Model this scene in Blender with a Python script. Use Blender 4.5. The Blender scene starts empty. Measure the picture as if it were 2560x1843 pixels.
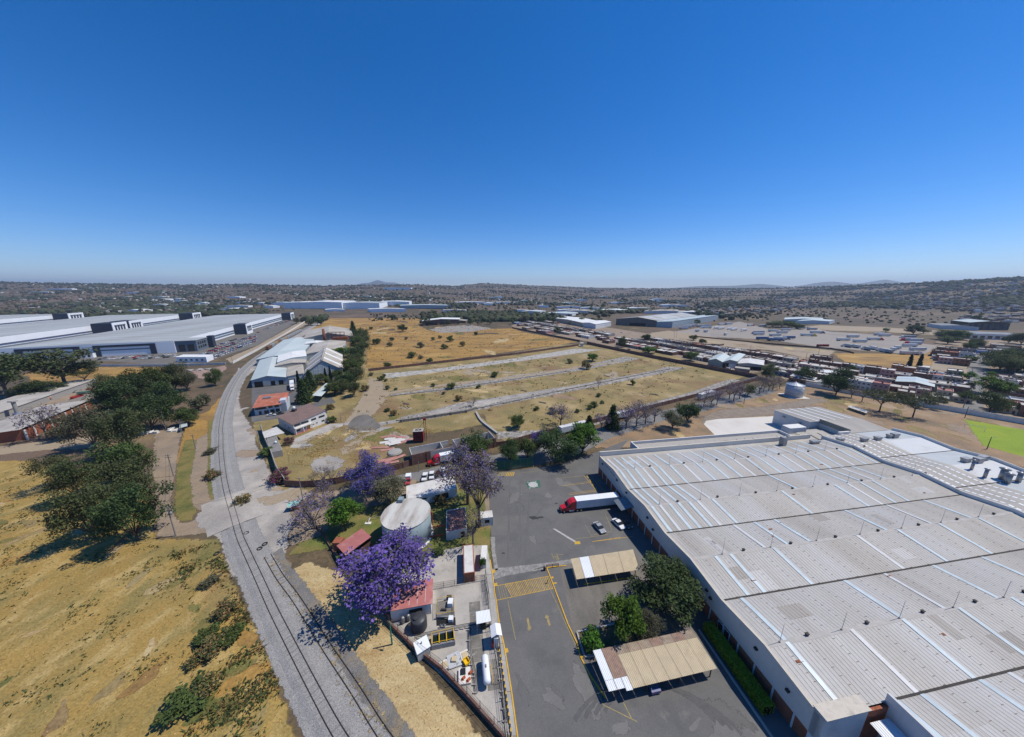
import bpy, bmesh, math, random
import numpy as np
from mathutils import Vector, Matrix
random.seed(7); RNG = np.random.default_rng(7)
R = math.radians
SC = bpy.context.scene
COL = SC.collection
# ------------------------------------------------------------------ camera (drone, 70 m up, wide lens)
CAM_H = 70.0; FPX = 800.0; HOR = 724.0; W_SRC, H_SRC = 2560.0, 1843.0
PITCH = math.atan((H_SRC/2 - HOR)/FPX)
cd = bpy.data.cameras.new('camera'); cam = bpy.data.objects.new('camera', cd); COL.objects.link(cam)
cam.location = (0, 0, CAM_H); cam.rotation_euler = (R(90) - PITCH, 0, 0)
cd.sensor_fit = 'HORIZONTAL'; cd.sensor_width = 36.0; cd.lens = 36.0*FPX/W_SRC
cd.clip_start = 0.5; cd.clip_end = 60000
SC.camera = cam
# ------------------------------------------------------------------ sky and sun
SUN_DIR = Vector((0.60, 0.13, 1.0)).normalized()
SUN_EL = math.asin(SUN_DIR.z); SUN_AZ = math.atan2(SUN_DIR.x, SUN_DIR.y)
wd = bpy.data.worlds.new('World'); SC.world = wd; wd.use_nodes = True
wn = wd.node_tree; wn.nodes.clear()
sky = wn.nodes.new('ShaderNodeTexSky'); sky.sky_type = 'NISHITA'; sky.sun_disc = False
sky.sun_elevation = SUN_EL; sky.sun_rotation = SUN_AZ
sky.altitude = 1500; sky.air_density = 1.0; sky.dust_density = 0.25; sky.ozone_density = 3.5
hs = wn.nodes.new('ShaderNodeHueSaturation'); hs.inputs['Saturation'].default_value = 1.32
bg = wn.nodes.new('ShaderNodeBackground'); bg.inputs[1].default_value = 0.128
wo = wn.nodes.new('ShaderNodeOutputWorld')
wb = wn.nodes.new('ShaderNodeMix'); wb.data_type = 'RGBA'; wb.blend_type = 'MULTIPLY'; wb.inputs['Factor'].default_value = 1; wb.inputs['B'].default_value = (.90, .92, 1.06, 1)   # white balance
wn.links.new(sky.outputs[0], wb.inputs['A']); wn.links.new(wb.outputs['Result'], hs.inputs['Color']); wn.links.new(hs.outputs[0], bg.inputs[0]); wn.links.new(bg.outputs[0], wo.inputs[0])
sl = bpy.data.lights.new('sun', 'SUN'); sl.energy = 4.6; sl.angle = R(0.53); sl.color = (1.0, 0.94, 0.83)
so = bpy.data.objects.new('sun', sl); COL.objects.link(so); so.location = (60, 20, 200)
so.rotation_euler = SUN_DIR.to_track_quat('Z', 'Y').to_euler()
SC.view_settings.view_transform = 'Standard'; SC.view_settings.look = 'None'
SC.view_settings.exposure = 0.0; SC.view_settings.gamma = 1.0; SC.view_settings.use_curve_mapping = False
SC.render.engine = 'CYCLES'
SC.cycles.max_bounces = 5; SC.cycles.diffuse_bounces = 2; SC.cycles.glossy_bounces = 2; SC.cycles.transmission_bounces = 2
SC.cycles.transparent_max_bounces = 10; SC.cycles.volume_bounces = 0; SC.cycles.use_denoising = True
SC.cycles.caustics_reflective = False; SC.cycles.caustics_refractive = False
# ------------------------------------------------------------------ survey helpers: picture point -> place on the ground (or at height z)
CP, SP = math.cos(PITCH), math.sin(PITCH)
def G(p, z=0.0):
    dx = (p[0] - W_SRC/2)/FPX; dy = (H_SRC/2 - p[1])/FPX
    t = (CAM_H - z)/(SP - dy*CP)
    return Vector((t*dx, t*(CP + dy*SP), z))
def PRJ(q):
    yy = q[1]*CP + (CAM_H - q[2])*SP; up = q[1]*SP - (CAM_H - q[2])*CP
    return W_SRC/2 + FPX*q[0]/yy, H_SRC/2 - FPX*up/yy
def height_of(base, top):
    b = G(base); lo, hi = 0.0, 60.0
    for _ in range(40):
        m = (lo + hi)/2
        if PRJ((b.x, b.y, m))[1] > top[1]: lo = m
        else: hi = m
    return lo
def crop(x, y, s): return lambda a, b: (x + s*a, y + s*b)
A1 = crop(0,680,.28219); A2 = crop(640,680,.28219); A3 = crop(1280,680,.28219); A4 = crop(1920,680,.28219)
B1 = crop(0,1100,.2327); B2 = crop(520,1050,.2327); B3 = crop(1000,1050,.2327); B4 = crop(1480,1000,.2327); B5 = crop(2000,1000,.25723)
C1 = crop(0,1440,.24691); C2 = crop(520,1440,.24691); C3 = crop(1000,1440,.24691); C4 = crop(1460,1400,.27132); C5 = crop(2000,1400,.27132)
D1 = crop(640,880,.14109); D2 = crop(1140,1380,.12346); D3 = crop(1000,1480,.12346); D4 = crop(1060,1640,.12433); D5 = crop(860,1230,.12346)
D6 = crop(1700,800,.15922); D7 = crop(2260,760,.18371); D0 = crop(0,0,1.12875)
def GS(cr, pts, z=0.0): return [G(cr(*p), z) for p in pts]
# ------------------------------------------------------------------ mesh builder
from mathutils.geometry import delaunay_2d_cdt
class MB:
    def __init__(s): s.V = []; s.F = []; s.I = []; s.cur = 0
    def mat(s, i): s.cur = i; return s
    def add(s, verts, faces):
        b = len(s.V); s.V.extend([tuple(v) for v in verts])
        for f in faces: s.F.append(tuple(b + i for i in f)); s.I.append(s.cur)
        return s
    def box(s, x0, y0, z0, x1, y1, z1):
        return s.add([(x0,y0,z0),(x1,y0,z0),(x1,y1,z0),(x0,y1,z0),(x0,y0,z1),(x1,y0,z1),(x1,y1,z1),(x0,y1,z1)],
                     [(0,3,2,1),(4,5,6,7),(0,1,5,4),(1,2,6,5),(2,3,7,6),(3,0,4,7)])
    def prism(s, poly, z0, z1):
        n = len(poly)
        a = sum(poly[i][0]*poly[(i+1)%n][1] - poly[(i+1)%n][0]*poly[i][1] for i in range(n))
        if a < 0: poly = poly[::-1]
        zt = z1 if isinstance(z1, (list, tuple)) else [z1]*n
        return s.add([(p[0],p[1],z0) for p in poly] + [(p[0],p[1],zt[i]) for i, p in enumerate(poly)],
                     [tuple(range(n-1,-1,-1)), tuple(range(n,2*n))] + [(i,(i+1)%n,(i+1)%n+n,i+n) for i in range(n)])
    def bar(s, p, q, w, h=None):
        p, q = Vector(p), Vector(q); h = h or w; d = q - p
        if d.length < 1e-6: return s
        d.normalize(); u = Vector((0,0,1)) if abs(d.z) < .95 else Vector((1,0,0))
        r = d.cross(u).normalized()*w/2; t = r.cross(d).normalized()*h/2
        return s.add([p-r-t,p+r-t,p+r+t,p-r+t,q-r-t,q+r-t,q+r+t,q-r+t],
                     [(3,2,1,0),(4,5,6,7),(0,1,5,4),(1,2,6,5),(2,3,7,6),(3,0,4,7)])
    def tube(s, p, q, r0, r1=None, n=6, cap=True):
        p, q = Vector(p), Vector(q); r1 = r0 if r1 is None else r1; d = (q-p).normalized()
        u = Vector((0,0,1)) if abs(d.z) < .95 else Vector((1,0,0))
        a = d.cross(u).normalized(); b = d.cross(a)
        vs = []
        for c, r in ((p,r0),(q,r1)):
            for i in range(n):
                t = 2*math.pi*i/n; vs.append(c + a*math.cos(t)*r + b*math.sin(t)*r)
        fs = [(i,(i+1)%n,(i+1)%n+n,i+n) for i in range(n)]
        if cap: fs += [tuple(range(n-1,-1,-1)), tuple(range(n,2*n))]
        return s.add(vs, [f[::-1] for f in fs])
    def lathe(s, prof, n=16, c=(0,0)):
        vs = []; fs = []
        for r, z in prof:
            for i in range(n):
                t = 2*math.pi*i/n; vs.append((c[0]+r*math.cos(t), c[1]+r*math.sin(t), z))
        for k in range(len(prof)-1):
            for i in range(n):
                j = (i+1)%n; fs.append((k*n+i, k*n+j, (k+1)*n+j, (k+1)*n+i))
        fs.append(tuple(range(n-1,-1,-1))); fs.append(tuple(range((len(prof)-1)*n, len(prof)*n)))
        return s.add(vs, fs)
    def build(s, name, mats, parent=None, smooth=False):
        me = bpy.data.meshes.new(name); me.from_pydata(s.V, [], s.F)
        if not isinstance(mats, (list, tuple)): mats = [mats]
        for m in mats: me.materials.append(m)
        if len(mats) > 1: me.polygons.foreach_set('material_index', s.I)
        if smooth: me.polygons.foreach_set('use_smooth', [True]*len(me.polygons))
        me.update()
        return link(name, me, parent)
def link(name, me, parent=None):
    o = bpy.data.objects.new(name, me); COL.objects.link(o)
    if parent: o.parent = parent
    return o
def tag(o, label=None, cat=None, group=None, kind=None):
    if label: o['label'] = label
    if cat: o['category'] = cat
    if group: o['group'] = group
    if kind: o['kind'] = kind
    return o
def thing(name, label, cat, loc=(0,0,0), rz=0.0, group=None):
    o = bpy.data.objects.new(name, None); COL.objects.link(o); o.empty_display_size = .5
    o.location = loc; o.rotation_euler = (0, 0, rz)
    return tag(o, label, cat, group)
CH = {}
def copy_tree(o, parent=None):
    c = o.copy(); COL.objects.link(c); c.parent = parent
    if parent is not None: c.matrix_parent_inverse = o.matrix_parent_inverse
    for ch in KIDS(o): copy_tree(ch, c)
    return c
def KIDS(o):
    if o.name not in CH: CH[o.name] = list(o.children)
    return CH[o.name]
def place(proto, first, loc, rz, scale=1.0, label=None, group=None):
    o = proto if first else copy_tree(proto)
    o.location = loc; o.rotation_euler = (0, 0, rz)
    o.scale = (scale,)*3 if not isinstance(scale, (tuple, list)) else scale
    if label: o['label'] = label
    if group: o['group'] = group
    return o
# ------------------------------------------------------------------ materials
MATS = {}
def N(t, k, **kw):
    n = t.nodes.new(k)
    for a, b in kw.items(): setattr(n, a, b)
    return n
def noise(t, vec, scale, detail=3.0, rough=.55):
    n = N(t, 'ShaderNodeTexNoise'); n.inputs['Scale'].default_value = scale; n.inputs['Detail'].default_value = detail
    n.inputs['Roughness'].default_value = rough; t.links.new(vec, n.inputs['Vector']); return n.outputs['Fac']
def ramp(t, fac, a, b, c0=(0,0,0,1), c1=(1,1,1,1)):
    n = N(t, 'ShaderNodeValToRGB'); e = n.color_ramp.elements
    e[0].position = a; e[1].position = b; e[0].color = c0; e[1].color = c1
    t.links.new(fac, n.inputs[0]); return n.outputs[0]
def mix(t, fac, a, b, mode='MIX'):
    n = N(t, 'ShaderNodeMix', data_type='RGBA', blend_type=mode)
    for s, v in ((n.inputs['Factor'], fac), (n.inputs['A'], a), (n.inputs['B'], b)):
        if hasattr(v, 'links') and not isinstance(v, (int, float, tuple)): t.links.new(v, s)
        elif isinstance(v, tuple): s.default_value = (v[0], v[1], v[2], 1)
        else: s.default_value = v
    return n.outputs['Result']
def math_(t, op, a, b=None, clamp=False):
    n = N(t, 'ShaderNodeMath', operation=op); n.use_clamp = clamp
    for s, v in zip(n.inputs, (a, b)):
        if v is None: continue
        if isinstance(v, (int, float)): s.default_value = v
        else: t.links.new(v, s)
    return n.outputs[0]
def MAT(name, col, rough=.85, var=.18, scale=1.0, spots=None, spots_scale=.3, spots_at=.55, spots_soft=.12, grain=0.0, grain_scale=8.0,
        bump=0.0, bump_scale=10.0, metal=0.0, spec=.3, coords='Object', rnd=0.0, stretch=None, more=(), feather=False, hue=0.0, vcol=None, trans=0.0, coat=0.0):
    if name in MATS: return MATS[name]
    m = bpy.data.materials.new(name); m.use_nodes = True; t = m.node_tree
    b = t.nodes['Principled BSDF']; b.inputs['Roughness'].default_value = rough; b.inputs['Metallic'].default_value = metal
    b.inputs['Specular IOR Level'].default_value = spec
    if coat: b.inputs['Coat Weight'].default_value = coat; b.inputs['Coat Roughness'].default_value = .1
    if coords == 'World': vec = N(t, 'ShaderNodeNewGeometry').outputs['Position']
    else: vec = N(t, 'ShaderNodeTexCoord').outputs['Object']
    v0 = vec
    if stretch:
        mp = N(t, 'ShaderNodeMapping'); mp.inputs['Scale'].default_value = stretch[:3]
        if len(stretch) > 3: mp.inputs['Rotation'].default_value = (0, 0, stretch[3])
        t.links.new(vec, mp.inputs['Vector']); vec = mp.outputs['Vector']
    c = (col[0], col[1], col[2])
    if vcol:
        at = N(t, 'ShaderNodeAttribute'); at.attribute_name = vcol
        c = mix(t, 1.0, at.outputs['Color'], c, 'MULTIPLY')
    if var:
        f = ramp(t, noise(t, vec, scale, 4), .3, .7)
        lo = tuple(x*(1-var) for x in col[:3]); hi = tuple(min(1, x*(1+var)) for x in col[:3])
        c2 = mix(t, f, lo, hi)
        c = c2 if not vcol else mix(t, 1.0, c, mix(t, f, (1-var,)*3, (1+var,)*3), 'MULTIPLY')
    sets = ([(spots, spots_scale, spots_at, spots_soft)] if spots else []) + list(more)
    for sp_, ss, sa, sf in sets:
        f = ramp(t, noise(t, vec, ss, 5, .6), sa - sf, sa + sf)
        c = mix(t, f, c, tuple(sp_[:3]))
    if grain:
        f = noise(t, v0, grain_scale, 2, .7)
        f = ramp(t, f, .3, .7, (1-grain,)*3 + (1,), (1+grain,)*3 + (1,))
        c = mix(t, 1.0, c, f, 'MULTIPLY')
    if rnd or hue:
        oi = N(t, 'ShaderNodeObjectInfo')
        if rnd: c = mix(t, 1.0, c, ramp(t, oi.outputs['Random'], 0, 1, (1-rnd,)*3 + (1,), (1+rnd,)*3 + (1,)), 'MULTIPLY')
        if hue:
            h = N(t, 'ShaderNodeHueSaturation')
            t.links.new(math_(t, 'ADD', math_(t, 'MULTIPLY', oi.outputs['Random'], hue), .5 - hue/2), h.inputs['Hue'])
            t.links.new(c, h.inputs['Color']); c = h.outputs[0]
    if isinstance(c, tuple): b.inputs['Base Color'].default_value = (*c, 1)
    else: t.links.new(c, b.inputs['Base Color'])
    if bump:
        bn = N(t, 'ShaderNodeBump'); bn.inputs['Strength'].default_value = bump; bn.inputs['Distance'].default_value = .1
        t.links.new(noise(t, v0, bump_scale, 3), bn.inputs['Height']); t.links.new(bn.outputs[0], b.inputs['Normal'])
    out = t.nodes['Material Output']
    if trans:
        tl = N(t, 'ShaderNodeBsdfTranslucent'); ms = N(t, 'ShaderNodeMixShader'); ms.inputs[0].default_value = trans
        if isinstance(c, tuple): tl.inputs[0].default_value = (*c, 1)
        else: t.links.new(c, tl.inputs[0])
        t.links.new(b.outputs[0], ms.inputs[1]); t.links.new(tl.outputs[0], ms.inputs[2]); t.links.new(ms.outputs[0], out.inputs[0])
    if feather:
        at = N(t, 'ShaderNodeAttribute'); at.attribute_name = 'edge'
        nz = noise(t, v0, feather, 5, .7)
        f = math_(t, 'ADD', at.outputs['Fac'], math_(t, 'MULTIPLY', math_(t, 'SUBTRACT', nz, .5), 1.9))
        f = ramp(t, f, .42, .58)
        tr = N(t, 'ShaderNodeBsdfTransparent'); ms = N(t, 'ShaderNodeMixShader')
        t.links.new(f, ms.inputs[0]); t.links.new(tr.outputs[0], ms.inputs[1]); t.links.new(b.outputs[0], ms.inputs[2]); t.links.new(ms.outputs[0], out.inputs[0])
    MATS[name] = m
    return m
# ------------------------------------------------------------------ ground sheets
def catmull(pts, n=6, closed=False):
    P = [Vector(p) for p in pts]; out = []
    L = len(P); rng = range(L if closed else L-1)
    for i in rng:
        p0 = P[(i-1)%L] if closed or i > 0 else P[0]*2 - P[1]
        p1, p2 = P[i], P[(i+1)%L]
        p3 = P[(i+2)%L] if closed or i+2 < L else P[-1]*2 - P[-2]
        for k in range(n):
            t = k/n
            out.append(.5*((2*p1) + (p2-p0)*t + (2*p0-5*p1+4*p2-p3)*t*t + (3*p1-p0-3*p2+p3)*t**3))
    if not closed: out.append(P[-1])
    return out
def sheet(name, pts, mat, z, soft=0.0, curve=0, step=3.0, label=None, cat=None, kind='structure'):
    P = [Vector((p[0], p[1], 0)) for p in pts]
    if curve: P = catmull(P, curve, True)
    A = sum(P[i].x*P[(i+1)%len(P)].y - P[(i+1)%len(P)].x*P[i].y for i in range(len(P)))
    if A < 0: P = P[::-1]
    Q = []
    for i in range(len(P)):
        a, b = P[i], P[(i+1)%len(P)]; k = max(1, min(60, int((b-a).length/step))) if soft else 1
        Q += [a + (b-a)*j/k for j in range(k)]
    n = len(Q); V = []; Fc = []; ed = []
    if soft:
        inner = []
        for i in range(n):
            d = (Q[(i+1)%n] - Q[i-1]); d.normalize(); nrm = Vector((-d.y, d.x, 0)); inner.append(Q[i] + nrm*soft*.5)
            o_ = Q[i] - nrm*soft*.5; V.append((o_.x, o_.y, z - .0015)); ed.append(0.0)
        for q in inner: V.append((q.x, q.y, z)); ed.append(1.0)
        Fc = [(i, (i+1)%n, n+(i+1)%n, n+i) for i in range(n)]
        loop = inner
    else: loop = Q
    cv, _, cf, *_r = delaunay_2d_cdt([Vector((q.x, q.y)) for q in loop], [], [list(range(len(loop)))], 1, 1e-4)
    b0 = len(V)
    for q in cv: V.append((q.x, q.y, z)); ed.append(1.0)
    Fc += [tuple(b0 + i for i in f) for f in cf]
    me = bpy.data.meshes.new(name); me.from_pydata(V, [], Fc); me.materials.append(mat)
    me.attributes.new('edge', 'FLOAT', 'POINT').data.foreach_set('value', ed); me.update()
    for p in me.polygons:
        if p.normal.z < 0: p.flip()
    o = link(name, me); 
    if kind: o['kind'] = kind
    return tag(o, label, cat)
def ribbon(path, w0, w1=None):
    """polygon round a centre line; w = half widths left and right"""
    w1 = w0 if w1 is None else w1; L, Rr = [], []
    for i, p in enumerate(path):
        d = (path[min(i+1, len(path)-1)] - path[max(i-1, 0)]); d.z = 0; d.normalize(); nrm = Vector((-d.y, d.x, 0))
        L.append(p + nrm*w0); Rr.append(p - nrm*w1)
    return L + Rr[::-1]
# ------------------------------------------------------------------ terrain: flat plain, hills beyond
def interp(x, xs, ys): return float(np.interp(x, xs, ys))
SKU = [-2.4,-1.6,-1.45,-1.2,-1.0,-.8,-.62,-.46,-.30,-.18,-.08,.1,.3,.5,.8,.98,1.16,1.30,1.44,1.6,2.4]
SKV = [ 700, 706, 708, 711, 713, 711, 715, 714, 712, 716, 709, 716,721,722,721, 716,  711, 706, 700, 692, 675]
SKY_Y=[2600,2600,2600,2800,3000,3000,3200,3400,3400,3600,4200,4500,4500,4000,3200,2600,2300,2000,1800,1700,1500]
def terr(x, y):
    r = math.hypot(x, y)
    if y < 200: return 0.0 if r < 3000 else -0.0
    u = max(-2.4, min(2.4, x/y)); yr = interp(u, SKU, SKY_Y); sv = interp(u, SKU, SKV)
    zr = 70 + (724 - sv)/800*yr*.985
    y0 = 800.0 if u < 1.0 else 800 - (min(u,1.6)-1.0)/.6*300
    if y <= y0: return 0.0
    if y < yr:
        s = (y - y0)/(yr - y0); h = zr*(s*s*(3-2*s)*.45 + s**2.2*.55)
    else: h = zr*max(.35, 1 - (y-yr)/6000)
    k = min(1, (y-y0)/900)
    h += k*(5*math.sin(x*.0065+1.3)*math.sin(y*.0058) + 3*math.sin(x*.017+y*.013))*min(1, max(0, (yr-y)/500)) 
    return max(0.0, h)
def build_terrain():
    ys = [-3000,-600,-100,60,150,300,500,650,800] + list(range(880, 3000, 70)) + list(range(3000, 5600, 130)) + [6000,7000,9000,12000,15500]
    us = np.linspace(-2.4, 2.4, 221)
    V = []; F = []
    for y in ys:
        for u in us:
            x = u*max(y, 400.0); V.append((x, y, terr(x, y) - .02))
    n = len(us)
    for i in range(len(ys)-1):
        for j in range(n-1): F.append((i*n+j, i*n+j+1, (i+1)*n+j+1, (i+1)*n+j))
    me = bpy.data.meshes.new('ground'); me.from_pydata(V, [], F); me.polygons.foreach_set('use_smooth', [True]*len(F))
    return me
m_ground = MAT('dry_plain', (.118,.084,.047), var=.25, scale=.012, coords='World', spots=(.078,.064,.036), spots_scale=.03, spots_at=.5, spots_soft=.1,
               more=[((.15,.105,.055), .07, .58, .08), ((.065,.058,.03), .11, .6, .05), ((.145,.10,.068), .004, .56, .05), ((.20,.145,.08), .012, .64, .04)], grain=.28, grain_scale=1.2, bump=.5, bump_scale=1.5)
g = link('ground', build_terrain()); g.data.materials.append(m_ground); g['kind'] = 'structure'
# far blue mountains
m_mount = MAT('mountain_scrub', (.10,.10,.075), var=.3, scale=.004, coords='World')
def mountain(name, pts, y, depth):
    V = []; F = []
    ks = np.linspace(0, 1, 60); us = [p[0] for p in pts]; vs = [p[1] for p in pts]
    for j, (dy, hh) in enumerate(((-depth, 0), (-depth*.45, .62), (0, 1), (depth*.6, .5), (depth, 0))):
        for k in ks:
            u = us[0] + (us[-1]-us[0])*k; v = float(np.interp(u, us, vs))
            z = max(0, 70 + (724 - v)/800*y)*hh*(1 + .06*math.sin(k*37 + j*2)); V.append(((u-1280)/800*(y+dy*.0)*1.0*(1/CP)*.97, y+dy, z-6))
    n = len(ks)
    for i in range(4):
        for k in range(n-1): F.append((i*n+k, i*n+k+1, (i+1)*n+k+1, (i+1)*n+k))
    me = bpy.data.meshes.new(name); me.from_pydata(V, [], F); me.polygons.foreach_set('use_smooth', [True]*len(F)); me.materials.append(m_mount)
    o = link(name, me); o['kind'] = 'structure'; return o
mountain('mountain', [(840,724),(890,716),(925,708),(955,703),(985,706),(1015,713),(1050,719),(1100,724)], 11000, 1500)
mountain('mountain', [(640,724),(690,715),(710,713),(740,718),(780,724)], 13500, 1200)
mountain('hills', [(1480,726),(1700,718),(1800,714),(1880,711),(1905,713),(1960,716),(2020,708),(2060,706),(2110,709),(2150,704),(2180,701),(2210,706),(2260,712),(2330,716),(2400,718)], 8200, 1400)
mountain('hills', [(1240,722),(1300,717),(1380,716),(1450,719),(1560,721),(1700,722)], 9800, 1200)

# ------------------------------------------------------------------ ground sheets
F1 = .35
m_field = MAT('field_dry_grass', (.33,.215,.06), var=.2, scale=.06, coords='World', stretch=(1,.6,1,R(-35)), spots=(.21,.165,.055), spots_scale=.12, spots_at=.54, spots_soft=.12,
              more=[((.40,.29,.115), .22, .58, .08), ((.19,.15,.05), .55, .64, .08), ((.35,.28,.19), .06, .68, .05), ((.33,.20,.08), .035, .62, .05), ((.17,.145,.05), .03, .6, .07)], grain=.28, grain_scale=2.6, bump=.35, bump_scale=2.5, feather=.25)
m_mowed = MAT('pasture_dry_grass', (.285,.21,.085), var=.2, scale=.02, coords='World', spots=(.185,.15,.06), spots_scale=.07, spots_at=.5, spots_soft=.14,
              more=[((.36,.27,.13), .03, .58, .08), ((.14,.125,.045), .045, .64, .06), ((.20,.125,.06), .02, .58, .06), ((.38,.32,.23), .06, .68, .05)], grain=.25, grain_scale=1.5, feather=.12)
m_gold = MAT('golden_grass', (.33,.195,.052), var=.18, scale=.03, coords='World', stretch=(.4,1,1,R(-8)), spots=(.19,.115,.045), spots_scale=.05, spots_at=.57, spots_soft=.1,
             more=[((.42,.27,.09), .04, .62, .06), ((.10,.075,.04), .1, .70, .05)], grain=.25, grain_scale=1.0, feather=.08)
m_straw = MAT('straw_grass', (.46,.35,.175), var=.15, scale=.15, coords='World', stretch=(.35,1,1,R(52)), spots=(.33,.225,.10), spots_scale=.3, spots_at=.55, spots_soft=.12,
              more=[((.50,.40,.22), .5, .6, .08), ((.27,.215,.13), .16, .64, .07)], grain=.22, grain_scale=3.0, bump=.5, bump_scale=4, feather=.5)
m_dirt = MAT('brown_dirt', (.27,.205,.14), var=.15, scale=.08, coords='World', spots=(.21,.165,.12), spots_scale=.15, spots_at=.55, grain=.2, grain_scale=2.0, more=[((.30,.23,.17), .05, .6, .08)], feather=.4)
m_orange = MAT('ochre_soil', (.28,.185,.105), var=.18, scale=.06, coords='World', spots=(.18,.135,.085), spots_scale=.09, spots_at=.56, grain=.22, grain_scale=1.6, more=[((.34,.25,.16), .04, .62, .08)], feather=.2)
m_gravel = MAT('grey_gravel_road', (.345,.315,.28), var=.14, scale=.05, coords='World', spots=(.255,.235,.215), spots_scale=.09, spots_at=.54, spots_soft=.14,
               more=[((.44,.40,.345), .07, .6, .08), ((.17,.16,.145), .2, .72, .04)], grain=.18, grain_scale=3.0, bump=.3, bump_scale=6, feather=.4)
m_ballast = MAT('ballast', (.285,.275,.262), var=.12, scale=.25, coords='World', spots=(.22,.215,.21), spots_scale=3.5, spots_at=.55, spots_soft=.1, grain=.5, grain_scale=9, bump=1.0, bump_scale=9, feather=.8)
m_ballast_dark = MAT('old_ballast', (.165,.157,.148), var=.18, scale=.2, coords='World', spots=(.26,.20,.11), spots_scale=.28, spots_at=.62, grain=.4, grain_scale=8, bump=.8, bump_scale=8, feather=.6)
m_asphalt = MAT('asphalt', (.135,.131,.125), var=.16, scale=.06, coords='World', spots=(.098,.097,.096), spots_scale=.12, spots_at=.55, spots_soft=.12,
                more=[((.165,.16,.15), .045, .62, .08), ((.07,.07,.07), .5, .76, .03), ((.15,.145,.135), .25, .66, .05)], grain=.12, grain_scale=5, rough=.8)
m_asphalt_old = MAT('old_asphalt', (.165,.15,.13), var=.15, scale=.1, coords='World', stretch=(1,.3,1,R(9)), spots=(.115,.108,.095), spots_scale=.3, spots_at=.55, grain=.15, grain_scale=5)
m_road = MAT('street_concrete', (.20,.195,.185), var=.1, scale=.05, coords='World', spots=(.16,.155,.15), spots_scale=.1, spots_at=.55, grain=.1, grain_scale=2, feather=.4)
m_conc = MAT('concrete', (.40,.37,.33), var=.1, scale=.25, coords='World', spots=(.24,.225,.20), spots_scale=.22, spots_at=.6, spots_soft=.12, more=[((.17,.16,.145), 1.2, .73, .05)], grain=.1, grain_scale=6)
m_conc_white = MAT('pale_concrete', (.60,.57,.52), var=.06, scale=.06, coords='World', spots=(.52,.49,.44), spots_scale=.06, spots_at=.58, grain=.05, grain_scale=3)
m_lawn = MAT('lawn', (.115,.135,.03), var=.25, scale=.2, coords='World', spots=(.21,.16,.055), spots_scale=.16, spots_at=.52, grain=.25, grain_scale=3, feather=.6)
m_pitch = MAT('pitch_grass', (.19,.27,.015), var=.15, scale=.08, coords='World', spots=(.25,.30,.02), spots_scale=.06, spots_at=.6, grain=.15, grain_scale=2, feather=.3)
m_verge = MAT('green_verge', (.11,.115,.03), var=.3, scale=.3, coords='World', spots=(.20,.155,.05), spots_scale=.2, spots_at=.5, grain=.3, grain_scale=2.5, feather=.5)
m_rubble = MAT('rubble', (.27,.25,.225), var=.25, scale=.6, coords='World', spots=(.13,.12,.10), spots_scale=.5, spots_at=.55, spots_soft=.06, more=[((.42,.40,.37), .35, .58, .05)], grain=.45, grain_scale=2.5, bump=1, bump_scale=2, feather=.3)
m_pale_dirt = MAT('pale_dirt', (.33,.26,.175), var=.12, scale=.05, coords='World', spots=(.27,.22,.16), spots_scale=.05, spots_at=.56, grain=.15, grain_scale=1.2, feather=.15)
m_lot = MAT('truck_lot', (.30,.265,.225), var=.12, scale=.03, coords='World', spots=(.23,.205,.18), spots_scale=.03, spots_at=.55, grain=.12, grain_scale=1, feather=.1)
m_brownfield = MAT('brown_field', (.105,.073,.044), var=.2, scale=.02, coords='World', spots=(.085,.07,.042), spots_scale=.03, spots_at=.52, grain=.3, grain_scale=.5, feather=.05)
Z = .004
# left pasture and beyond
sheet('pasture', GS(D0, [(-500,1030),(60,1020),(330,1085),(345,1195),(480,1195),(520,1300),(590,1450),(660,1640),(700,1900),(-900,1900),(-1200,1300)]), m_field, Z*1, soft=3)
sheet('pasture', GS(A1, [(200,900),(700,840),(1500,850),(1560,880),(1450,900),(1000,1010),(700,1000),(300,1000)]), m_gold, Z*4, soft=8)
sheet('yard_dirt', GS(A1, [(-600,1130),(200,1090),(560,1010),(1000,1010),(1480,890),(1560,900),(1000,1060),(400,1240),(0,1330),(-700,1480)]), m_dirt, Z*3, soft=4)
sheet('dirt_track', GS(A1, [(-400,1590),(200,1520),(560,1480),(800,1460),(900,1560),(400,1580),(-400,1660)]), m_pale_dirt, Z*3, soft=3)
sheet('verge', GS(A1, [(1560,1640),(1640,1400),(1720,1280),(1850,1230),(1960,1100),(2080,900),(2190,800),(2230,780),(2160,900),(2010,1150),(1930,1290),(1850,1500),(1790,1700),(1560,1700)]), m_gold, Z*2, soft=3)
sheet('verge', GS(B1, [(1870,760),(1900,300),(1990,0),(2140,0),(2120,150),(2060,420),(2110,760),(2060,860),(1930,880)]), m_verge, Z*3, soft=1.5)
sheet('dirt_track', GS(A1, [(1560,1640),(1570,1500),(1640,1400),(1380,1390),(1360,1640)]) , m_dirt, Z*4, soft=2)
sheet('side_road', GS(B1, [(1700,-60),(1640,300),(1660,600),(1690,900),(1690,1040),(1890,1040),(2235,1000),(2400,990),(2420,900),(2235,780),(2060,880),(1930,890),(1840,760),(1830,650),(1880,380),(1930,0),(1960,-60)]), m_dirt, Z*5, soft=1.5)
sheet('dirt_track', GS(B1, [(2110,0),(2300,-120),(2330,0),(2330,420),(2330,760),(2180,800),(2080,700),(2040,430),(2090,150)]), m_dirt, Z*4, soft=2)
sheet('verge', GS(B2, [(0,0),(70,0),(40,150),(40,380),(80,560),(130,780),(130,840),(30,850),(0,760)]), m_verge, Z*6, soft=2)
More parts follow.
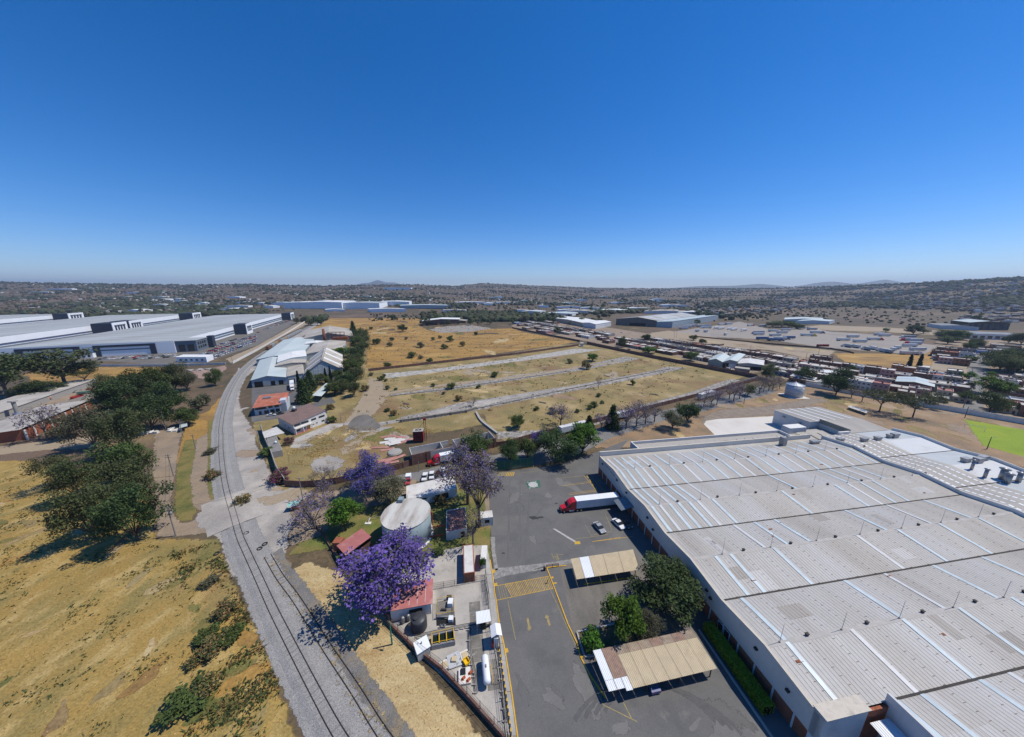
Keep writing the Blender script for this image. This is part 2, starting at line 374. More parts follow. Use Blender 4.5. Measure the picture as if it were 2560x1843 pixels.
# gravel road beside the railway, and the crossing
gr = GS(A2, [(0,800),(120,715)]) 
sheet('gravel_road', GS(B2, [(330,-560),(240,-380),(160,-200),(120,0),(120,400),(170,640),(230,880),(0,960),(-120,1010),(-120,1150),(40,1190),(150,1330),(200,1530),(260,1680),(560,1680),(700,1530),(850,1420),(860,1250),(930,1060),(1000,870),(1130,780),(840,775),(740,720),(680,580),(600,430),(510,260),(500,120),(420,0),(360,-90),(330,-200),(350,-330),(420,-480)]), m_gravel, Z*7, soft=2.0, step=2.5)
sheet('gravel_road', GS(A1, [(2268,860),(2180,930),(2120,1010),(2080,980),(2180,850),(2268,770),(2420,690),(2640,540),(2830,430),(2900,390),(2870,460),(2700,560),(2480,700)]), m_gravel, Z*6, soft=3)
# strip between railway and compound: straw coloured
sheet('straw_strip', GS(C2, [(600,-50),(850,-60),(1000,-140),(1330,-40),(1800,430),(2268,1050),(2700,1560),(3000,1900),(1900,1900),(1500,1150),(1100,480),(840,80)]), m_straw, Z*8, soft=1.5)
# mid lots
sheet('walled_lot', GS(A2, [(860,1240),(760,1340),(700,1370),(260,1560),(300,1700),(520,1720),(900,1750),(1000,1560),(1300,1450),(1800,1400),(2100,1330),(2170,1330),(2268,1520),(2120,1420),(1960,1240),(1500,1300),(1250,1290),(1040,1370)]), m_mowed, Z*9, soft=3)
sheet('pasture', GS(A2, [(740,1240),(900,1170),(1000,980),(930,900),(960,850),(1200,830),(1700,790),(2268,720),(2700,640),(3000,650),(3600,720),(4200,880),(4330,930),(4200,970),(3800,1090),(3200,1270),(2600,1420),(2150,1470),(2000,1260),(1500,1330),(1040,1370),(820,1340)]), m_mowed, Z*8, soft=4)
sheet('golden_field', GS(A2, [(980,850),(1000,560),(700,500),(480,510),(700,390),(1000,380),(1450,370),(1450,480),(1540,520),(2268,500),(2400,540),(2850,620),(2300,700),(1700,780),(1200,850)]), m_gold, Z*9, soft=6)
sheet('dirt_track', GS(A2, [(1010,930),(960,1060),(860,1240),(780,1340),(1010,1390),(1060,1370),(990,1330),(1100,1190),(1180,1080),(1500,1030),(2268,950),(2268,925),(1700,990),(1160,1060),(1120,980)]), m_pale_dirt, Z*10, soft=4)
for nm, pts, mt in (
    ('rubble_strip', [(1130,900),(1500,870),(2268,770),(2830,680),(3060,690),(2500,770),(1900,850),(1150,945)], m_conc_white),
    ('rubble_strip', [(1180,1085),(1700,1020),(2268,920),(2800,850),(3270,750),(3400,770),(2900,870),(2300,960),(1700,1050),(1200,1100)], m_rubble),
    ('rubble_strip', [(1280,1290),(1500,1240),(1800,1160),(2268,1090),(2900,990),(3500,880),(3640,840),(3820,850),(3500,920),(3000,1020),(2268,1160),(1950,1230),(1500,1310),(1290,1330)], m_rubble),
    ('rubble_strip', [(2120,1420),(2560,1400),(2900,1330),(3300,1210),(3800,1080),(4200,950),(4290,960),(3850,1110),(3300,1260),(2900,1390),(2500,1450),(2150,1480)], m_rubble)):
    m_ = m_rubble if mt is m_rubble else MAT('pale_rubble', (.40,.38,.35), var=.2, scale=.3, coords='World', spots=(.25,.23,.18), spots_scale=.25, spots_at=.55, grain=.3, grain_scale=1.5, feather=.3)
    sheet(nm, GS(A2, pts), m_, Z*14, soft=2.5)
for nm, pts in (('paved_strip', [(1550,1270),(1870,1210),(1950,1200),(2268,1120),(2700,1050),(3300,950),(3650,860),(3300,930),(2700,1030),(2268,1090),(1800,1180),(1500,1250)]),
                ('paved_strip', [(760,1350),(850,1320),(960,1370),(1060,1340),(1290,1300),(1290,1325),(1060,1375),(980,1400),(870,1375)])):
    sheet(nm, GS(A2, pts), m_gravel, Z*16, soft=1.5)
for nm, pts in (('paved_strip', [(1300,1060),(1800,990),(2268,945),(2700,880),(3200,800),(3200,790),(2700,865),(2268,930),(1800,975),(1290,1045)]),):
    sheet(nm, GS(A2, pts), m_pale_dirt, Z*16, soft=1)
sheet('concrete_drive', GS(D1, [(640,1630),(700,1530),(1300,1280),(1540,1265),(1540,1310),(1340,1390),(820,1633),(760,1700),(600,1700)]), m_conc, Z*14)
sheet('paved_lot', GS(A2, [(1530,510),(1700,480),(1900,470),(2090,500),(1900,530),(1640,540)]), m_lot, Z*13, soft=6)
sheet('works_yard', GS(D1, [(160,620),(560,560),(780,560),(800,700),(900,960),(1300,780),(1400,900),(880,1020),(500,1160),(-60,1240),(-60,640)]), m_asphalt, Z*12, soft=1)
sheet('burnt_patch', GS(B2, [(1110,480),(1180,410),(1330,390),(1440,430),(1420,510),(1300,560),(1150,560)]), m_gravel, Z*14, soft=4, curve=4)
sheet('burnt_patch', GS(A2, [(860,1370),(900,1300),(960,1280),(1030,1340),(1060,1380),(960,1390)]), m_asphalt_old, Z*17, soft=5, curve=4)
# road along the compound and beyond the trees
sheet('lane', GS(B3, [(-950,830),(-700,760),(-300,660),(-20,600),(500,480),(1100,360),(1600,230),(2100,100),(2700,-70),(3400,-230),(3900,-370),(4050,-300),(3500,-150),(2800,20),(2250,200),(2000,330),(1500,480),(1000,560),(480,620),(0,680),(-300,760),(-600,870),(-700,920),(-950,900)]), m_road, Z*10, soft=1)
# ochre ground behind the warehouse
sheet('bare_ground', GS(A3, [(740,1560),(1090,1560),(2268,1420),(2500,1260),(3700,1480),(4200,1650),(5200,1900),(5200,1300),(4540,1290),(3750,1200),(3000,1080),(2500,1000),(2150,1060),(1800,1140),(1350,1230),(1000,1340),(760,1420)]), m_orange, Z*9, soft=3)
sheet('gravel_bank', GS(A3, [(1690,1360),(1700,1280),(1850,1220),(2268,1190),(2700,1110),(2800,1140),(2400,1240),(2268,1270),(1830,1300),(1720,1340)]), MAT('gravel_bank', (.22,.18,.14), var=.2, scale=.3, coords='World', grain=.35, grain_scale=2, feather=.4), Z*11, soft=3)
sheet('concrete_slab', GS(A3, [(1800,1450),(1700,1350),(1720,1320),(1830,1303),(2268,1282),(2400,1270),(2470,1420),(2268,1410)]), m_conc_white, Z*14)
sheet('pitch', GS(A4, [(1740,1310),(2268,1400),(2800,1480),(2800,1800),(2268,1640),(1910,1540),(1830,1440)]), m_pitch, Z*12, soft=2)
# trailer lot, dirt pitch, right-hand lots
sheet('truck_lot', GS(A4, [(-560,490),(-250,440),(60,520),(330,480),(560,530),(1080,560),(1200,570),(1230,620),(1500,650),(1400,740),(900,700),(500,670),(0,600),(-640,570),(-850,530)]), m_lot, Z*9, soft=6)
sheet('dirt_pitch', GS(A4, [(-1040,540),(-880,520),(-400,590),(0,650),(420,680),(600,700),(520,760),(330,760),(0,690),(-600,660),(-1060,580)]), m_pale_dirt, Z*10, soft=6)
sheet('golden_lot', GS(A4, [(560,720),(900,720),(1330,740),(1490,680),(1470,780),(1430,850),(1200,870),(740,850),(660,780)]), m_gold, Z*9, soft=5)
sheet('brown_field', GS(A4, [(60,390),(220,340),(700,330),(1150,350),(1600,380),(1640,440),(1500,480),(1100,480),(600,460),(300,420)]), m_brownfield, Z*8, soft=20)
sheet('bare_lot', GS(A4, [(460,470),(1000,490),(1500,520),(1480,560),(1000,530),(560,520),(300,490)]), m_pale_dirt, Z*9, soft=8)
sheet('street', GS(D7, [(800,1440),(850,1200),(870,900),(960,700),(1190,700),(1130,900),(1150,950),(1070,1100),(1090,1250),(1070,1420),(1000,1480)]), m_road, Z*9, soft=1.5)
sheet('sandy_lot', GS(D7, [(360,880),(390,800),(860,850),(860,980),(640,920)]), m_pale_dirt, Z*10, soft=2)
sheet('neighbourhood_ground', GS(A4, [(-1500,700),(-1000,560),(-400,640),(330,760),(700,860),(1420,860),(1500,560),(2268,560),(3200,640),(3200,1350),(2268,1300),(1700,1200),(1000,1080),(300,950),(-300,780),(-900,640)]), m_dirt, Z*5, soft=8)
sheet('neighbourhood_ground', GS(A3, [(0,470),(300,420),(900,500),(1300,560),(1900,680),(2300,720),(2400,880),(2000,900),(1300,760),(700,620),(0,500)]), m_dirt, Z*6, soft=8)
sheet('dirt_street', GS(D6, [(1600,900),(1640,810),(1830,720),(1990,620),(2250,560),(2261,600),(2040,680),(1760,830),(1680,960)]), m_pale_dirt, Z*9, soft=3)
# left: paving round the big warehouses
sheet('car_park', GS(A1, [(-900,880),(150,830),(750,800),(1000,790),(1560,830),(1900,770),(2268,650),(2700,400),(2500,380),(1900,600),(1700,690),(0,790),(-900,830)]), m_asphalt_old, Z*8, soft=3)
sheet('service_road', GS(A1, [(-900,560),(0,520),(700,430),(1100,540),(700,580),(0,660),(-900,740)]), m_lot, Z*7, soft=4)
sheet('service_road', GS(A1, [(2000,770),(2268,660),(2640,450),(2820,390),(2840,410),(2500,570),(2268,700),(2050,810)]), m_pale_dirt, Z*10, soft=3)
sheet('brown_field', GS(A1, [(500,400),(700,370),(1300,340),(2000,330),(2700,300),(2700,350),(1900,370),(1300,380),(700,420)]), m_brownfield, Z*7, soft=10)
sheet('brick_dirt_lot', GS(A1, [(1700,880),(1990,830),(2010,850),(1900,960),(1750,940)]), MAT('reddish_dirt', (.30,.20,.16), var=.15, scale=.1, coords='World', grain=.15, feather=.3), Z*9, soft=3)

# bare, weedy and grey patches breaking up the fields
rpz = random.Random(52)
def patches(cr, poly, n, rlo, rhi, mats, z, sq=.6):
    P = GS(cr, poly); xs = [p.x for p in P]; ys = [p.y for p in P]; k = 0; tr = 0
    while k < n and tr < n*30:
        tr += 1; c = Vector((rpz.uniform(min(xs),max(xs)), rpz.uniform(min(ys),max(ys)), 0)); ins = False
        for a, b in zip(P, P[1:]+P[:1]):
            if (a.y > c.y) != (b.y > c.y) and c.x < (b.x-a.x)*(c.y-a.y)/(b.y-a.y)+a.x: ins = not ins
        if not ins: continue
        r = rpz.uniform(rlo, rhi); a0 = rpz.uniform(0,3.1)
        pts = []
        for t in np.linspace(0, 6.283, 10)[:-1]:
            q = r*rpz.uniform(.6,1.3); px, py = q*math.cos(t), q*sq*math.sin(t); pts.append(c + Vector((px*math.cos(a0)-py*math.sin(a0), px*math.sin(a0)+py*math.cos(a0), 0)))
        sheet('field_patch', pts, mats[k % len(mats)], z + k*.0002, soft=r*.45, curve=3); k += 1
patches(A2, [(1000,1000),(1200,900),(2268,760),(3000,700),(3900,900),(3300,1180),(2300,1380),(2000,1200),(1040,1340)], 34, 4, 13, [m_pale_dirt, m_verge, m_straw, m_orange, m_verge], Z*11, .45)
patches(A2, [(1000,800),(1000,560),(700,500),(1450,400),(2268,510),(2850,620),(1700,770)], 22, 6, 22, [m_brownfield, m_verge, m_straw, m_brownfield], Z*10, .4)
patches(A2, [(700,1380),(300,1560),(900,1720),(1000,1560),(1300,1450),(1900,1400),(1040,1390)], 16, 3, 9, [m_pale_dirt, m_rubble, m_gravel, m_verge, m_straw], Z*11, .5)
patches(D0, [(-60,1080),(200,1090),(345,1230),(430,1230),(470,1400),(560,1600),(-60,1620)], 20, 1.5, 5, [m_mowed, m_gold, m_verge, m_mowed, m_straw], Z*3, .4)
patches(A3, [(900,1480),(1300,1400),(1700,1200),(2300,1120),(3000,1130),(4400,1320),(5000,1560),(3900,1480),(2700,1220),(2268,1180),(1650,1290),(1500,1460)], 30, 3, 9, [m_mowed, m_dirt, m_verge, m_straw, m_mowed], Z*10, .5)
patches(A4, [(-950,560),(0,660),(420,690),(520,740),(0,680),(-600,640)], 12, 5, 14, [m_straw, m_dirt, m_mowed], Z*11, .5)
patches(D0, [(560,1075),(640,1070),(720,1100),(700,1200),(640,1290),(600,1240)], 12, 2, 5, [m_pale_dirt, m_dirt, m_pale_dirt, m_gravel], Z*8, .6)
patches(D0, [(540,900),(600,930),(620,1060),(540,1060)], 8, 2, 6, [m_gravel, m_dirt, m_pale_dirt], Z*8, .5)
sheet('waste_ground', GS(D0, [(575,820),(640,800),(860,720),(900,740),(870,900),(860,1010),(640,1110),(560,960)]), m_mowed, Z*6, soft=3)
patches(D0, [(380,1230),(480,1210),(560,1420),(640,1620),(430,1620),(440,1420)], 14, 1.5, 4, [m_verge, m_gold, m_verge], Z*4.5, .5)
# ------------------------------------------------------------------ railway
m_rail = MAT('rail_steel', (.06,.05,.045), rough=.5, metal=.4, var=.2)
m_sleeper = MAT('sleeper_wood', (.14,.12,.10), var=.3, scale=3, rnd=.3)
m_sleeper_c = MAT('sleeper_concrete', (.22,.21,.20), var=.2, scale=3, rnd=.2)
main_path = [G(p) for p in [A2(560,330), A2(640,380), A2(560,440), A2(330,562), A2(120,690), A1(2268,772), A1(2150,880), A1(2080,980), A1(2018,1110), A1(1975,1260), A1(1955,1420),
             B2(142,150), B2(142,330), B2(170,600), B2(215,820), B2(272,1010), B2(345,1260), B2(425,1440), C2(504,0), C2(645,310), C2(800,620), C2(1075,1150), C2(1342,1632), (952,1990)]]
main_c = catmull(main_path, 14)
side_path = [G(p) for p in [B2(640,1460), C2(735,20), C2(905,250), C2(1195,710), C2(1490,1150), C2(1795,1632), (1095,2010)]]
side_c = catmull(side_path, 10)
def resample(P, step):
    out = [P[0].copy()]; acc = 0.0
    for i in range(len(P)-1):
        a, b = P[i], P[i+1]; L = (b-a).length; d = step - acc
        while d <= L: out.append(a + (b-a)*d/L); d += step
        acc = L - (d - step)
    return out
sheet('ballast_bed', ribbon(resample(main_c, 4), 4.6, 3.6), m_ballast, Z*9 + .03, soft=1.2)
sheet('ballast_bed', ribbon(resample(side_c, 4), 3.0, 1.7), m_ballast_dark, Z*9 + .025, soft=1.4)
# raised shoulder under the main line
def shoulder(path, name, hw, top, mat, slope=1.1):
    P = resample(path, 3); V = []; F = []
    for i, p in enumerate(P):
        d = P[min(i+1, len(P)-1)] - P[max(i-1, 0)]; d.normalize(); nr = Vector((-d.y, d.x, 0))
        for k, (o, h) in enumerate(((hw+slope, .05), (hw, top), (-hw, top), (-hw-slope, .05))): V.append((*(p + nr*o).xy, h))
    for i in range(len(P)-1):
        for k in range(3): F.append((i*4+k, i*4+k+1, i*4+k+5, i*4+k+4))
    me = bpy.data.meshes.new(name); me.from_pydata(V, [], F); me.materials.append(mat)
    at = me.attributes.new('edge', 'FLOAT', 'POINT'); at.data.foreach_set('value', [1.0]*len(V))
    o = link(name, me); o['kind'] = 'structure'; return o
near_main = [p for p in main_c if p.y < 330]
shoulder(near_main, 'ballast_shoulder', 1.45, .30, m_ballast)
crs = resample(catmull([G(B2(205,820)), G(B2(272,1010)), G(B2(330,1190))], 8), 2)
shoulder(crs, 'level_crossing', 1.7, .385, m_gravel, 5.0)
def track(path, label, gauge, z, n_sleep, smat, first, width, span):
    t = thing('railway_track', label, 'railway', (path[-1].x, path[-1].y, 0))
    L0 = Vector((path[-1].x, path[-1].y, 0)); P = resample(path, 2.0)
    for s in (-1, 1):
        V = []; F = []
        for i, p in enumerate(P):
            d = P[min(i+1, len(P)-1)] - P[max(i-1, 0)]; d.normalize(); nr = Vector((-d.y, d.x, 0))
            c = p - L0 + nr*s*gauge/2
            for o, h in ((-.05, 0), (-.05, .17), (.05, .17), (.05, 0)): V.append((*(c + nr*o).xy, z + h))
        for i in range(len(P)-1):
            for k in range(3): F.append((i*4+k, i*4+k+4, i*4+k+5, i*4+k+1))
        me = bpy.data.meshes.new('rail'); me.from_pydata(V, [], F); me.materials.append(m_rail); link('rail', me, t)
    mb = MB(); mb.box(-.12, -width/2, -.1, .12, width/2, .05); proto = mb.build('sleeper', smat, t)
    S = resample(path[::-1], span)[:n_sleep]
    for i in range(len(S)-1):
        d = S[i+1] - S[i]; o = proto if i == 0 else link('sleeper', proto.data, t)
        o.location = (S[i].x - L0.x + random.uniform(-.04,.04), S[i].y - L0.y, z - random.uniform(.0,.05) - (0 if first else .03)); o.rotation_euler = (0, 0, math.atan2(d.y, d.x) + random.uniform(-.03,.03))
    return t
track(main_c, 'main railway track on pale ballast curving past the gravel road', 1.5, .275, 260, m_sleeper_c, True, 2.55, .62)
track(side_c, 'old railway siding with rusty rails half buried in straw grass', 1.5, .05, 150, m_sleeper, False, 2.5, .62)
# worn tyres and sleepers lying beside the line
m_rubber = MAT('tyre_rubber', (.03,.03,.03), rough=.7, var=.2)
def torus_mb(r, w, n=14, k=6):
    mb = MB(); V = []; F = []
    for i in range(n):
        a = 2*math.pi*i/n
        for j in range(k):
            b = 2*math.pi*j/k; rr = r + w*math.cos(b); V.append((rr*math.cos(a), rr*math.sin(a), w + w*math.sin(b)))
    for i in range(n):
        for j in range(k): F.append((i*k+j, ((i+1)%n)*k+j, ((i+1)%n)*k+(j+1)%k, i*k+(j+1)%k))
    return mb.add(V, F)
tp = None
for i, (p, lb) in enumerate(((B2(412,1222), 'worn tyre lying beside the rail, nearest the crossing'), (B2(612,1338), 'worn tyre lying on pale dirt beside the siding end'), (B2(555,1388), 'worn tyre between the main line and siding end'), (B2(95,1440), 'worn tyre at the grass edge beside the ballast'))):
    if tp is None: tp = torus_mb(.55, .16).build('discarded_tyre_ring', m_rubber); tag(tp, lb, 'tyre', 'old tyres by the railway'); o = tp
    else: o = copy_tree(tp); o['label'] = lb
    q = G(p); o.location = (q.x, q.y, .05)
# ------------------------------------------------------------------ the big corrugated warehouse
WA = R(9.2)
m_wall_cream = MAT('cream_wall', (.66,.62,.55), var=.07, scale=.15, grain=.05, grain_scale=3, spots=(.56,.52,.46), spots_scale=.3, spots_at=.66)
m_wall_white = MAT('white_wall', (.66,.65,.62), var=.06, scale=.2, spots=(.50,.49,.46), spots_scale=.35, spots_at=.66, grain=.04)
m_brick = MAT('red_brick', (.30,.10,.055), var=.2, scale=1.5, grain=.25, grain_scale=6)
m_roof = MAT('galvanised_roof', (.395,.368,.325), var=.12, scale=.22, rough=.6, stretch=(1,.16,1), spots=(.32,.29,.25), spots_scale=.16, spots_at=.6, spots_soft=.14, more=[((.44,.43,.415), .05, .6, .1), ((.28,.25,.225), .4, .72, .06)], grain=.05, grain_scale=1.5)
m_sky_strip = MAT('skylight_strip', (.50,.575,.60), var=.1, scale=.5, rough=.35, spots=(.42,.48,.50), spots_scale=.4, spots_at=.58)
m_white_sheet = MAT('white_sheet', (.72,.74,.75), var=.05, scale=.3, rough=.5)
m_strip_white = MAT('old_white_strip', (.56,.57,.57), var=.1, scale=.5, rough=.45, spots=(.46,.45,.43), spots_scale=.5, spots_at=.58)
m_dark = MAT('dark_void', (.012,.012,.013), var=0, rough=.7)
m_gutter = MAT('gutter', (.05,.045,.04), var=.2, scale=1)
m_steel = MAT('grey_steel', (.30,.30,.30), rough=.45, metal=.5, var=.15)
m_rust = MAT('rust', (.22,.075,.035), var=.3, scale=2)
m_conc_obj = MAT('concrete_block', (.38,.36,.33), var=.12, scale=.6, spots=(.25,.24,.22), spots_scale=.6, spots_at=.62, grain=.1)
m_glass = MAT('window_glass', (.02,.025,.03), rough=.12, var=0, spec=.6)
def rot2(x, y, a): return x*math.cos(a) - y*math.sin(a), x*math.sin(a) + y*math.cos(a)
WO = Vector((33.9, 111.6, 0))
# local frame: +x to the right along the ridges, +y away from the viewer (wall runs towards -y)
wh = thing('warehouse', 'huge cream warehouse with ribbed grey roof and pale skylight strips beside the asphalt yard', 'warehouse', WO, WA)
BAY = 19.1; ZV, ZR = 7.5, 8.55
def corrugated(x0, x1, ya, za, yb, zb, pitch=.8, hgt=.05):
    """ribbed sheet from (ya,za) down/up to (yb,zb); ribs run along y"""
    mb = MB(); n = int((x1-x0)/pitch); V = []; F = []
    prof = ((0, 0), (.34, 0), (.44, hgt), (.56, hgt), (.66, 0))
    xs = []
    for i in range(n):
        for f, h in prof: xs.append((x0 + (i+f)*pitch, h))
    xs.append((x1, 0))
    for x, h in xs: V.append((x, ya, za + h)); V.append((x, yb, zb + h))
    for i in range(len(xs)-1): F.append((2*i, 2*i+2, 2*i+3, 2*i+1) if ya < yb else (2*i+1, 2*i+3, 2*i+2, 2*i))
    return mb.add(V, F)
VT = [1.9, 21.3, 40.5, 59.6, 78.5]             # valleys (distance towards the viewer)
def prof_z(t):
    for a, b in zip(VT, VT[1:]):
        if a <= t <= b:
            m = (a+b)/2; return ZV + (ZR-ZV)*(1 - abs(t-m)/(m-a))
    return ZV
XE = 102.0
slopes = []
for a, b in zip(VT, VT[1:]):
    m = (a+b)/2; slopes += [(a, m, ZV, ZR), (m, b, ZR, ZV)]
slopes += [(78.5, 88, ZV, ZR), (88, 97.6, ZR, ZV)]
strip_plan = [
    [1.5,4.2,7.4,10.2,13.6,16.4] + list(np.arange(21, 100, 5.2)),
    [1.5,4.2,7.4,10.2,13.6,16.4] + list(np.arange(21, 100, 5.2)),
    [1.5,4.2,7.4,10.2,13.6,16.4, 21, 52,72,77,82,87],
    [1.5,4.2,7.4,10.2,13.6,16.4, 21.5, 46,66,71,76,81],
    [20,26.5,33, 57,72,86], [6,10,22,47,60,74,88], [4,30,41,55,70,84], [4,18,30,44,58,72,86],
    [5.2,13.5,18.5,30.6,37,50,62,80], [5,12.6,17,30,41,52,60,75],
    [21,25.3,29.6,33.9,38.2,42.5,50,58,66],[21,25.3,29.6,33.9,38.2,42.5,50,58,66]]
lap = MB()
for i, (ta, tb, za, zb) in enumerate(slopes):
    x0 = 0.15 if i < 8 else 12.6
    mb = corrugated(x0, XE-.15, -tb, zb, -ta, za)
    sl_ = mb.build('roof_slope', m_roof, wh)
    for k, x in enumerate(strip_plan[i]):
        if x < x0: continue
        w = .85; s = MB(); e = .10
        s.add([(x,-tb+.15,zb+e),(x+w,-tb+.15,zb+e),(x+w,-ta-.15,za+e),(x,-ta-.15,za+e)], [(0,1,2,3)])
        s.build('skylight', m_sky_strip if (k+i) % 4 else m_strip_white, sl_)
    # open sheet laps: short dark dashes in rows down the slope
    if i >= 2:
        for x in np.arange(24.5 if i < 4 else 3, 98, 5.1):
            if x < x0: continue
            for f in np.arange(.1, .98, .125):
                t = ta + (tb-ta)*f; z = za + (zb-za)*f + .09
                lap.box(x+(f*.6), -t-.035, z-.05, x+.5+(f*.6), -t+.035, z-.035)
tag(lap.build('sheet_laps', MAT('lap_brown', (.20,.16,.13), var=.3), wh), kind='stuff')  # brownish dashes marking the sheet-end overlaps
rw = random.Random(17)
m_new = MAT('replacement_sheet', (.46,.445,.42), var=.06, scale=.3, rough=.55, stretch=(1,.2,1)); m_tired = MAT('tired_sheet', (.33,.30,.26), var=.12, scale=.3, stretch=(1,.2,1))
for k in range(34):                                  # mismatched and replaced sheets, rust patches
    i = rw.randrange(0, 10); ta, tb, za, zb = slopes[i]; x = rw.uniform(14 if i > 7 else 2, 92); f0 = rw.choice((.02,.34,.5)); f1 = f0 + rw.choice((.3,.46)); L_ = lambda f: (-(ta+(tb-ta)*f), za+(zb-za)*f+.02)
    (y0, z0), (y1, z1) = L_(f1), L_(f0); corrugated(x, x+rw.choice((1.6,2.4,4.0,5.6)), y0, z0, y1, z1).build('replacement_sheet', m_new if k % 3 else m_tired, wh)
for k in range(16):
    i = rw.randrange(0, 10); ta, tb, za, zb = slopes[i]; x = rw.uniform(14 if i > 7 else 2, 98); f = rw.uniform(.1,.9); t = ta+(tb-ta)*f; z = za+(zb-za)*f+.09; q = MB(); w = rw.uniform(.5,1.3); q.box(x,-t-.2,z-.04,x+w,-t+.2,z); q.build('rust_patch', m_rust, wh)
# gutters in the valleys, ridge caps, rods and ridge vents
for t in VT[1:]:
    mb = MB(); mb.box(.2 if t < 78 else 12.7, -t-.16, ZV-.02, XE-.2, -t+.16, ZV+.10); mb.build('valley_gutter', m_gutter, wh)
rod = MB(); rod.tube((0,0,0), (0,0,4.2), .045, .025, 5); rod.box(-.12,-.12,-.1,.12,.12,.25); rodm = None
vent = MB(); vent.box(-.22,-.18,0,.22,.18,.34); vent.box(-.32,-.25,.34,.32,.25,.44); ventm = None
for a, b in zip(VT + [78.5], VT[1:] + [97.6]):
    if a == b: continue
    t = (a+b)/2; x0 = .2 if t < 78 else 12.8
    mb = MB(); mb.add([(x0,-t-.45,ZR-.02),(XE-.2,-t-.45,ZR-.02),(XE-.2,-t,ZR+.13),(x0,-t,ZR+.13),(x0,-t+.45,ZR-.02),(XE-.2,-t+.45,ZR-.02)], [(0,1,2,3),(3,2,5,4)])
    mb.build('ridge_cap', MAT('ridge_metal', (.42,.395,.36), var=.1, scale=1), wh)
    off = 3.0 + (t*7.3) % 8
    for x in np.arange(off, XE, 13.4):
        if x < x0: continue
        if rodm is None: r_ = rod.build('lightning_rod', m_steel, wh); rodm = r_.data
        else: r_ = link('lightning_rod', rodm, wh)
        r_.location = (x, -t, ZR+.1)
        if ventm is None: v_ = vent.build('ridge_vent', m_gutter, wh); ventm = v_.data
        else: v_ = link('ridge_vent', ventm, wh)
        v_.location = (x+6.0, -t+.2, ZR+.1)
# side wall to the yard: cream band following the roof, brick panels between posts below
def wavy_wall(mb, x0, x1, t0, t1, zb, extra, n=60, zt=None):
    ts = sorted(set([t0, t1] + [t for t in VT if t0 < t < t1] + [(a+b)/2 for a, b in zip(VT, VT[1:]) if t0 < (a+b)/2 < t1]))
    for a, b in zip(ts, ts[1:]):
        za = zt or prof_z(a) + extra; zb2 = zt or prof_z(b) + extra
        mb.add([(x0,-a,zb),(x1,-a,zb),(x1,-b,zb),(x0,-b,zb),(x0,-a,za),(x1,-a,za),(x1,-b,zb2),(x0,-b,zb2)],
               [(0,1,2,3),(7,6,5,4),(0,4,5,1),(2,6,7,3),(1,5,6,2),(3,7,4,0)])
mb = MB(); wavy_wall(mb, -.12, .14, -.3, 79.0, 3.1, .22, zt=None); mb.build('upper_wall', m_wall_cream, wh)
mb = MB(); wavy_wall(mb, -.2, .5, -.3, 79.0, 9.0, .28) if False else None
ts = [0] + [x for x in VT] + [(a+b)/2 for a, b in zip(VT, VT[1:])] + [79.0]; ts = sorted(set(ts)); mb = MB()
for a, b in zip(ts, ts[1:]):
    mb.bar((.05,-a,prof_z(a)+.24), (.05,-b,prof_z(b)+.24), .5, .10)
mb.build('coping', MAT('coping', (.55,.50,.42), var=.12, scale=.8, spots=(.36,.33,.28), spots_scale=.8, spots_at=.62), wh)
npan = 22; pw = 79.3/npan
postm = panm = None
for i in range(npan):
    t = -.3 + i*pw
    if i in (7,): pm = m_dark
    else: pm = m_brick
    if panm is None:
        mb = MB(); mb.box(-.02, -pw+.24, 0, .12, 0, 3.08); o = mb.build('brick_panel', m_brick, wh); panm = o.data
        mb = MB(); mb.box(-.16, -.24, 0, .12, 0, 3.1); p_ = mb.build('wall_post', m_wall_white, wh); postm = p_.data
    else: o = link('brick_panel', panm, wh); p_ = link('wall_post', postm, wh)
    o.location = (0, -t-.24, 0); p_.location = (0, -t, 0)
for i, (t, h) in enumerate(((3.2,6.2),(14.5,6.6),(21,6.2),(33,6.4),(36,4.9),(50,5.6),(56,6.2),(57.2,5.4),(68,6.4),(74,5.8))):
    mb = MB(); mb.box(-.55,-.28,-.18,-.12,.28,.18); mb.bar((-.3,0,.1),(-.3,0,.45),.08); o = mb.build('floodlight', m_gutter, wh); o.location = (0, -t, h)
# row of windows near the planter
for t in (60.5, 62.1):
    mb = MB(); mb.box(-.2,-.7,0,-.14,.7,1.9); f = mb.build('window', m_white_sheet, wh); f.location = (0, -t, .9)
    mb = MB(); mb.box(-.235,-.56,.12,-.205,.56,1.78); mb.build('pane', m_glass, f)
# steel awning over the loading dock
mb = MB(); mb.add([(-4.2,-25.6,3.5),(-.1,-25.6,4.5),(-.1,-20.4,4.5),(-4.2,-20.4,3.5),(-4.2,-25.6,3.4),(-.1,-25.6,4.4),(-.1,-20.4,4.4),(-4.2,-20.4,3.4)], [(0,1,2,3),(7,6,5,4),(0,4,5,1),(2,6,7,3),(3,7,4,0)])
mb.build('dock_awning', MAT('awning_steel', (.20,.23,.25), rough=.4, metal=.4, var=.1), wh)
# lettering near the far corner, mostly worn off: short dark strokes
mb = MB(); rl = random.Random(3)
for i in range(15):
    t = 4.3 + i*.72; z = 6.55 - (0 if t < 11 else .1)
    for k in range(rl.choice((2,3,3))): 
        dz = rl.uniform(0,.55); mb.box(-.135, -t-rl.uniform(.1,.42), z+dz, -.125, -t, z+dz+rl.uniform(.08,.3))
mb.build('wall_lettering', m_gutter, wh)
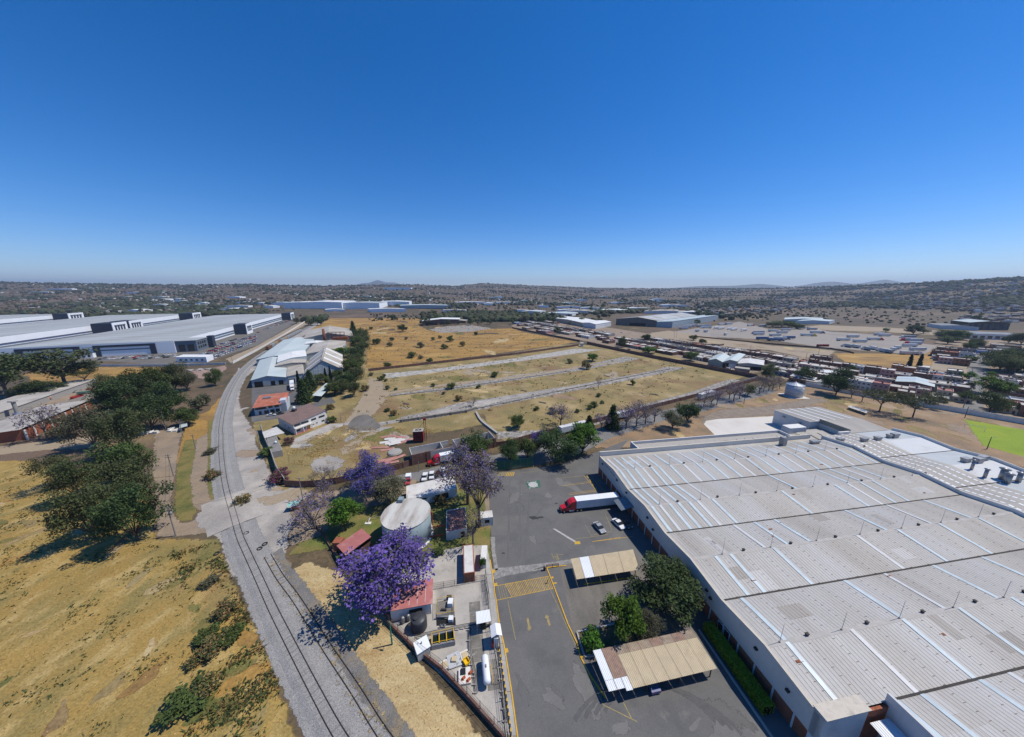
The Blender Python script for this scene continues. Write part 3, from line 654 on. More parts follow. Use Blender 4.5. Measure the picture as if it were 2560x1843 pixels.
# far end wall with parapet
mb = MB(); mb.box(-.12,-.02,0,XE-6,.35,9.3); mb.build('end_wall', m_wall_cream, wh)
mb = MB(); mb.box(-.2,-.12,9.3,XE-6,.45,9.42); mb.build('parapet_cap', MAT('coping', ()), wh)
mb = MB(); mb.add([(0.1,-1.9,7.5),(96,-1.9,7.5),(96,-.02,7.62),(0.1,-.02,7.62)], [(0,1,2,3)]); mb.build('end_gutter', m_roof, wh)
# right-hand wavy parapet, and the second roof beyond it
mb = MB(); wavy_wall(mb, XE-.15, XE+.15, 0, 78.5, 0, 1.15); mb.build('party_parapet', m_wall_white, wh)
VT2 = [-1.0, 18.4, 37.6, 56.8]; X2 = 141.5
def prof2(t):
    for a, b in zip(VT2, VT2[1:]):
        if a <= t <= b: m = (a+b)/2; return ZV + .2 + (ZR-ZV)*(1 - abs(t-m)/(m-a))
    return ZV + .2
for a, b in zip(VT2, VT2[1:]):
    m = (a+b)/2
    for ta, tb, za, zb in ((a, m, ZV+.2, ZR+.2), (m, b, ZR+.2, ZV+.2)):
        s_ = corrugated(XE+.2, 121, -tb, zb, -ta, za).build('roof_slope', m_roof, wh)
        s2 = corrugated(121, X2-.2, -tb, zb, -ta, za, 1.2, .05).build('roof_slope', MAT('whitewashed_roof', (.60,.61,.61), var=.06, scale=.2, spots=(.5,.5,.49), spots_scale=.2, spots_at=.6) if ta == m else MAT('pale_blue_roof', (.45,.48,.49), var=.07, scale=.2), wh)
        for x in (105,109,113,117):
            for f in np.arange(.04, .95, .14):
                t0 = ta + (tb-ta)*f; t1 = ta + (tb-ta)*(f+.1); z0 = za + (zb-za)*f; z1 = za + (zb-za)*(f+.1)
                q = MB(); q.add([(x,-t1,z1+.1),(x+.8,-t1,z1+.1),(x+.8,-t0,z0+.1),(x,-t0,z0+.1)], [(0,1,2,3)]); q.build('skylight', m_white_sheet, s_)
    q = MB(); q.box(XE+.2, -b-.16, ZV+.2, X2-.2, -b+.16, ZV+.3); q.build('valley_gutter', m_gutter, wh)
ts = sorted(VT2 + [(a+b)/2 for a, b in zip(VT2, VT2[1:])]); mb = MB()
for a, b in zip(ts, ts[1:]):
    za, zb = prof2(a)+1.1, prof2(b)+1.1
    mb.add([(X2-.15,-a,0),(X2+.15,-a,0),(X2+.15,-b,0),(X2-.15,-b,0),(X2-.15,-a,za),(X2+.15,-a,za),(X2+.15,-b,zb),(X2-.15,-b,zb)], [(0,1,2,3),(7,6,5,4),(0,4,5,1),(2,6,7,3),(1,5,6,2),(3,7,4,0)])
mb.build('outer_parapet', m_wall_white, wh)
# roof ventilators on the second roof and on the main roof
def ventilator(x, t, z, w, h, d, mat, name='roof_ventilator'):
    mb = MB(); mb.box(-w/2,-d/2,0,w/2,d/2,h*.6); mb.box(-w/2-.15,-d/2-.15,h*.6,w/2+.15,d/2+.15,h); o = mb.build(name, mat, wh); o.location = (x, -t, z); return o
for x, t, w, h in ((113,7.5,2.2,1.5),(120,7.5,2.2,1.5),(127.5,6.5,1,1.6),(130,6.8,2.6,2.0),(129.5,27,2.4,1.7),(133.5,28,2.6,1.8),(135.8,27.5,1.1,2.0),(138,27,2.6,1.8),(104.5,5,2.5,1.2)):
    ventilator(x, t, prof2(t), w, h, 1.4, m_steel)
for x, t, h, r in ((124.5,31,4.0,.4),(122.5,35,3.6,.45),(127,36.5,4.4,.8),(125,38.5,4.0,.7),(130,38.5,3.8,.6),(136,41,2.2,.35),(131,46,1.2,.5)):
    mb = MB(); mb.tube((0,0,-.3),(0,0,h*.85),r,r,10); mb.lathe([(r*1.5,h*.85),(r*1.6,h*.9),(.05,h)],10); o = mb.build('exhaust_stack', m_steel, wh, True); o.location = (x, -t, prof2(t))
for x, t, w, h in ((92.5,4.5,3.2,1.2),):
    ventilator(x, t, 7.9, w, h, 1.6, m_steel)
mb = MB(); mb.box(-.9,-.9,0,.9,.9,3.6); mb.tube((1.5,0,0),(1.5,0,3.9),.3,.3,8); mb.tube((1.5,0,3.9),(1.5,0,4.2),.55,.3,8)
for k in range(5): mb.box(-.96,-.96,.5+k*.6,.96,.96,.58+k*.6)
o = mb.build('dust_collector', m_steel, wh); o.location = (78, -3.6, 7.7)
# low concrete annex roof with parapets along the far side
mb = MB(); mb.box(18.2,.36,0,91,9.4,6.4); mb.build('annex_roof', m_conc_obj, wh)
for bx in ((18.0,.36,0,18.4,9.6,7.6), (18.4,9.2,0,91,9.6,7.6), (90.7,.36,0,91.1,9.2,7.6)):
    mb = MB(); mb.box(*bx); mb.build('annex_parapet', m_wall_white, wh)
for x in (64,68,72,84):
    mb = MB(); mb.box(-.25,-.25,0,.25,.25,1.3); mb.box(-.6,-.5,1.3,.6,.5,1.5); o = mb.build('roof_cowl', m_conc_obj, wh); o.location = (x, 3.6, 6.4)
for x in (37, 57):
    mb = MB()
    for k in range(6): mb.bar((k*.8,0,.25),(k*.8+.6,1.4,.25),.07)
    for k in range(3): mb.bar((0,.2+k*.5,.3),(5,.2+k*.5,.3),.07)
    o = mb.build('rusty_frame', m_rust, wh); o.location = (x, 4.0, 6.4)
# far block with sloped ribbed roof
for bx in ((113,13.5,0,141,31.5,7.6),):
    mb = MB(); mb.prism([(113,13.5),(141,13.5),(141,31.5),(113,31.5)], 0, [8.2,8.2,7.4,7.4]); mb.build('far_block', m_wall_white, wh)
s_ = corrugated(112.7,141.3,31.7,7.5,13.4,8.3).build('roof_slope', m_roof, wh)
for x in (117,122,127,132,137):
    q = MB(); q.add([(x,13.6,8.4),(x+.8,13.6,8.4),(x+.8,31.5,7.62),(x,31.5,7.62)], [(0,1,2,3)]); q.build('skylight', m_white_sheet, s_)
mb = MB(); mb.box(118,1.0,0,141.3,13.3,7.5); mb.build('link_block', m_wall_cream, wh)
s_ = corrugated(118.4,141.0,1.2,7.72,13.1,8.5).build('roof_slope', m_roof, wh)
mb = MB(); mb.box(117.9,1.0,7.5,118.4,13.4,9.6); mb.build('block_parapet', MAT('olive_wall', (.27,.25,.20), var=.08), wh)
mb = MB(); mb.box(112,.6,0,118,1.3,8.9); mb.build('block_parapet', m_wall_white, wh)
mb = MB(); mb.box(96,.4,0,118,12,5.2); mb.build('low_link', m_conc_obj, wh)
mb = MB(); mb.box(97,9.4,5.2,106,13.4,7.9); mb.build('plant_box', m_wall_white, wh)
for k, x in enumerate((99,104,109)):
    mb = MB(); mb.add([(x,2,5.5),(x+4.3,2,5.5),(x+4.3,8.2,6.3),(x,8.2,6.3)], [(0,1,2,3)]); mb.build('loose_sheeting', m_roof, wh)
for x in (116.5, 126):
    mb = MB(); mb.box(-.7,-.5,0,.7,.0,.5); o = mb.build('wall_lamp', m_steel, wh); o.location = (x*0+112.95, 18 if x < 120 else 26, 5.6); o.rotation_euler = (0,0,R(-90))
# near corner: plain block, brick step, white porch roof, next bay's side wall
mb = MB(); mb.box(-.12,-79.2,0,7.6,-77.6,8.3); mb.build('corner_block', m_wall_white, wh)
mb = MB(); mb.box(-.3,-79.4,8.3,7.8,-77.4,8.42); mb.build('coping', MAT('coping', ()), wh)
mb = MB(); mb.box(7.6,-78.9,0,12.3,-78.5,7.1); mb.build('brick_step', m_brick, wh)
mb = MB(); mb.prism([(12.2,-78.3),(12.6,-78.3),(12.6,-97.5),(12.2,-97.5)], 0, 9.0); mb.build('bay_side_wall', MAT('ribbed_wall', (.55,.55,.55), var=.05, stretch=(1,8,.2)), wh)
s_ = corrugated(8.3,11.9,-88,4.9,-79.4,5.6,.4,.06).build('porch_roof', m_white_sheet, wh)
mb = MB()
for x in (8.5,11.7): mb.bar((x,-87.8,0),(x,-87.8,4.85),.14)
mb.build('porch_post', m_steel, wh)
# ------------------------------------------------------------------ yard paving, kerbs and markings
E1 = crop(1000,1130,.07961); E2 = crop(640,1020,.0735); E3 = crop(960,1060,.14991)
def WL(x, y, z=0):                                   # warehouse frame -> world
    a, b = rot2(x, y, WA); return Vector((WO.x + a, WO.y + b, z))
m_yel = MAT('worn_yellow_paint', (.50,.31,.045), var=.15, scale=1, coords='World', feather=1.2)
m_yel_faint = MAT('faded_yellow_paint', (.30,.235,.10), var=.2, scale=1.5, coords='World', feather=2.0)
m_yel_kerb = MAT('yellow_kerb_paint', (.62,.36,.03), var=.15, scale=1.5, coords='World', spots=(.40,.36,.28), spots_scale=.8, spots_at=.66)
m_white_paint = MAT('faded_white_paint', (.38,.37,.35), var=.2, scale=2, coords='World', feather=2.0)
m_cobble = MAT('worn_cobble', (.26,.25,.235), var=.2, scale=.8, coords='World', spots=(.17,.165,.155), spots_scale=.9, spots_at=.55, grain=.25, grain_scale=4, feather=.8)
sheet('yard', GS(D0, [(1080,1050),(1240,1030),(1318,1003),(1395,972)]) + [WL(-.1,0), WL(0,-100)] + GS(D0, [(1150,1760),(1133,1640),(1118,1500),(1100,1330),(1091,1240)]), m_asphalt, Z*20)
sheet('old_paving', GS(D0, [(1240,1262),(1262,1240),(1405,1225),(1500,1330),(1560,1420),(1545,1480),(1330,1530),(1300,1460),(1275,1420)]), m_asphalt_old, Z*21)
for pts in ([(720,350),(860,330),(1800,230),(2268,160),(2500,120),(2500,190),(2268,250),(2040,280),(1840,360),(1800,350),(1000,490),(780,560)],):
    sheet('cobble_band', GS(D2, pts), m_cobble, Z*22, soft=.25)
sheet('cobble_band', GS(D2, [(700,-300),(790,-300),(800,0),(860,360),(790,390),(760,200),(720,0)]), m_cobble, Z*22, soft=.25)
# pavement along the compound, raised, with a yellow kerb
def slab_poly(name, pts, z0, z1, mat, kind='structure'):
    mb = MB(); mb.prism([(p.x, p.y) for p in pts], z0, z1); o = mb.build(name, mat); o['kind'] = kind; return o
m_paving = MAT('pavement_concrete', (.36,.345,.32), var=.12, scale=.4, coords='World', spots=(.27,.26,.24), spots_scale=.3, spots_at=.58, grain=.08, grain_scale=5)
kerb_line = [G(p) for p in [D2(690,170), D2(740,470), D2(765,640), D2(790,860), D2(810,960), C3(1010,520), C3(1050,690), C3(1080,860), C3(1130,1180), C3(1190,1632), (1316,1960)]]
fence_line = [G(p) for p in [D2(560,170), D2(620,470), D2(640,640), D2(680,860), D2(690,960), C3(930,520), C3(970,690), C3(1000,860), C3(1045,1180), C3(1100,1632), (1292,1960)]]
for i in range(len(kerb_line)-1):                    # each flag of pavement between joints
    a, b, c, d = fence_line[i], fence_line[i+1], kerb_line[i+1], kerb_line[i]
    n = max(1, int((a-b).length/4.0))
    for k in range(n):
        p = a.lerp(b, k/n); q = a.lerp(b, (k+.985)/n); r = d.lerp(c, (k+.985)/n); s = d.lerp(c, k/n)
        slab_poly('pavement', [p, q, r, s], 0.09, .14 + random.uniform(-.004,.004), m_paving)
def kerb(pts, mat, w=.22, h=.17, z0=.08):
    mb = MB()
    for a, b in zip(pts, pts[1:]): mb.bar((a.x,a.y,z0 + h/2 - .02), (b.x,b.y,z0 + h/2 - .02), w, h)
    o = mb.build('kerb', mat); o['kind'] = 'structure'; return o
kerb(kerb_line, m_yel_kerb)
kerb_r = [G(p) for p in [D2(1840,340), D2(1920,550), D2(1990,730), D2(2268,1480), C3(1790,680), C3(1830,830), C3(1930,1020), C3(2080,1240)]]
kerb(kerb_r, m_yel_kerb)
kerb([G(p) for p in [D2(1830,330), D2(2230,285)]], m_yel_kerb)
kerb([G(p) for p in [C3(1830,820), C3(1870,838)]], m_yel_kerb)
kerb([G(p) for p in [C4(0,230), C4(450,165)]], m_yel_kerb)
def mark(cr, pts, mat=None, z=Z*23, soft=.12, name='road_marking'): return sheet(name, GS(cr, pts), mat or m_yel, z, soft=soft, step=1.0)
def line(cr, a, b, w, mat=None, z=Z*23):
    p, q = G(cr(*a)), G(cr(*b)); return sheet('road_marking', ribbon([p, p.lerp(q,.5), q], w/2), mat or m_yel, z, soft=w*.5, step=1.0)
# hatched speed table
line(D2, (830,690), (1880,495), .13); line(D2, (820,985), (1970,745), .13)
for k in range(27):
    f = k/26; a = (1000+(1870-1000)*f*.999, 662-(662-497)*f); b = (1130+(1960-1130)*f, 910-(910-745)*f)
    line(D2, a, b, .12 if k % 3 else .16)
for k in range(4): line(D2, (850+k*40, 690-k*8), (910+k*45, 965-k*12), .1, m_yel_faint)
for a, b in (((770,640),(835,630)),): mark(D2, [(768,640),(835,630),(838,690),(775,705)])
mark(D2, [(720,375),(795,362),(800,420),(735,430)]); mark(D2, [(1925,505),(1970,500),(1975,540),(1935,545)]); mark(D2, [(1940,630),(2040,622),(2046,645),(1955,652)])
mark(C3, [(1052,740),(1090,733),(1100,775),(1062,785)])
for pts in ([(1427,1350),(1470,1340),(1505,1530),(1530,1530),(1500,1600),(1465,1600),(1440,1540),(1462,1540)], [(1820,1270),(1890,1320),(1870,1330),(1920,1490),(1880,1505),(1830,1345),(1800,1345)]): mark(D2, pts, m_yel_faint)
line(C3, (1525,150), (1880,930), .12, m_yel_faint); line(C3, (1880,930), (2060,1310), .12, m_yel_faint); line(C3, (2060,1310), (2400,1480), .14, m_yel_faint)
line(C4, (355,1300), (445,1480), .16, m_yel_faint); line(C3, (1090,250), (1170,650), .14, m_yel_faint)
# parking bays
for a, b, w, mt in (((1690,630),(2000,600),.14,m_yel_faint), ((1740,712),(2080,668),.14,m_yel), ((1770,695),(2050,660),.1,m_yel_faint), ((1815,805),(2120,765),.14,m_yel), ((1810,790),(2100,755),.1,m_yel),
                    ((1975,600),(2145,805),.14,m_yel), ((2030,595),(2235,800),.1,m_yel), ((1880,1282),(2235,1235),.1,m_yel_faint), ((2075,1310),(2500,1255),.12,m_yel), ((1990,1130),(2060,1255),.1,m_yel_faint),
                    ((2080,1100),(2130,1235),.1,m_yel_faint), ((2120,655),(2235,630),.1,m_yel),((1690,1450),(1760,1448),.12,m_yel_faint)): line(B3, a, b, w, mt)
for k in range(4): mark(B3, [(2005+k*28,600+k*44),(2022+k*28,597+k*44),(2032+k*28,622+k*44),(2017+k*28,626+k*44)])
mark(B3, [(1872,1310),(1930,1305),(1940,1335),(1880,1340)]); 
mark(B3, [(1640,1172),(1665,1170),(1890,1305),(1870,1315)], m_white_paint)
line(B4, (0,1455), (210,1415), .12, m_yel_faint); line(B4, (0,1525), (300,1480), .14, m_yel); line(B4, (140,1225), (215,1400), .12, m_yel_faint)
for a, b in (((410,370),(540,350)),((540,440),(705,700)),((700,440),(850,665)),((450,358),(560,350))): line(C4, a, b, .16)
for k in range(10): mark(B3, [(1060+k*18,572+k*-1),(1070+k*18,570-k),(1055+k*18,604),(1045+k*18,605)], m_yel if k > 4 else m_yel_faint)
line(B3, (1020,570), (1230,562), .1, m_yel_faint); line(B3, (1240,580), (1500,545), .1, m_yel_faint); line(B3, (1500,545), (1800,500), .1, m_yel_faint)
for k in range(6): line(B3, (1640+k*9,1470+k*8), (1690+k*4,1462+k*9), .1, m_yel_faint)
line(B3, (1630,1440), (1655,1500), .12, m_yel_faint); line(B3, (1675,1430), (1710,1500), .12, m_yel_faint)
# green assembly-point square with a white disc and four inward ticks
m_green_paint = MAT('green_paint', (.045,.125,.085), var=.2, scale=1, coords='World', feather=1.5)
mark(B3, [(1352,668),(1498,650),(1512,725),(1375,742)], m_green_paint, Z*23, .3, 'assembly_point')
cpt = G(B3(1430,697)); sheet('assembly_point_disc', [cpt + Vector((1.75*math.cos(t), 1.75*math.sin(t), 0)) for t in np.linspace(0, 2*math.pi, 28)[:-1]], MAT('disc_paint', (.46,.45,.44), var=.15, scale=2, coords='World', spots=(.33,.32,.31), spots_scale=2, spots_at=.55), Z*24)
for a, b in (((1368,670),(1380,677)), ((1450,668),(1466,660)), ((1388,738),(1402,727)), ((1468,712),(1486,718))): line(B3, a, b, .35, m_white_paint, Z*24)
# patches and tyre marks on the asphalt
m_patch = MAT('tar_stain', (.045,.045,.045), var=.1, coords='World', feather=1.0)
m_skid = MAT('tyre_mark', (.098,.096,.094), var=.1, coords='World', feather=1.6)
for p, r in ((B3(1430,1052),1.2),(B3(1510,1050),.8),(B3(1470,1060),.6),(B3(1108,1435),.5),(B3(1680,900),.5)): 
    c = G(p); sheet('oil_stain', [c + Vector((r*random.uniform(.7,1.5)*math.cos(t), r*.6*random.uniform(.6,1.2)*math.sin(t), 0)) for t in np.linspace(0, 6.28, 9)[:-1]], m_patch, Z*22.5, soft=r*.6, curve=3)
for k in range(4):
    c = G(C4(760,1700+k*70)); arc = []
    for t in np.linspace(R(20), R(150), 16): arc.append(c + Vector(((10+k*1.6)*math.cos(t), (8+k*.9)*math.sin(t), 0)))
    sheet('tyre_mark', ribbon(arc, .28), m_skid, Z*22 + k*.0006, soft=.4)
ma_l = MAT('asphalt_worn', (.155,.150,.142), var=.12, scale=.2, coords='World', grain=.12, grain_scale=5, feather=.5); ma_d = MAT('asphalt_patch', (.118,.115,.11), var=.1, scale=.2, coords='World', grain=.12, grain_scale=5, feather=.7)
patches(D0, [(1095,1070),(1300,1030),(1420,1200),(1260,1230),(1110,1240)], 9, 1.5, 5, [ma_l, ma_d, ma_l], Z*20.1, .5)
patches(D0, [(1110,1340),(1220,1330),(1330,1560),(1600,1520),(1680,1640),(1150,1640)], 8, 1.5, 5, [ma_l, ma_d, ma_l], Z*20.1, .4)
for a, b in (((1180,640),(1160,1500)),((1290,640),(1280,1500)),((1400,780),(1330,1560)),((1560,900),(1180,1400))): line(B3, a, b, .5, ma_d, Z*21.3 + a[0]*1e-6)
# ------------------------------------------------------------------ vehicles
PAINT = {}
def paint(nm, c): return PAINT.setdefault(nm, MAT('paint_'+nm, c, rough=.35, var=.0, spec=.5, coat=.3))
m_chrome = MAT('chrome', (.55,.55,.55), rough=.25, metal=.9, var=0)
m_tyre = m_rubber
def extrude_y(mb, prof, y0, y1, inset=0.0):
    n = len(prof)
    V = [(x, y0, z) for x, z in prof] + [(x, y1, z) for x, z in prof]
    return mb.add(V, [tuple(range(n)), tuple(range(2*n-1, n-1, -1))] + [((i+1)%n, i, i+n, (i+1)%n+n) for i in range(n)])
def wheel(parent, x, y, r, w, hub=m_chrome):
    mb = MB(); mb.tube((0,-w/2,0),(0,w/2,0),r,r,14); t = mb.build('wheel', m_tyre, parent); t.location = (x, y, r)
    mb = MB(); mb.tube((0,-w/2-.015,0),(0,w/2+.015,0),r*.5,r*.5,10); mb.build('rim', hub, t)
    return t
def add_tractor(root, col, x=0.0, name='cab'):
    """conventional sleeper tractor, nose at +x; rear axles near x-6"""
    p = paint(*col); mb = MB()
    body = [(x,.55),(x+.02,1.15),(x-.15,1.55),(x-1.75,1.95),(x-1.75,.75)]
    extrude_y(mb, body, -.95, .95); hood = mb.build('hood', p, root)
    mb = MB(); cabp = [(x-1.75,.65),(x-1.75,1.98),(x-2.35,2.75),(x-2.8,3.25),(x-3.7,3.75),(x-4.75,3.92),(x-4.8,.75)]
    extrude_y(mb, cabp, -1.22, 1.22); c = mb.build(name, p, root)
    mb = MB(); mb.add([(x-1.80,-1.08,2.06),(x-1.80,1.08,2.06),(x-2.36,1.05,2.80),(x-2.36,-1.05,2.80)], [(0,1,2,3)])
    for v in range(4): pass
    for i, v in enumerate(mb.V): mb.V[i] = (v[0]+.03, v[1], v[2]+.03)
    mb.build('windscreen', m_glass, c)
    for s in (-1, 1):
        mb = MB(); mb.box(x-3.2, s*1.225-.01, 1.95, x-2.2, s*1.225+.01, 2.6); mb.build('side_window', m_glass, c)
        mb = MB(); mb.tube((x-4.2, s*1.1, .7), (x-2.6, s*1.1, .7), .3, .3, 10); mb.build('fuel_tank', m_chrome, root)
        mb = MB(); mb.box(x-2.0, s*1.35-.05, 1.9, x-1.85, s*1.35+.12, 2.6); mb.build('mirror', m_gutter, c)
    mb = MB(); mb.box(x, -1.15, .35, x+.15, 1.15, .85); mb.build('bumper', m_gutter, hood)
    mb = MB(); mb.box(x+.005, -.5, .9, x+.05, .5, 1.5); mb.build('grille', m_chrome, hood)
    for s in (-1, 1):
        mb = MB(); mb.box(x-.12, s*.72-.16, 1.0, x+.06, s*.72+.16, 1.22); mb.build('headlight', m_white_sheet, hood)
    mb = MB(); mb.box(x-7.4, -.45, .75, x-4.7, .45, 1.05); mb.build('chassis', m_gutter, root)
    for s in (-1, 1):
        wheel(root, x-1.0, s*1.0, .5, .3); wheel(root, x-5.4, s*.95, .5, .6); wheel(root, x-6.7, s*.95, .5, .6)
def add_trailer(root, x0, L, mat, h=2.75, z=1.25, frame=True):
    mb = MB(); mb.box(x0-L, -1.28, z, x0, 1.28, z+h); t = mb.build('trailer_box', mat, root)
    mb = MB(); mb.box(x0-L-.02,-1.30,z+h-.12,x0+.02,1.30,z+h+.03); mb.build('roof_rail', m_white_sheet, t)
    mb = MB(); mb.box(x0-L, -1.3, z-.16, x0, 1.3, z-.002); mb.build('floor_rail', m_gutter, t)
    for s in (-1, 1):
        wheel(root, x0-L+1.6, s*.95, .5, .6); wheel(root, x0-L+2.9, s*.95, .5, .6)
    mb = MB()
    for s in (-1, 1): mb.bar((x0-2.6,s*.8,0),(x0-2.6,s*.8,z-.1),.16)
    mb.build('landing_gear', m_gutter, root)
m_trailer = MAT('trailer_white', (.60,.605,.60), var=.08, scale=.6, rough=.45, spots=(.45,.44,.43), spots_scale=.8, spots_at=.66, stretch=(1,1,.3))
def semi(label, col, loc, rz, L=16.0, tmat=None, group=None, tail=True):
    t = thing('semi_truck', label, 'truck', loc, rz, group); add_tractor(t, col)
    if tail: add_trailer(t, -5.0, L, tmat or m_trailer)
    return t
q0 = G(B3(1722,1003)); q0 = Vector((q0.x, q0.y, .083))
semi('red semi truck with white trailer backed into the warehouse dock', ('red', (.50,.012,.02)), q0 + Vector((.1,.9,0)), math.atan2(-math.sin(WA), -math.cos(WA)), 14.6)
a, b = G(B3(290,510)), G(B3(560,455))
semi('red semi truck with white trailer passing along the brick wall on the lane', ('red', (.50,.012,.02)), Vector((a.x, a.y+1.2, .05)), math.atan2(a.y-b.y, a.x-b.x), 15.0)
def car_parts(t, p, L=4.5, W=1.78, kind='sedan'):
    mb = MB(); h = L/2
    if kind == 'pickup':
        low = [(-h,.35),(-h,1.0),(h*.45,1.02),(h*.95,.92),(h,.7),(h,.35)]; up = [(-h*.1,1.02),(-h*.05,1.7),(h*.28,1.7),(h*.5,1.02)]
    elif kind == 'van':
        low = [(-h,.35),(-h,1.1),(h*.55,1.08),(h*.95,.9),(h,.65),(h,.35)]; up = [(-h*.98,1.1),(-h*.93,1.85),(h*.35,1.85),(h*.6,1.08)]
    else:
        low = [(-h,.32),(-h*.99,.85),(-h*.62,.95),(h*.42,.92),(h*.9,.76),(h,.58),(h*.99,.32)]; up = [(-h*.72,.94),(-h*.36,1.42),(h*.12,1.44),(h*.46,.92)]
    extrude_y(mb, low, -W/2, W/2); body = mb.build('body', p, t)
    mb = MB(); n = len(up); ins = [0.04, .2, .2, .04]
    V = [(x, -W/2+ins[i], z) for i, (x, z) in enumerate(up)] + [(x, W/2-ins[i], z) for i, (x, z) in enumerate(up)]
    mb.add(V, [tuple(range(n)), tuple(range(2*n-1, n-1, -1))] + [((i+1)%n, i, i+n, (i+1)%n+n) for i in range(n)]); g_ = mb.build('windows', m_glass, t)
    x0, x1 = up[1][0], up[2][0]; z = up[1][1]
    mb = MB(); mb.box(x0-.02, -W/2+.19, z-.03, x1+.04, W/2-.19, z+.03); mb.build('roof', p, t)
    for x in (-h*.62, h*.62):
        for s in (-1, 1): wheel(t, x, s*(W/2-.1), .31, .2)
    for s in (-1, 1):
        mb = MB(); mb.box(h*.9, s*W*.36-.16, .6, h*1.005, s*W*.36+.16, .74); mb.build('headlight', m_white_sheet, body)
        mb = MB(); mb.box(-h*1.005, s*W*.38-.14, .65, -h*.96, s*W*.38+.14, .82); mb.build('tail_light', paint('red', (.5,.012,.02)), body)
def car(label, col, loc, rz, kind='sedan', L=4.5, group=None, cat='car', name='parked_car'):
    t = thing(name, label, cat, loc, rz, group); car_parts(t, paint(*col), L, 1.8, kind); return t
def at_px(cr, a, z=.084): p = G(cr(*a)); return Vector((p.x, p.y, z))
ca = WA + R(90)
car('silver sedan parked farthest from the warehouse wall in the yard', ('silver', (.30,.31,.32)), at_px(B3,(2140,1175)) , R(-70), 'sedan', 4.6, 'cars in the yard')
car('white sedan parked in the yard between the silver and the dark car', ('white', (.70,.70,.69)), at_px(B4,(285,1350)), R(-68), 'sedan', 4.5, 'cars in the yard')
car('dark grey car parked in the warehouse shadow', ('charcoal', (.06,.065,.07)), at_px(B4,(360,1345)), R(-68), 'sedan', 4.3, 'cars in the yard')
# ------------------------------------------------------------------ carports
m_tan = MAT('tan_sheeting', (.50,.41,.27), var=.08, scale=.6, rough=.6, spots=(.42,.34,.22), spots_scale=.5, spots_at=.62, grain=.05)
m_brownsheet = MAT('rusted_sheeting', (.26,.17,.13), var=.2, scale=1.2, spots=(.32,.22,.16), spots_scale=1.5, spots_at=.5)
m_dirty_sheet = MAT('weathered_sheeting', (.34,.27,.20), var=.15, scale=1.0, spots=(.14,.12,.10), spots_scale=.35, spots_at=.58, more=[((.28,.19,.14), .9, .6, .06)])
def bil(c, u, v): return (c[0]*(1-u)*(1-v) + c[1]*u*(1-v) + c[2]*u*v + c[3]*(1-u)*v)
def rib_panel(c, u0, u1, v0, v1, pitch=.3, hgt=.05):
    """ribbed sheet patch; c = near-left, near-right, far-right, far-left corners; ribs run along v"""
    mb = MB(); W = (c[1]-c[0]).length*(u1-u0); n = max(1, int(W/pitch)); xs = []
    for i in range(n):
        for f, h in ((0,0),(.3,0),(.45,hgt),(.65,hgt),(.8,0)): xs.append((u0+(u1-u0)*(i+f)/n, h))
    xs.append((u1, 0)); V = []; F = []
    for u, h in xs: V.append(bil(c,u,v0) + Vector((0,0,h))); V.append(bil(c,u,v1) + Vector((0,0,h)))
    for i in range(len(xs)-1): F.append((2*i,2*i+2,2*i+3,2*i+1))
    return mb.add(V, F)
def carport(label, c, cells, posts):
    base = (c[0]+c[1]+c[2]+c[3])/4; t = thing('carport', label, 'carport', (base.x, base.y, .08))
    o_ = Vector((base.x, base.y, .08)); c = [q - o_ for q in c]
    for u0, u1, v0, v1, m in cells: rib_panel(c, u0, u1, v0, v1).build('roof_sheet', m, t)
    for u, v in posts:
        p = bil(c, u, v); mb = MB(); mb.bar((p.x,p.y,0),(p.x,p.y,p.z-.12),.14); mb.build('post', m_gutter, t)
    for v in (.06,.5,.94):
        mb = MB(); mb.bar(bil(c,.01,v)+Vector((0,0,-.12)), bil(c,.99,v)+Vector((0,0,-.12)), .1, .16); mb.build('purlin', m_gutter, t)
    return t
c1 = [G(C4(-70,180),2.6), G(D0(1416,1262),2.6), G(D0(1402,1217),3.0), G(D0(1264,1238),3.0)]
carport('tan ribbed carport with one pale strip, beside the cobbled band', c1, [(0,.13,0,1,m_tan),(.135,.28,0,1,m_white_sheet),(.285,.5,0,1,m_tan),(.505,.75,0,1,m_tan),(.755,1,0,1,m_tan)], [(.05,.9),(.35,.9),(.65,.9),(.95,.9),(.05,.08),(.5,.08),(.95,.08)])
c2 = [G(C4(240,1236),2.5), G(C4(1228,1000),2.5), G(C4(995,640),3.0), G(C4(82,835),3.0)]
cells = [(0,.075,.28,1,m_white_sheet),(.0,.07,.05,.275,m_white_sheet),(.075,.14,.05,.275,m_white_sheet),(.078,.20,.28,1,m_brownsheet),(.145,.20,-.02,.275,m_white_sheet)]
for k in range(7):
    u0 = .203 + k*.114; cells += [(u0, u0+.111, 0, .78, m_tan)]
    cells += [(u0, u0+.111, .785, 1, [m_dirty_sheet, m_dirty_sheet, m_dirty_sheet, m_brownsheet, m_dirty_sheet, m_brownsheet, m_dirty_sheet][k])]
carport('long tan ribbed carport with rusty back row and white patch sheets', c2, cells, [(.03,.95),(.3,.95),(.6,.95),(.95,.95),(.03,.3),(.06,.05),(.35,.06),(.65,.06),(.96,.06)])
car('blue car mostly hidden under the long carport', ('blue', (.05,.08,.22)), at_px(C4,(600,1120)), R(100), 'sedan', 4.3, None)
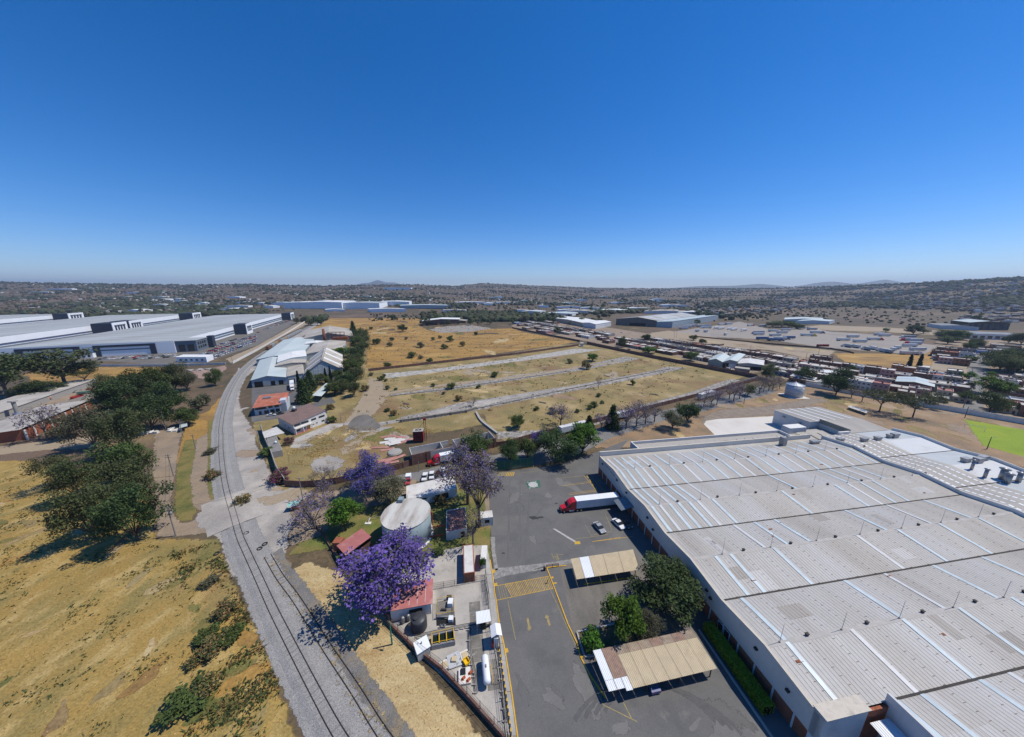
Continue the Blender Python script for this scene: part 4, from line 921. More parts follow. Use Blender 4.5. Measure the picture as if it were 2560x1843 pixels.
# planter kerbs
m_planter = m_conc_obj
def planter(label, cr, pts, soil):
    P = GS(cr, pts); c = sum(P, Vector())/len(P); t = thing('planter', label, 'planter', (c.x, c.y, .08)); mb = MB()
    for a, b in zip(P, P[1:]+P[:1]): mb.bar((a.x-c.x,a.y-c.y,.2),(b.x-c.x,b.y-c.y,.2),.3,.42)
    mb.build('kerb_wall', m_planter, t)
    mb = MB(); mb.prism([(p.x-c.x, p.y-c.y) for p in P], .0, .2); mb.build('soil', soil, t); return t
m_soil = MAT('planter_soil', (.07,.075,.025), var=.4, scale=.8, spots=(.13,.10,.06), spots_scale=.5, spots_at=.5)
planter('concrete planter in the yard under the broad dark tree', C4, [(585,255),(700,430),(905,390),(880,330),(860,220)], m_soil)
planter('concrete planter with lawn and bushes beside the long carport', C3, [(1790,580),(1870,830),(1960,815),(2600,650),(2540,420)], m_soil)
# clipped hedge between kerb walls
hl = [G(C4(1130,640),0), G(C4(1690,1430),0)]
t = thing('hedge', 'long clipped bright green hedge along the warehouse wall', 'hedge', (hl[0].x, hl[0].y, .08))
# ------------------------------------------------------------------ building helpers
def local(o_, p): return Vector((p[0]-o_[0], p[1]-o_[1], p[2] if len(p) > 2 else 0))
def gshed(name, label, cat, A, B, Dv, eave, ridge, wallm, roofm, rp=.5, doors=(), strips=0, group=None, over=.4, stripm=None, bands=(), eave2=None):
    """gabled (or lean-to) shed on a parallelogram; A,B front corners, Dv depth vector"""
    A, B, Dv = Vector((A[0],A[1],0)), Vector((B[0],B[1],0)), Vector((Dv[0],Dv[1],0)); eave2 = eave if eave2 is None else eave2
    t = thing(name, label, cat, A, 0, group); w = B - A; up = Vector((0,0,1)); o0 = Vector()
    R0 = w*rp
    mb = MB(); V = []
    for d in (o0, Dv):
        V += [d, d+w, d+w+up*eave2, d+R0+up*ridge, d+up*eave]
    mb.add(V, [(0,1,2,3,4), (9,8,7,6,5), (0,4,9,5), (1,6,7,2)]); mb.build('wall', wallm, t)
    wn_, dn = w.normalized()*over, Dv.normalized()*over
    for s, (e, ez, f) in enumerate(((o0 - wn_, eave, 0), (w + wn_, eave2, 1))):
        a = e - dn + up*(ez+.05); b = R0 - dn + up*(ridge+.12); c = R0 + Dv + dn + up*(ridge+.12); d = e + Dv + dn + up*(ez+.05)
        if (R0 - e).length < over*1.5: continue
        mb = MB(); th = Vector((0,0,-.12)); P = [a,b,c,d]
        mb.add(P + [p+th for p in P], [(0,1,2,3) if s else (3,2,1,0), (7,6,5,4) if s else (4,5,6,7)] + [(i,i+4,(i+1)%4+4,(i+1)%4) for i in range(4)])
        sl_ = mb.build('roof_slope', roofm, t)
        for k in range(strips):
            f0 = (k+.5)/strips; f1 = f0 + .12/strips*2; e_ = up*.06
            q = MB(); q.add([a.lerp(d,f0)+e_, b.lerp(c,f0)+e_, b.lerp(c,f1)+e_, a.lerp(d,f1)+e_], [(0,1,2,3)]); q.build('skylight', stripm or m_sky_strip, sl_)
    nrm = Vector((w.y, -w.x, 0)).normalized()
    for f0, f1, z0, z1, m in doors:
        mb = MB(); a, b = w*f0, w*f1
        mb.add([a+nrm*.06+up*z0, b+nrm*.06+up*z0, b+nrm*.06+up*z1, a+nrm*.06+up*z1, a-nrm*.3+up*z0, b-nrm*.3+up*z0, b-nrm*.3+up*z1, a-nrm*.3+up*z1], [(0,1,2,3),(0,4,5,1),(3,2,6,7),(1,5,6,2),(0,3,7,4)])
        mb.build('door' if z0 < .5 else 'window', m, t)
    for z0, z1, m in bands:
        mb = MB(); mb.add([nrm*.03+up*z0, w+nrm*.03+up*z0, w+nrm*.03+up*z1, nrm*.03+up*z1], [(0,1,2,3)]); mb.build('wall_band', m, t)
    return t
def blk(mb, A, B, Dv, z0, z1):
    P = [A, B, B+Dv, A+Dv]; mb.prism([(p.x, p.y) for p in P], z0, z1); return mb
def flat_house(name, label, cat, A, B, Dv, h, wallm, roofm, par=.5, wins=(), group=None, tanks=0, rnd=random, side_wins=True, porch=False):
    A, B, Dv = Vector((A[0],A[1],0)), Vector((B[0],B[1],0)), Vector((Dv[0],Dv[1],0)); w = B - A; t = thing(name, label, cat, A, 0, group); o0 = Vector()
    u, v = w.normalized(), Dv.normalized()
    mb = MB(); blk(mb, o0, w, Dv, 0, h); mb.build('wall', wallm, t)
    mb = MB(); blk(mb, u*.2+v*.2, w-u*.2+v*.2, Dv-v*.4, h+.003, h+.05); mb.build('roof', roofm, t)
    if par:
        mb = MB()
        blk(mb, o0-u*.02-v*.02, w+u*.02-v*.02, v*.2, h, h+par); blk(mb, Dv-v*.18-u*.02, Dv-v*.18+w+u*.02, v*.2, h, h+par)
        blk(mb, v*.185-u*.02, v*.185+u*.18, Dv-v*.37, h, h+par-.01); blk(mb, w+v*.185-u*.18, w+v*.185+u*.02, Dv-v*.37, h, h+par-.01); mb.build('parapet', wallm, t)
    nrm = Vector((w.y,-w.x,0)).normalized(); L = w.length
    for f0, f1, z0, z1, m in wins:
        a, b = w*f0 + nrm*.03, w*f1 + nrm*.03; mb = MB(); up = Vector((0,0,1)); bk = -nrm*.1
        mb.add([a+up*z0,b+up*z0,b+up*z1,a+up*z1,a+bk+up*z0,b+bk+up*z0,b+bk+up*z1,a+bk+up*z1], [(0,1,2,3),(0,4,5,1),(3,2,6,7),(1,5,6,2),(0,3,7,4)]); mb.build('door' if z0 < .3 else 'window', m, t)
    for k in range(tanks):
        p = w*rnd.uniform(.2,.8) + Dv*rnd.uniform(.3,.8); mb = MB(); mb.lathe([(.5,h+.05),(.52,h+.8),(.45,h+1.05),(.2,h+1.2)], 9, (p.x,p.y)); mb.build('water_tank', m_gutter if rnd.random() < .7 else m_white_sheet, t, True)
    return t
m_plaster_w = MAT('white_plaster', (.66,.64,.60), var=.08, scale=.4, spots=(.5,.48,.45), spots_scale=.5, spots_at=.64)
m_flat_white = MAT('white_roof_coat', (.58,.56,.53), var=.1, scale=.3, spots=(.45,.43,.40), spots_scale=.4, spots_at=.6, grain=.06)
m_pink_roof = MAT('pink_roof_paint', (.40,.145,.135), var=.12, scale=.5, spots=(.46,.26,.23), spots_scale=.4, spots_at=.6)
m_brown = MAT('brown_wall', (.13,.07,.05), var=.15, scale=1)
m_brown_brick = MAT('dark_brick', (.16,.085,.065), var=.25, scale=1.0, grain=.3, grain_scale=4, spots=(.22,.16,.13), spots_scale=.5, spots_at=.62)
m_grey_wall = MAT('grey_block_wall', (.33,.315,.29), var=.12, scale=.6, spots=(.25,.235,.215), spots_scale=.6, spots_at=.6, grain=.1)
# ------------------------------------------------------------------ compound paving
sheet('lawn', GS(D0, [(700,1160),(640,1230),(735,1215),(800,1235),(930,1280),(1085,1250),(1090,1110),(1080,1060),(960,1080),(880,1100),(780,1120)]), m_lawn, Z*12, soft=1.5)
sheet('gravel_margin', GS(B2, [(1130,790),(1500,740),(1900,700),(2235,640),(2235,760),(1900,900),(1500,1000),(1200,1250),(900,1350),(860,1250),(960,1050)]), m_dirt, Z*13, soft=1.5)
sheet('compound_paving', GS(C3, [(-560,180),(-180,110),(240,-220),(640,-300),(880,-310),(935,0),(965,230),(1050,690),(1190,1632),(1340,2100),(1300,2100),(1030,1632),(600,1180),(230,830),(0,590),(-240,380)]), m_conc, Z*14)
m_conc_dark = MAT('stained_concrete', (.20,.185,.16), var=.15, scale=.5, coords='World', spots=(.12,.115,.105), spots_scale=.4, spots_at=.52, more=[((.33,.31,.28), .6, .64, .06)], grain=.12, grain_scale=5)
m_conc_mid = MAT('dusty_concrete', (.31,.28,.235), var=.15, scale=.5, coords='World', spots=(.2,.185,.16), spots_scale=.4, spots_at=.58, grain=.12, grain_scale=5)
gp = GS(C3, [(570,600),(960,540),(1190,1632),(1030,1632),(600,1180)]); ua = Vector((math.cos(WA), math.sin(WA), 0)); va = Vector((-math.sin(WA), math.cos(WA), 0))
c0 = G(C3(960,1632)) - ua*3
for i in range(9):                                   # individual slabs of the lower yard
    for j in range(4):
        p = c0 + ua*(j*2.55 - i*.05) + va*(i*2.5 + 1.2)
        pts = [p, p+ua*2.5, p+ua*2.5+va*2.45, p+va*2.45]
        c = p + ua*1.25 + va*1.25; u_, v_ = PRJ((c.x, c.y, 0)); 
        if (u_-1000)/.24691 > 1050 + ((v_-1440)/.24691-1632)*.15 or (u_-1000)/.24691 < 100 + ((v_-1440)/.24691-700)*.93 + 380 - 330*(((v_-1440)/.24691) < 1000): continue
        sheet('paving_slab', pts, m_conc_dark if (i*7+j*3) % 3 else m_conc_mid, Z*16, kind='structure')
sheet('concrete_apron', GS(B3, [(230,1570),(640,1490),(660,1640),(1010,1640),(1010,1800),(100,1800)]), m_conc, Z*15)
sheet('office_path', GS(B3, [(840,1390),(935,1380),(975,1640),(870,1640)]), m_paving, Z*15)
sheet('office_path', GS(B3, [(900,760),(990,720),(1010,900),(1060,1060),(1000,1130),(930,1150)]), m_dirt, Z*14, soft=.5)
# ------------------------------------------------------------------ big round water tank
m_tank = MAT('blue_grey_tank', (.21,.27,.30), var=.12, scale=.4, rough=.45, stretch=(1,1,.25), spots=(.27,.33,.35), spots_scale=.5, spots_at=.58)
m_tank_roof = MAT('ribbed_tank_roof', (.50,.50,.48), var=.1, scale=.25, spots=(.30,.265,.24), spots_scale=.28, spots_at=.56, spots_soft=.1, stretch=(1,.25,1,R(20)))
TC = Vector((-30.4, 79.2, 0)); TRd, TH = 6.75, 7.7
t = thing('water_storage_tank', 'large round blue-grey water tank with stained ribbed roof behind the purple tree', 'water tank', TC)
mb = MB(); mb.lathe([(TRd,0),(TRd,TH)], 48); mb.build('shell', m_tank, t, True)
mb = MB(); mb.lathe([(TRd+.55,0),(TRd+.55,.3)], 48); mb.build('base_ring', m_plaster_w, t)
mb = MB(); n = 46; V = []; F = []
for i in range(n*4+1):
    x = -TRd + 2*TRd*i/(n*4); y = math.sqrt(max(0, (TRd+.1)**2 - x*x)); h = (.09 if i % 4 in (1,2) else 0)
    V += [(x,-y,TH+.02+h),(x,y,TH+.02+h)]
for i in range(n*4): F.append((2*i,2*i+2,2*i+3,2*i+1))
mb.add(V, F); mb.build('roof', m_tank_roof, t)
mb = MB(); mb.lathe([(TRd+.02,TH-.25),(TRd+.08,TH-.1),(TRd+.08,TH+.01)], 48); mb.build('rim_angle', m_tank, t)
mb = MB(); mb.box(-3.9,4.4,TH,-2.5,6.1,TH+1.1); mb.build('hatch_box', m_tank, t)
mb = MB()
for z in np.arange(.4, TH+1, .4): mb.bar((-2.2,6.9,z),(-1.7,6.9,z),.05)
for x in (-2.2,-1.7): mb.bar((x,6.9,0),(x,6.9,TH+1.2),.05)
mb.build('ladder', m_steel, t)
m_redpipe = MAT('red_pipe', (.48,.035,.02), rough=.4, var=.1)
for z, a in ((3.6,R(12)),(1.2,R(-8))):
    mb = MB(); p = Vector((TRd*math.cos(a),TRd*math.sin(a),z*.5)); mb.tube(p, p+Vector((4.1,.75,0)), .13, .13, 8); mb.tube(p+Vector((.35,.05,0)), p+Vector((.35,.05,-p.z)), .1, .1, 6); mb.tube(p+Vector((2,.3,0)), p+Vector((2,.3,-p.z)), .06, .06, 6); mb.build('red_pipe', m_redpipe, t)
mb = MB(); mb.tube((TRd+.15,1.7,0),(TRd+.15,1.7,TH-1.0),.1,.1,6); mb.tube((TRd+.15,1.7,TH-1.0),(TRd-.3,1.7,TH-1.0),.1,.1,6); mb.build('red_pipe', m_redpipe, t)
# small white plinth/valve set on the lawn left of the tank
q = G(B2(1720,1115)); t = thing('valve_stand', 'white valve stand on the lawn left of the round tank', 'valve', (q.x, q.y, .05)); mb = MB(); mb.box(-.9,-.5,0,.9,.5,.25); mb.build('plinth', m_plaster_w, t)
mb = MB(); mb.tube((0,0,.25),(0,1.6,.8),.14,.14,8); mb.tube((0,1.6,.8),(3.6,2.4,.8),.08,.08,6); mb.tube((0,.6,.4),(0,.6,1.1),.05,.05,6); mb.box(-.25,.35,1.1,.25,.85,1.15); mb.build('valve_pipe', m_steel, t)
# ------------------------------------------------------------------ compound buildings
A = G(E1(230,1790)); B = G(E1(1500,1470)); dv = (G(E1(210,1040),3.2) - G(E1(215,1480),3.2)); dv.z = 0
t = flat_house('laboratory_building', 'low white building with flat white roof beside the round tank', 'building', A + dv*.0, B + (B-A)*.25, dv*1.0, 3.2, m_plaster_w, m_flat_white, .12,
    wins=((.25,.38,2.0,2.5,m_glass),(.56,.66,.0,2.5,m_dark),(.68,.82,.4,2.5,m_glass)))
A = G(B3(500,1300)); B = G(B3(720,1255)); 
flat_house('pump_room', 'narrow white pump room with dull red roof right of the round tank', 'building', A, B, va*9.5 + ua*-.2, 2.7, m_plaster_w, MAT('dull_red_roof', (.27,.125,.11), var=.15, scale=.5, spots=(.33,.2,.18), spots_scale=.5, spots_at=.6), .18, wins=((.7,.9,0,2.1,m_dark),))
A = G(D2(165,640)); B = G(D2(385,610)); t = flat_house('control_room', 'white-roofed brown brick control room with dark shade on its left', 'building', A, B, va*9.0, 2.9, m_brick, m_flat_white, .1, wins=((.1,.3,.9,1.9,m_glass),))
mb = MB(); mb.box(3.6,4.4,0,5.1,8.9,2.9); mb.build('annex', m_plaster_w, t)
A = G(B3(1000,1130)) ; flat_house('guard_booth', 'small white flat-roofed booth at the yard edge beneath the bare tree', 'building', A - ua*3.6, A, va*3.0, 2.8, m_plaster_w, m_flat_white, .1, wins=((.3,.7,1,2.1,m_dark),))
# left red-roofed house
P = [G(B2(1400,1340),3.0), G(B2(1500,1470),3.0), G(B2(1745,1270),3.0), G(B2(1640,1175),3.0)]
A, B, Dv = P[0], P[1], (P[3]-P[0]); 
t = gshed('red_roofed_house', 'small brown house with sloping faded red roof beside the purple tree', 'house', A, B, Dv, 2.7, 3.6, m_brown, m_pink_roof, rp=.98, doors=((.15,.35,0,2,m_dark),))
mb = MB(); mb.box(-2.5,1.2,0,-.2,3.4,2.4); mb.build('side_room', m_brick, t)
# pump house with pink roof in the lower compound
A = G(C2(1845,350),3.2); B = G(C2(2255,268),3.2); Dv = G(C2(2262,45),3.2) - B; A.z = B.z = Dv.z = 0
t = gshed('pump_house', 'white pump house with bright pink sheet roof under the purple tree', 'pump house', A, B, Dv, 3.2, 3.35, m_plaster_w, m_pink_roof, rp=.02, doors=((.45,.78,1.4,2.3,m_dark),))
for k in range(4):
    f = .25 + k*.2; mb = MB(); p = (B-A)*f; mb.bar((p.x, p.y+.2, 3.36), (p.x+Dv.x*.9, p.y+Dv.y*.9, 3.36), .07, .05); mb.build('roof_rib', m_plaster_w, t)
# black water tank
m_blk = MAT('black_plastic', (.045,.047,.052), rough=.45, var=.1, scale=2)
q = G(C3(195,520)); t = thing('black_water_tank', 'black ribbed plastic water tank beside the pink-roofed pump house', 'water tank', (q.x, q.y, .06))
prof = [(1.62,0)]
for k in range(6): prof += [(1.68, .08+k*.38),(1.68,.2+k*.38),(1.6,.28+k*.38),(1.6,.38+k*.38)]
prof += [(1.6,2.45),(1.45,2.62),(.5,2.85)]
mb = MB(); mb.lathe(prof, 28); mb.build('shell', m_blk, t, True)
mb = MB(); mb.lathe([(.42,2.83),(.42,3.02),(.1,3.06)], 14, (-.5,-.4)); mb.build('lid', m_blk, t)
mb = MB(); mb.tube((-1.3,-.9,2.1),(-1.75,-1.3,2.1),.22,.22,8); mb.build('inlet', m_gutter, t)
for i, p in enumerate((C3(32,480), C3(88,455))):
    q = G(p); t = thing('pressure_vessel', ['grey pressure vessel by the pump house, farther from the black tank', 'grey pressure vessel by the pump house, next to the black tank'][i], 'pressure vessel', (q.x, q.y, .06), 0, 'pressure vessels')
    mb = MB(); mb.lathe([(.25,.15),(.38,.3),(.4,.5),(.4,1.4),(.3,1.62),(.06,1.72)], 14); mb.build('shell', m_steel, t, True); mb = MB(); mb.tube((0,0,.0),(0,0,.2),.3,.3,8); mb.build('foot', m_gutter, t); mb = MB(); mb.tube((.3,0,.8),(.9,.1,.8),.05,.05,6); mb.build('pipe', m_gutter, t)
# white gas tank on saddles
a, b = G(C3(856,800), 1.6), G(C3(886,1095), 1.6); c = (a+b)/2; d = (a-b); L = d.length; rz = math.atan2(d.y, d.x)
t = thing('gas_tank', 'long white cylindrical gas tank lying on saddles beside the fence', 'gas tank', (c.x, c.y, .06), rz)
mb = MB(); r = .68; prof = [(.02,-L/2-.02),(.3,-L/2+.02),(.52,-L/2+.14),(r,-L/2+.4),(r,L/2-.4),(.52,L/2-.14),(.3,L/2-.02),(.02,L/2+.02)]
mb.lathe(prof, 22); mb.V = [(z, x, y+1.5) for x, y, z in mb.V]; mb.build('shell', m_white_sheet, t, True)
for x in (-L*.3, L*.3): mb = MB(); mb.box(x-.2,-.5,0,x+.2,.5,1.0); mb.build('saddle', m_conc_obj, t)
mb = MB(); mb.box(-.2,-.13,2.17,.35,.13,2.27); mb.tube((0,0,2.1),(0,0,2.35),.09,.09,8); mb.build('valve_box', m_steel, t)
mb = MB(); yb = MAT('yellow_gas_pipe', (.6,.36,.02), var=.1)
mb.tube((-L*.35,-1.1,.5),(L*.25,-1.1,.5),.05,.05,6); 
for x in (-L*.35,L*.25): mb.tube((x,-1.1,0),(x,-1.1,.5),.04,.04,6)
mb.build('yellow_pipe', yb, t)
# canopies
def canopy(label, cr, pts, z, posts=True, mat=None):
    P = [G(cr(*p), z) for p in pts]; c = sum(P, Vector())/4; t = thing('sheet_canopy', label, 'canopy', (c.x, c.y, .06)); Q = [p - Vector((c.x,c.y,.06)) for p in P]
    rib_panel(Q, 0, 1, 0, 1, .28, .04).build('roof_sheet', mat or m_white_sheet, t)
    for q in Q: mb = MB(); q2 = q*.92; mb.bar((q2.x,q2.y,0),(q2.x,q2.y,q.z-.02),.1); mb.build('post', m_steel, t)
    return t
t = canopy('square white sheet canopy over pumps in the lower compound', D3, [(1548,655),(1842,592),(1812,352),(1535,402)], 2.9)
mb = MB(); mb.box(-.6,-.5,0,.6,.5,1.1); mb.tube((.7,0,.4),(1.4,.2,.4),.2,.2,10); mb.build('pump_set', m_gutter, t)
pa, pb, pc, pd = [G(D3(*p), 3.0) for p in ((1850,935),(2070,880),(2030,640),(1820,690))]
c = (pa+pb+pc+pd)/4; t = thing('gabled_kiosk', 'small kiosk with white gabled roof at the pavement kerb', 'kiosk', (c.x, c.y, .1)); O_ = Vector((c.x,c.y,.1)); up = Vector((0,0,.55))
ra, rb = (pa+pb)/2+up-O_, (pc+pd)/2+up-O_; pa, pb, pc, pd = [p-O_ for p in (pa,pb,pc,pd)]
for P in ((pa, ra, rb, pd), (ra, pb, pc, rb)): mb = MB(); mb.add([*P, *[p-Vector((0,0,.06)) for p in P]], [(0,1,2,3),(7,6,5,4),(0,4,5,1),(2,6,7,3)]); mb.build('roof_slope', m_white_sheet, t)
mb = MB(); mb.box(-.35,-1.3,0,.55,.9,2.6); mb.build('booth', m_plaster_w, t); mb = MB(); mb.box(-.8,-1.2,0,-.37,-.6,1.2); mb.build('hydrant_box', m_redpipe, t)
mb = MB(); mb.box(.58,-.9,1.0,.62,.3,2.0); mb.build('window', m_glass, t)
q = G(D3(460,1250)); t = thing('pump_cabin', 'small slant-roofed white metal cabin at the boundary wall', 'cabin', (q.x, q.y, .06), R(35)); mb = MB(); mb.prism([(-1.2,-1),(1.2,-1),(1.2,1),(-1.2,1)], 0, [2.1,2.1,2.4,2.4]); mb.build('shell', MAT('grey_cladding', (.42,.43,.43), var=.06), t)
mb = MB(); mb.add([(-1.35,-1.15,2.12),(1.35,-1.15,2.12),(1.35,1.15,2.5),(-1.35,1.15,2.5)], [(0,1,2,3)]); mb.build('roof_sheet', m_white_sheet, t); mb = MB(); mb.tube((0,.2,2.3),(0,.2,2.75),.12,.12,8); mb.build('roof_vent', m_steel, t)
# treatment basin with yellow rails, machine platform, chemical platform
q = [G(D3(*p)) for p in ((650,1175),(1110,1080),(1090,860),(655,960))]; c = sum(q, Vector())/4; t = thing('treatment_basin', 'concrete treatment basin with yellow railing and dark green water', 'basin', (c.x, c.y, .06)); Q = [p-Vector((c.x,c.y,0)) for p in q]
mb = MB()
for a, b in zip(Q, Q[1:]+Q[:1]): mb.bar((a.x,a.y,.6),(b.x,b.y,.6),.25,1.2)
mb.build('basin_wall', m_conc_obj, t); mb = MB(); mb.prism([(p.x*.95,p.y*.95) for p in Q], .3, .75); mb.build('water', MAT('green_water', (.012,.02,.008), rough=.1, var=.2), t)
for f in (.0,.33,.66,1.0):
    mb = MB(); a = Q[0].lerp(Q[1], f); b = Q[3].lerp(Q[2], f); mb.bar((a.x,a.y,1.3),(b.x,b.y,1.3),.16,.12); mb.build('cross_beam', yb, t)
for a, b in zip(Q, Q[1:]+Q[:1]):
    mb = MB(); mb.bar((a.x,a.y,1.75),(b.x,b.y,1.75),.08); mb.bar((a.x,a.y,1.2),(a.x,a.y,1.75),.08); mb.build('railing', yb, t)
q = [G(D3(*p)) for p in ((745,560),(1105,500),(1100,180),(750,240))]; c = sum(q, Vector())/4; t = thing('machine_platform', 'railed machine platform with white blower box beside the black tank', 'platform', (c.x, c.y, .06)); Q = [p-Vector((c.x,c.y,0)) for p in q]
mb = MB(); mb.prism([(p.x,p.y) for p in Q], .0, .45); mb.build('deck', m_conc_dark, t)
mb = MB(); mb.box(.4,.2,.45,1.5,1.6,1.5); mb.build('blower_box', m_white_sheet, t); mb = MB(); mb.box(-.2,1.9,.45,.9,2.6,1.2); mb.tube((-.9,-.5,.7),(.3,-.5,.7),.22,.22,10); mb.build('blower', m_gutter, t)
mb = MB(); mb.box(-1.7,-2.2,.45,1.7,-1.9,.7); mb.build('pipe_rack', m_steel, t)
for a, b in zip(Q, Q[1:]+Q[:1]):
    for z in (1.0, 1.5): mb = MB(); mb.bar((a.x,a.y,z),(b.x,b.y,z),.06); mb.build('railing', yb if z > 1.2 else m_steel, t)
    mb = MB(); mb.bar((a.x,a.y,.4),(a.x,a.y,1.5),.07); mb.build('railing_post', m_steel, t)
q = [G(D3(*p)) for p in ((745,690),(1130,680),(1120,520),(740,580))]; c = sum(q, Vector())/4; t = thing('settling_pit', 'dark pit with white hatch in front of the machine platform', 'pit', (c.x, c.y, .06)); Q = [p-Vector((c.x,c.y,0)) for p in q]
mb = MB(); mb.prism([(p.x,p.y) for p in Q], 0, .12); mb.build('cover', m_dark, t); mb = MB(); mb.box(.5,-.2,.12,1.5,.8,.9); mb.build('hatch', m_white_sheet, t); mb = MB(); mb.tube((-1.2,-1.2,.5),(.2,-1.0,.5),.15,.15,8); mb.tube((-.9,-1.2,0),(-.9,-1.2,1.0),.08,.08,6); mb.tube((-.2,-1.1,0),(-.2,-1.1,1.0),.08,.08,6); mb.build('valve_group', m_steel, t)
q = [G(D3(*p)) for p in ((985,1600),(1260,1500),(1190,1215),(945,1330))]; c = sum(q, Vector())/4; t = thing('stained_slab', 'pale paint-stained slab with a small tan hatch', 'slab', (c.x, c.y, .06)); Q = [p-Vector((c.x,c.y,0)) for p in q]
mb = MB(); mb.prism([(p.x,p.y) for p in Q], 0, .35); mb.build('slab', MAT('stained_pale_slab', (.45,.46,.47), var=.1, scale=1, spots=(.2,.2,.2), spots_scale=1.6, spots_at=.6, spots_soft=.04), t); mb = MB(); mb.box(-.45,-.45,.35,.45,.45,.75); mb.build('hatch', MAT('tan_hatch', (.52,.42,.26), var=.1), t)
for i, (p, lb) in enumerate(((D3(900,1500), 'square tan inspection hatch left of the stained slab'), (D3(1310,1300), 'square tan inspection hatch right of the stained slab'))):
    q = G(p); t = thing('inspection_hatch', lb, 'hatch', (q.x, q.y, .06), R(25), 'inspection hatches'); mb = MB(); mb.box(-.8,-.8,0,.8,.8,.3); mb.build('rim', m_plaster_w, t); mb = MB(); mb.box(-.55,-.55,.3,.55,.55,.36); mb.build('cover', MAT('tan_hatch', ()), t)
q = G(C3(655,1030)); t = thing('pump_skid', 'concrete pump plinth with orange-red pumps near the gas tank', 'pump', (q.x, q.y, .06), WA); mb = MB(); mb.box(-1.1,-1.3,0,1.1,1.3,.5); mb.build('plinth', m_plaster_w, t)
for x, y in ((-.4,-.6),(.5,-1.0),(.9,.1)): mb = MB(); mb.tube((x,y,.7),(x+.5,y+.3,.7),.22,.22,10); mb.box(x-.2,y-.2,.5,x+.3,y+.2,.62); mb.build('pump', MAT('orange_red', (.42,.09,.03), var=.2), t)
mb = MB(); mb.box(-.7,.1,.5,.2,1.1,.75); mb.build('open_pit', m_dark, t)
q = G(C3(672,890)); t = thing('yellow_crate', 'bright yellow plastic crate beside the pump plinth', 'crate', (q.x, q.y, .4), R(40)); mb = MB(); mb.box(-.5,-.6,0,.5,.6,.12); 
for a in ((-.5,-.6,.5,-.52),(-.5,.52,.5,.6),(-.5,-.52,-.42,.52),(.42,-.52,.5,.52)): mb.box(a[0],a[1],.12,a[2],a[3],.5)
mb.build('shell', MAT('bright_yellow', (.75,.45,.01), var=.05), t)
# pipe runs on the ground
for lb, cr, pts in (('pipe run crossing the compound above the gas tank', C3, [(690,520),(690,800),(740,1000),(760,1200)]), ('pipe rack crossing the compound below the black tank', C3, [(150,640),(560,545),(690,520),(880,480)]), ('pipe run along the striped kerb of the compound', C3, [(980,640),(1000,900),(1030,1200),(1060,1500)])):
    P = GS(cr, pts); t = thing('pipe_run', lb, 'pipe', (P[0].x, P[0].y, .06)); 
    for k in range(3):
        mb = MB(); o_ = Vector((P[0].x, P[0].y, .06))
        for a, b in zip(P, P[1:]):
            off = Vector((-(b-a).y, (b-a).x, 0)).normalized()*k*.28; mb.tube(a-o_+off+Vector((0,0,.35)), b-o_+off+Vector((0,0,.35)), .06, .06, 6)
        mb.build('pipe', [m_gutter, m_steel, m_gutter][k], t)
    mb = MB()
    for a, b in zip(P, P[1:]):
        for f in (.1,.5,.9): c = a.lerp(b, f) - o_; mb.box(c.x-.3,c.y-.3,0,c.x+.4,c.y-.1,.3)
    mb.build('support', m_conc_obj, t)
# ------------------------------------------------------------------ fences and walls of the compound
def fence(label, pts, h, post_m, rail_m, step=3.0, base=None, base_h=.0, name='wire_fence', cat='fence', wires=3, base_w=.25, mesh_m=None):
    o_ = pts[0]; t = thing(name, label, cat, (o_.x, o_.y, 0)); P = [p - Vector((o_.x, o_.y, 0)) for p in pts]
    if base: 
        for a, b in zip(P, P[1:]):
            mb = MB(); mb.bar((a.x,a.y,base_h/2),(b.x,b.y,base_h/2),base_w,base_h); mb.build('base_wall', base, t)
    Q = resample(P, step); pm = None
    for q in Q:
        if pm is None: mb = MB(); mb.tube((0,0,0),(0,0,h-base_h),.05,.05,5); o = mb.build('post', post_m, t); pm = o.data
        else: o = link('post', pm, t)
        o.location = (q.x, q.y, base_h)
    for k in range(wires):
        z = base_h + (h-base_h)*(k+1)/wires - .05; mb = MB()
        for a, b in zip(P, P[1:]): mb.bar((a.x,a.y,z),(b.x,b.y,z),.03)
        mb.build('rail', rail_m, t)
    if mesh_m:
        mb = MB()
        for a, b in zip(P, P[1:]): mb.add([(a.x,a.y,base_h+.05),(b.x,b.y,base_h+.05),(b.x,b.y,h),(a.x,a.y,h)], [(0,1,2,3)])
        mb.build('mesh', mesh_m, t)
    return t
def net_mat(name, col, alpha):
    m = bpy.data.materials.new(name); m.use_nodes = True; t = m.node_tree; b = t.nodes['Principled BSDF']; b.inputs['Base Color'].default_value = (*col,1); b.inputs['Roughness'].default_value = .8
    tr = N(t,'ShaderNodeBsdfTransparent'); ms = N(t,'ShaderNodeMixShader'); ms.inputs[0].default_value = alpha
    t.links.new(tr.outputs[0], ms.inputs[1]); t.links.new(b.outputs[0], ms.inputs[2]); t.links.new(ms.outputs[0], t.nodes['Material Output'].inputs[0]); return m
m_chain = net_mat('chain_link', (.12,.12,.12), .16); m_greennet = net_mat('green_screen', (.01,.085,.05), .9)
bw = [G(p) for p in [C2(1450,-300), C2(1700,180), C3(-120,490), C3(160,760), C3(420,960), C3(700,1260), C3(1030,1632), (1330,1960)]]
fence('brown boundary wall with wire fence along the straw strip', bw, 2.9, m_gutter, m_gutter, 3.2, m_brown_brick, 1.1, 'boundary_wall', 'wall', 2, .4, m_chain)
fence('dark wire fence between the compound and the pavement', [p + Vector((-.3,0,.0)) for p in fence_line[1:]], 2.1, m_gutter, m_gutter, 2.6, m_conc_obj, .3, wires=3, mesh_m=m_chain)
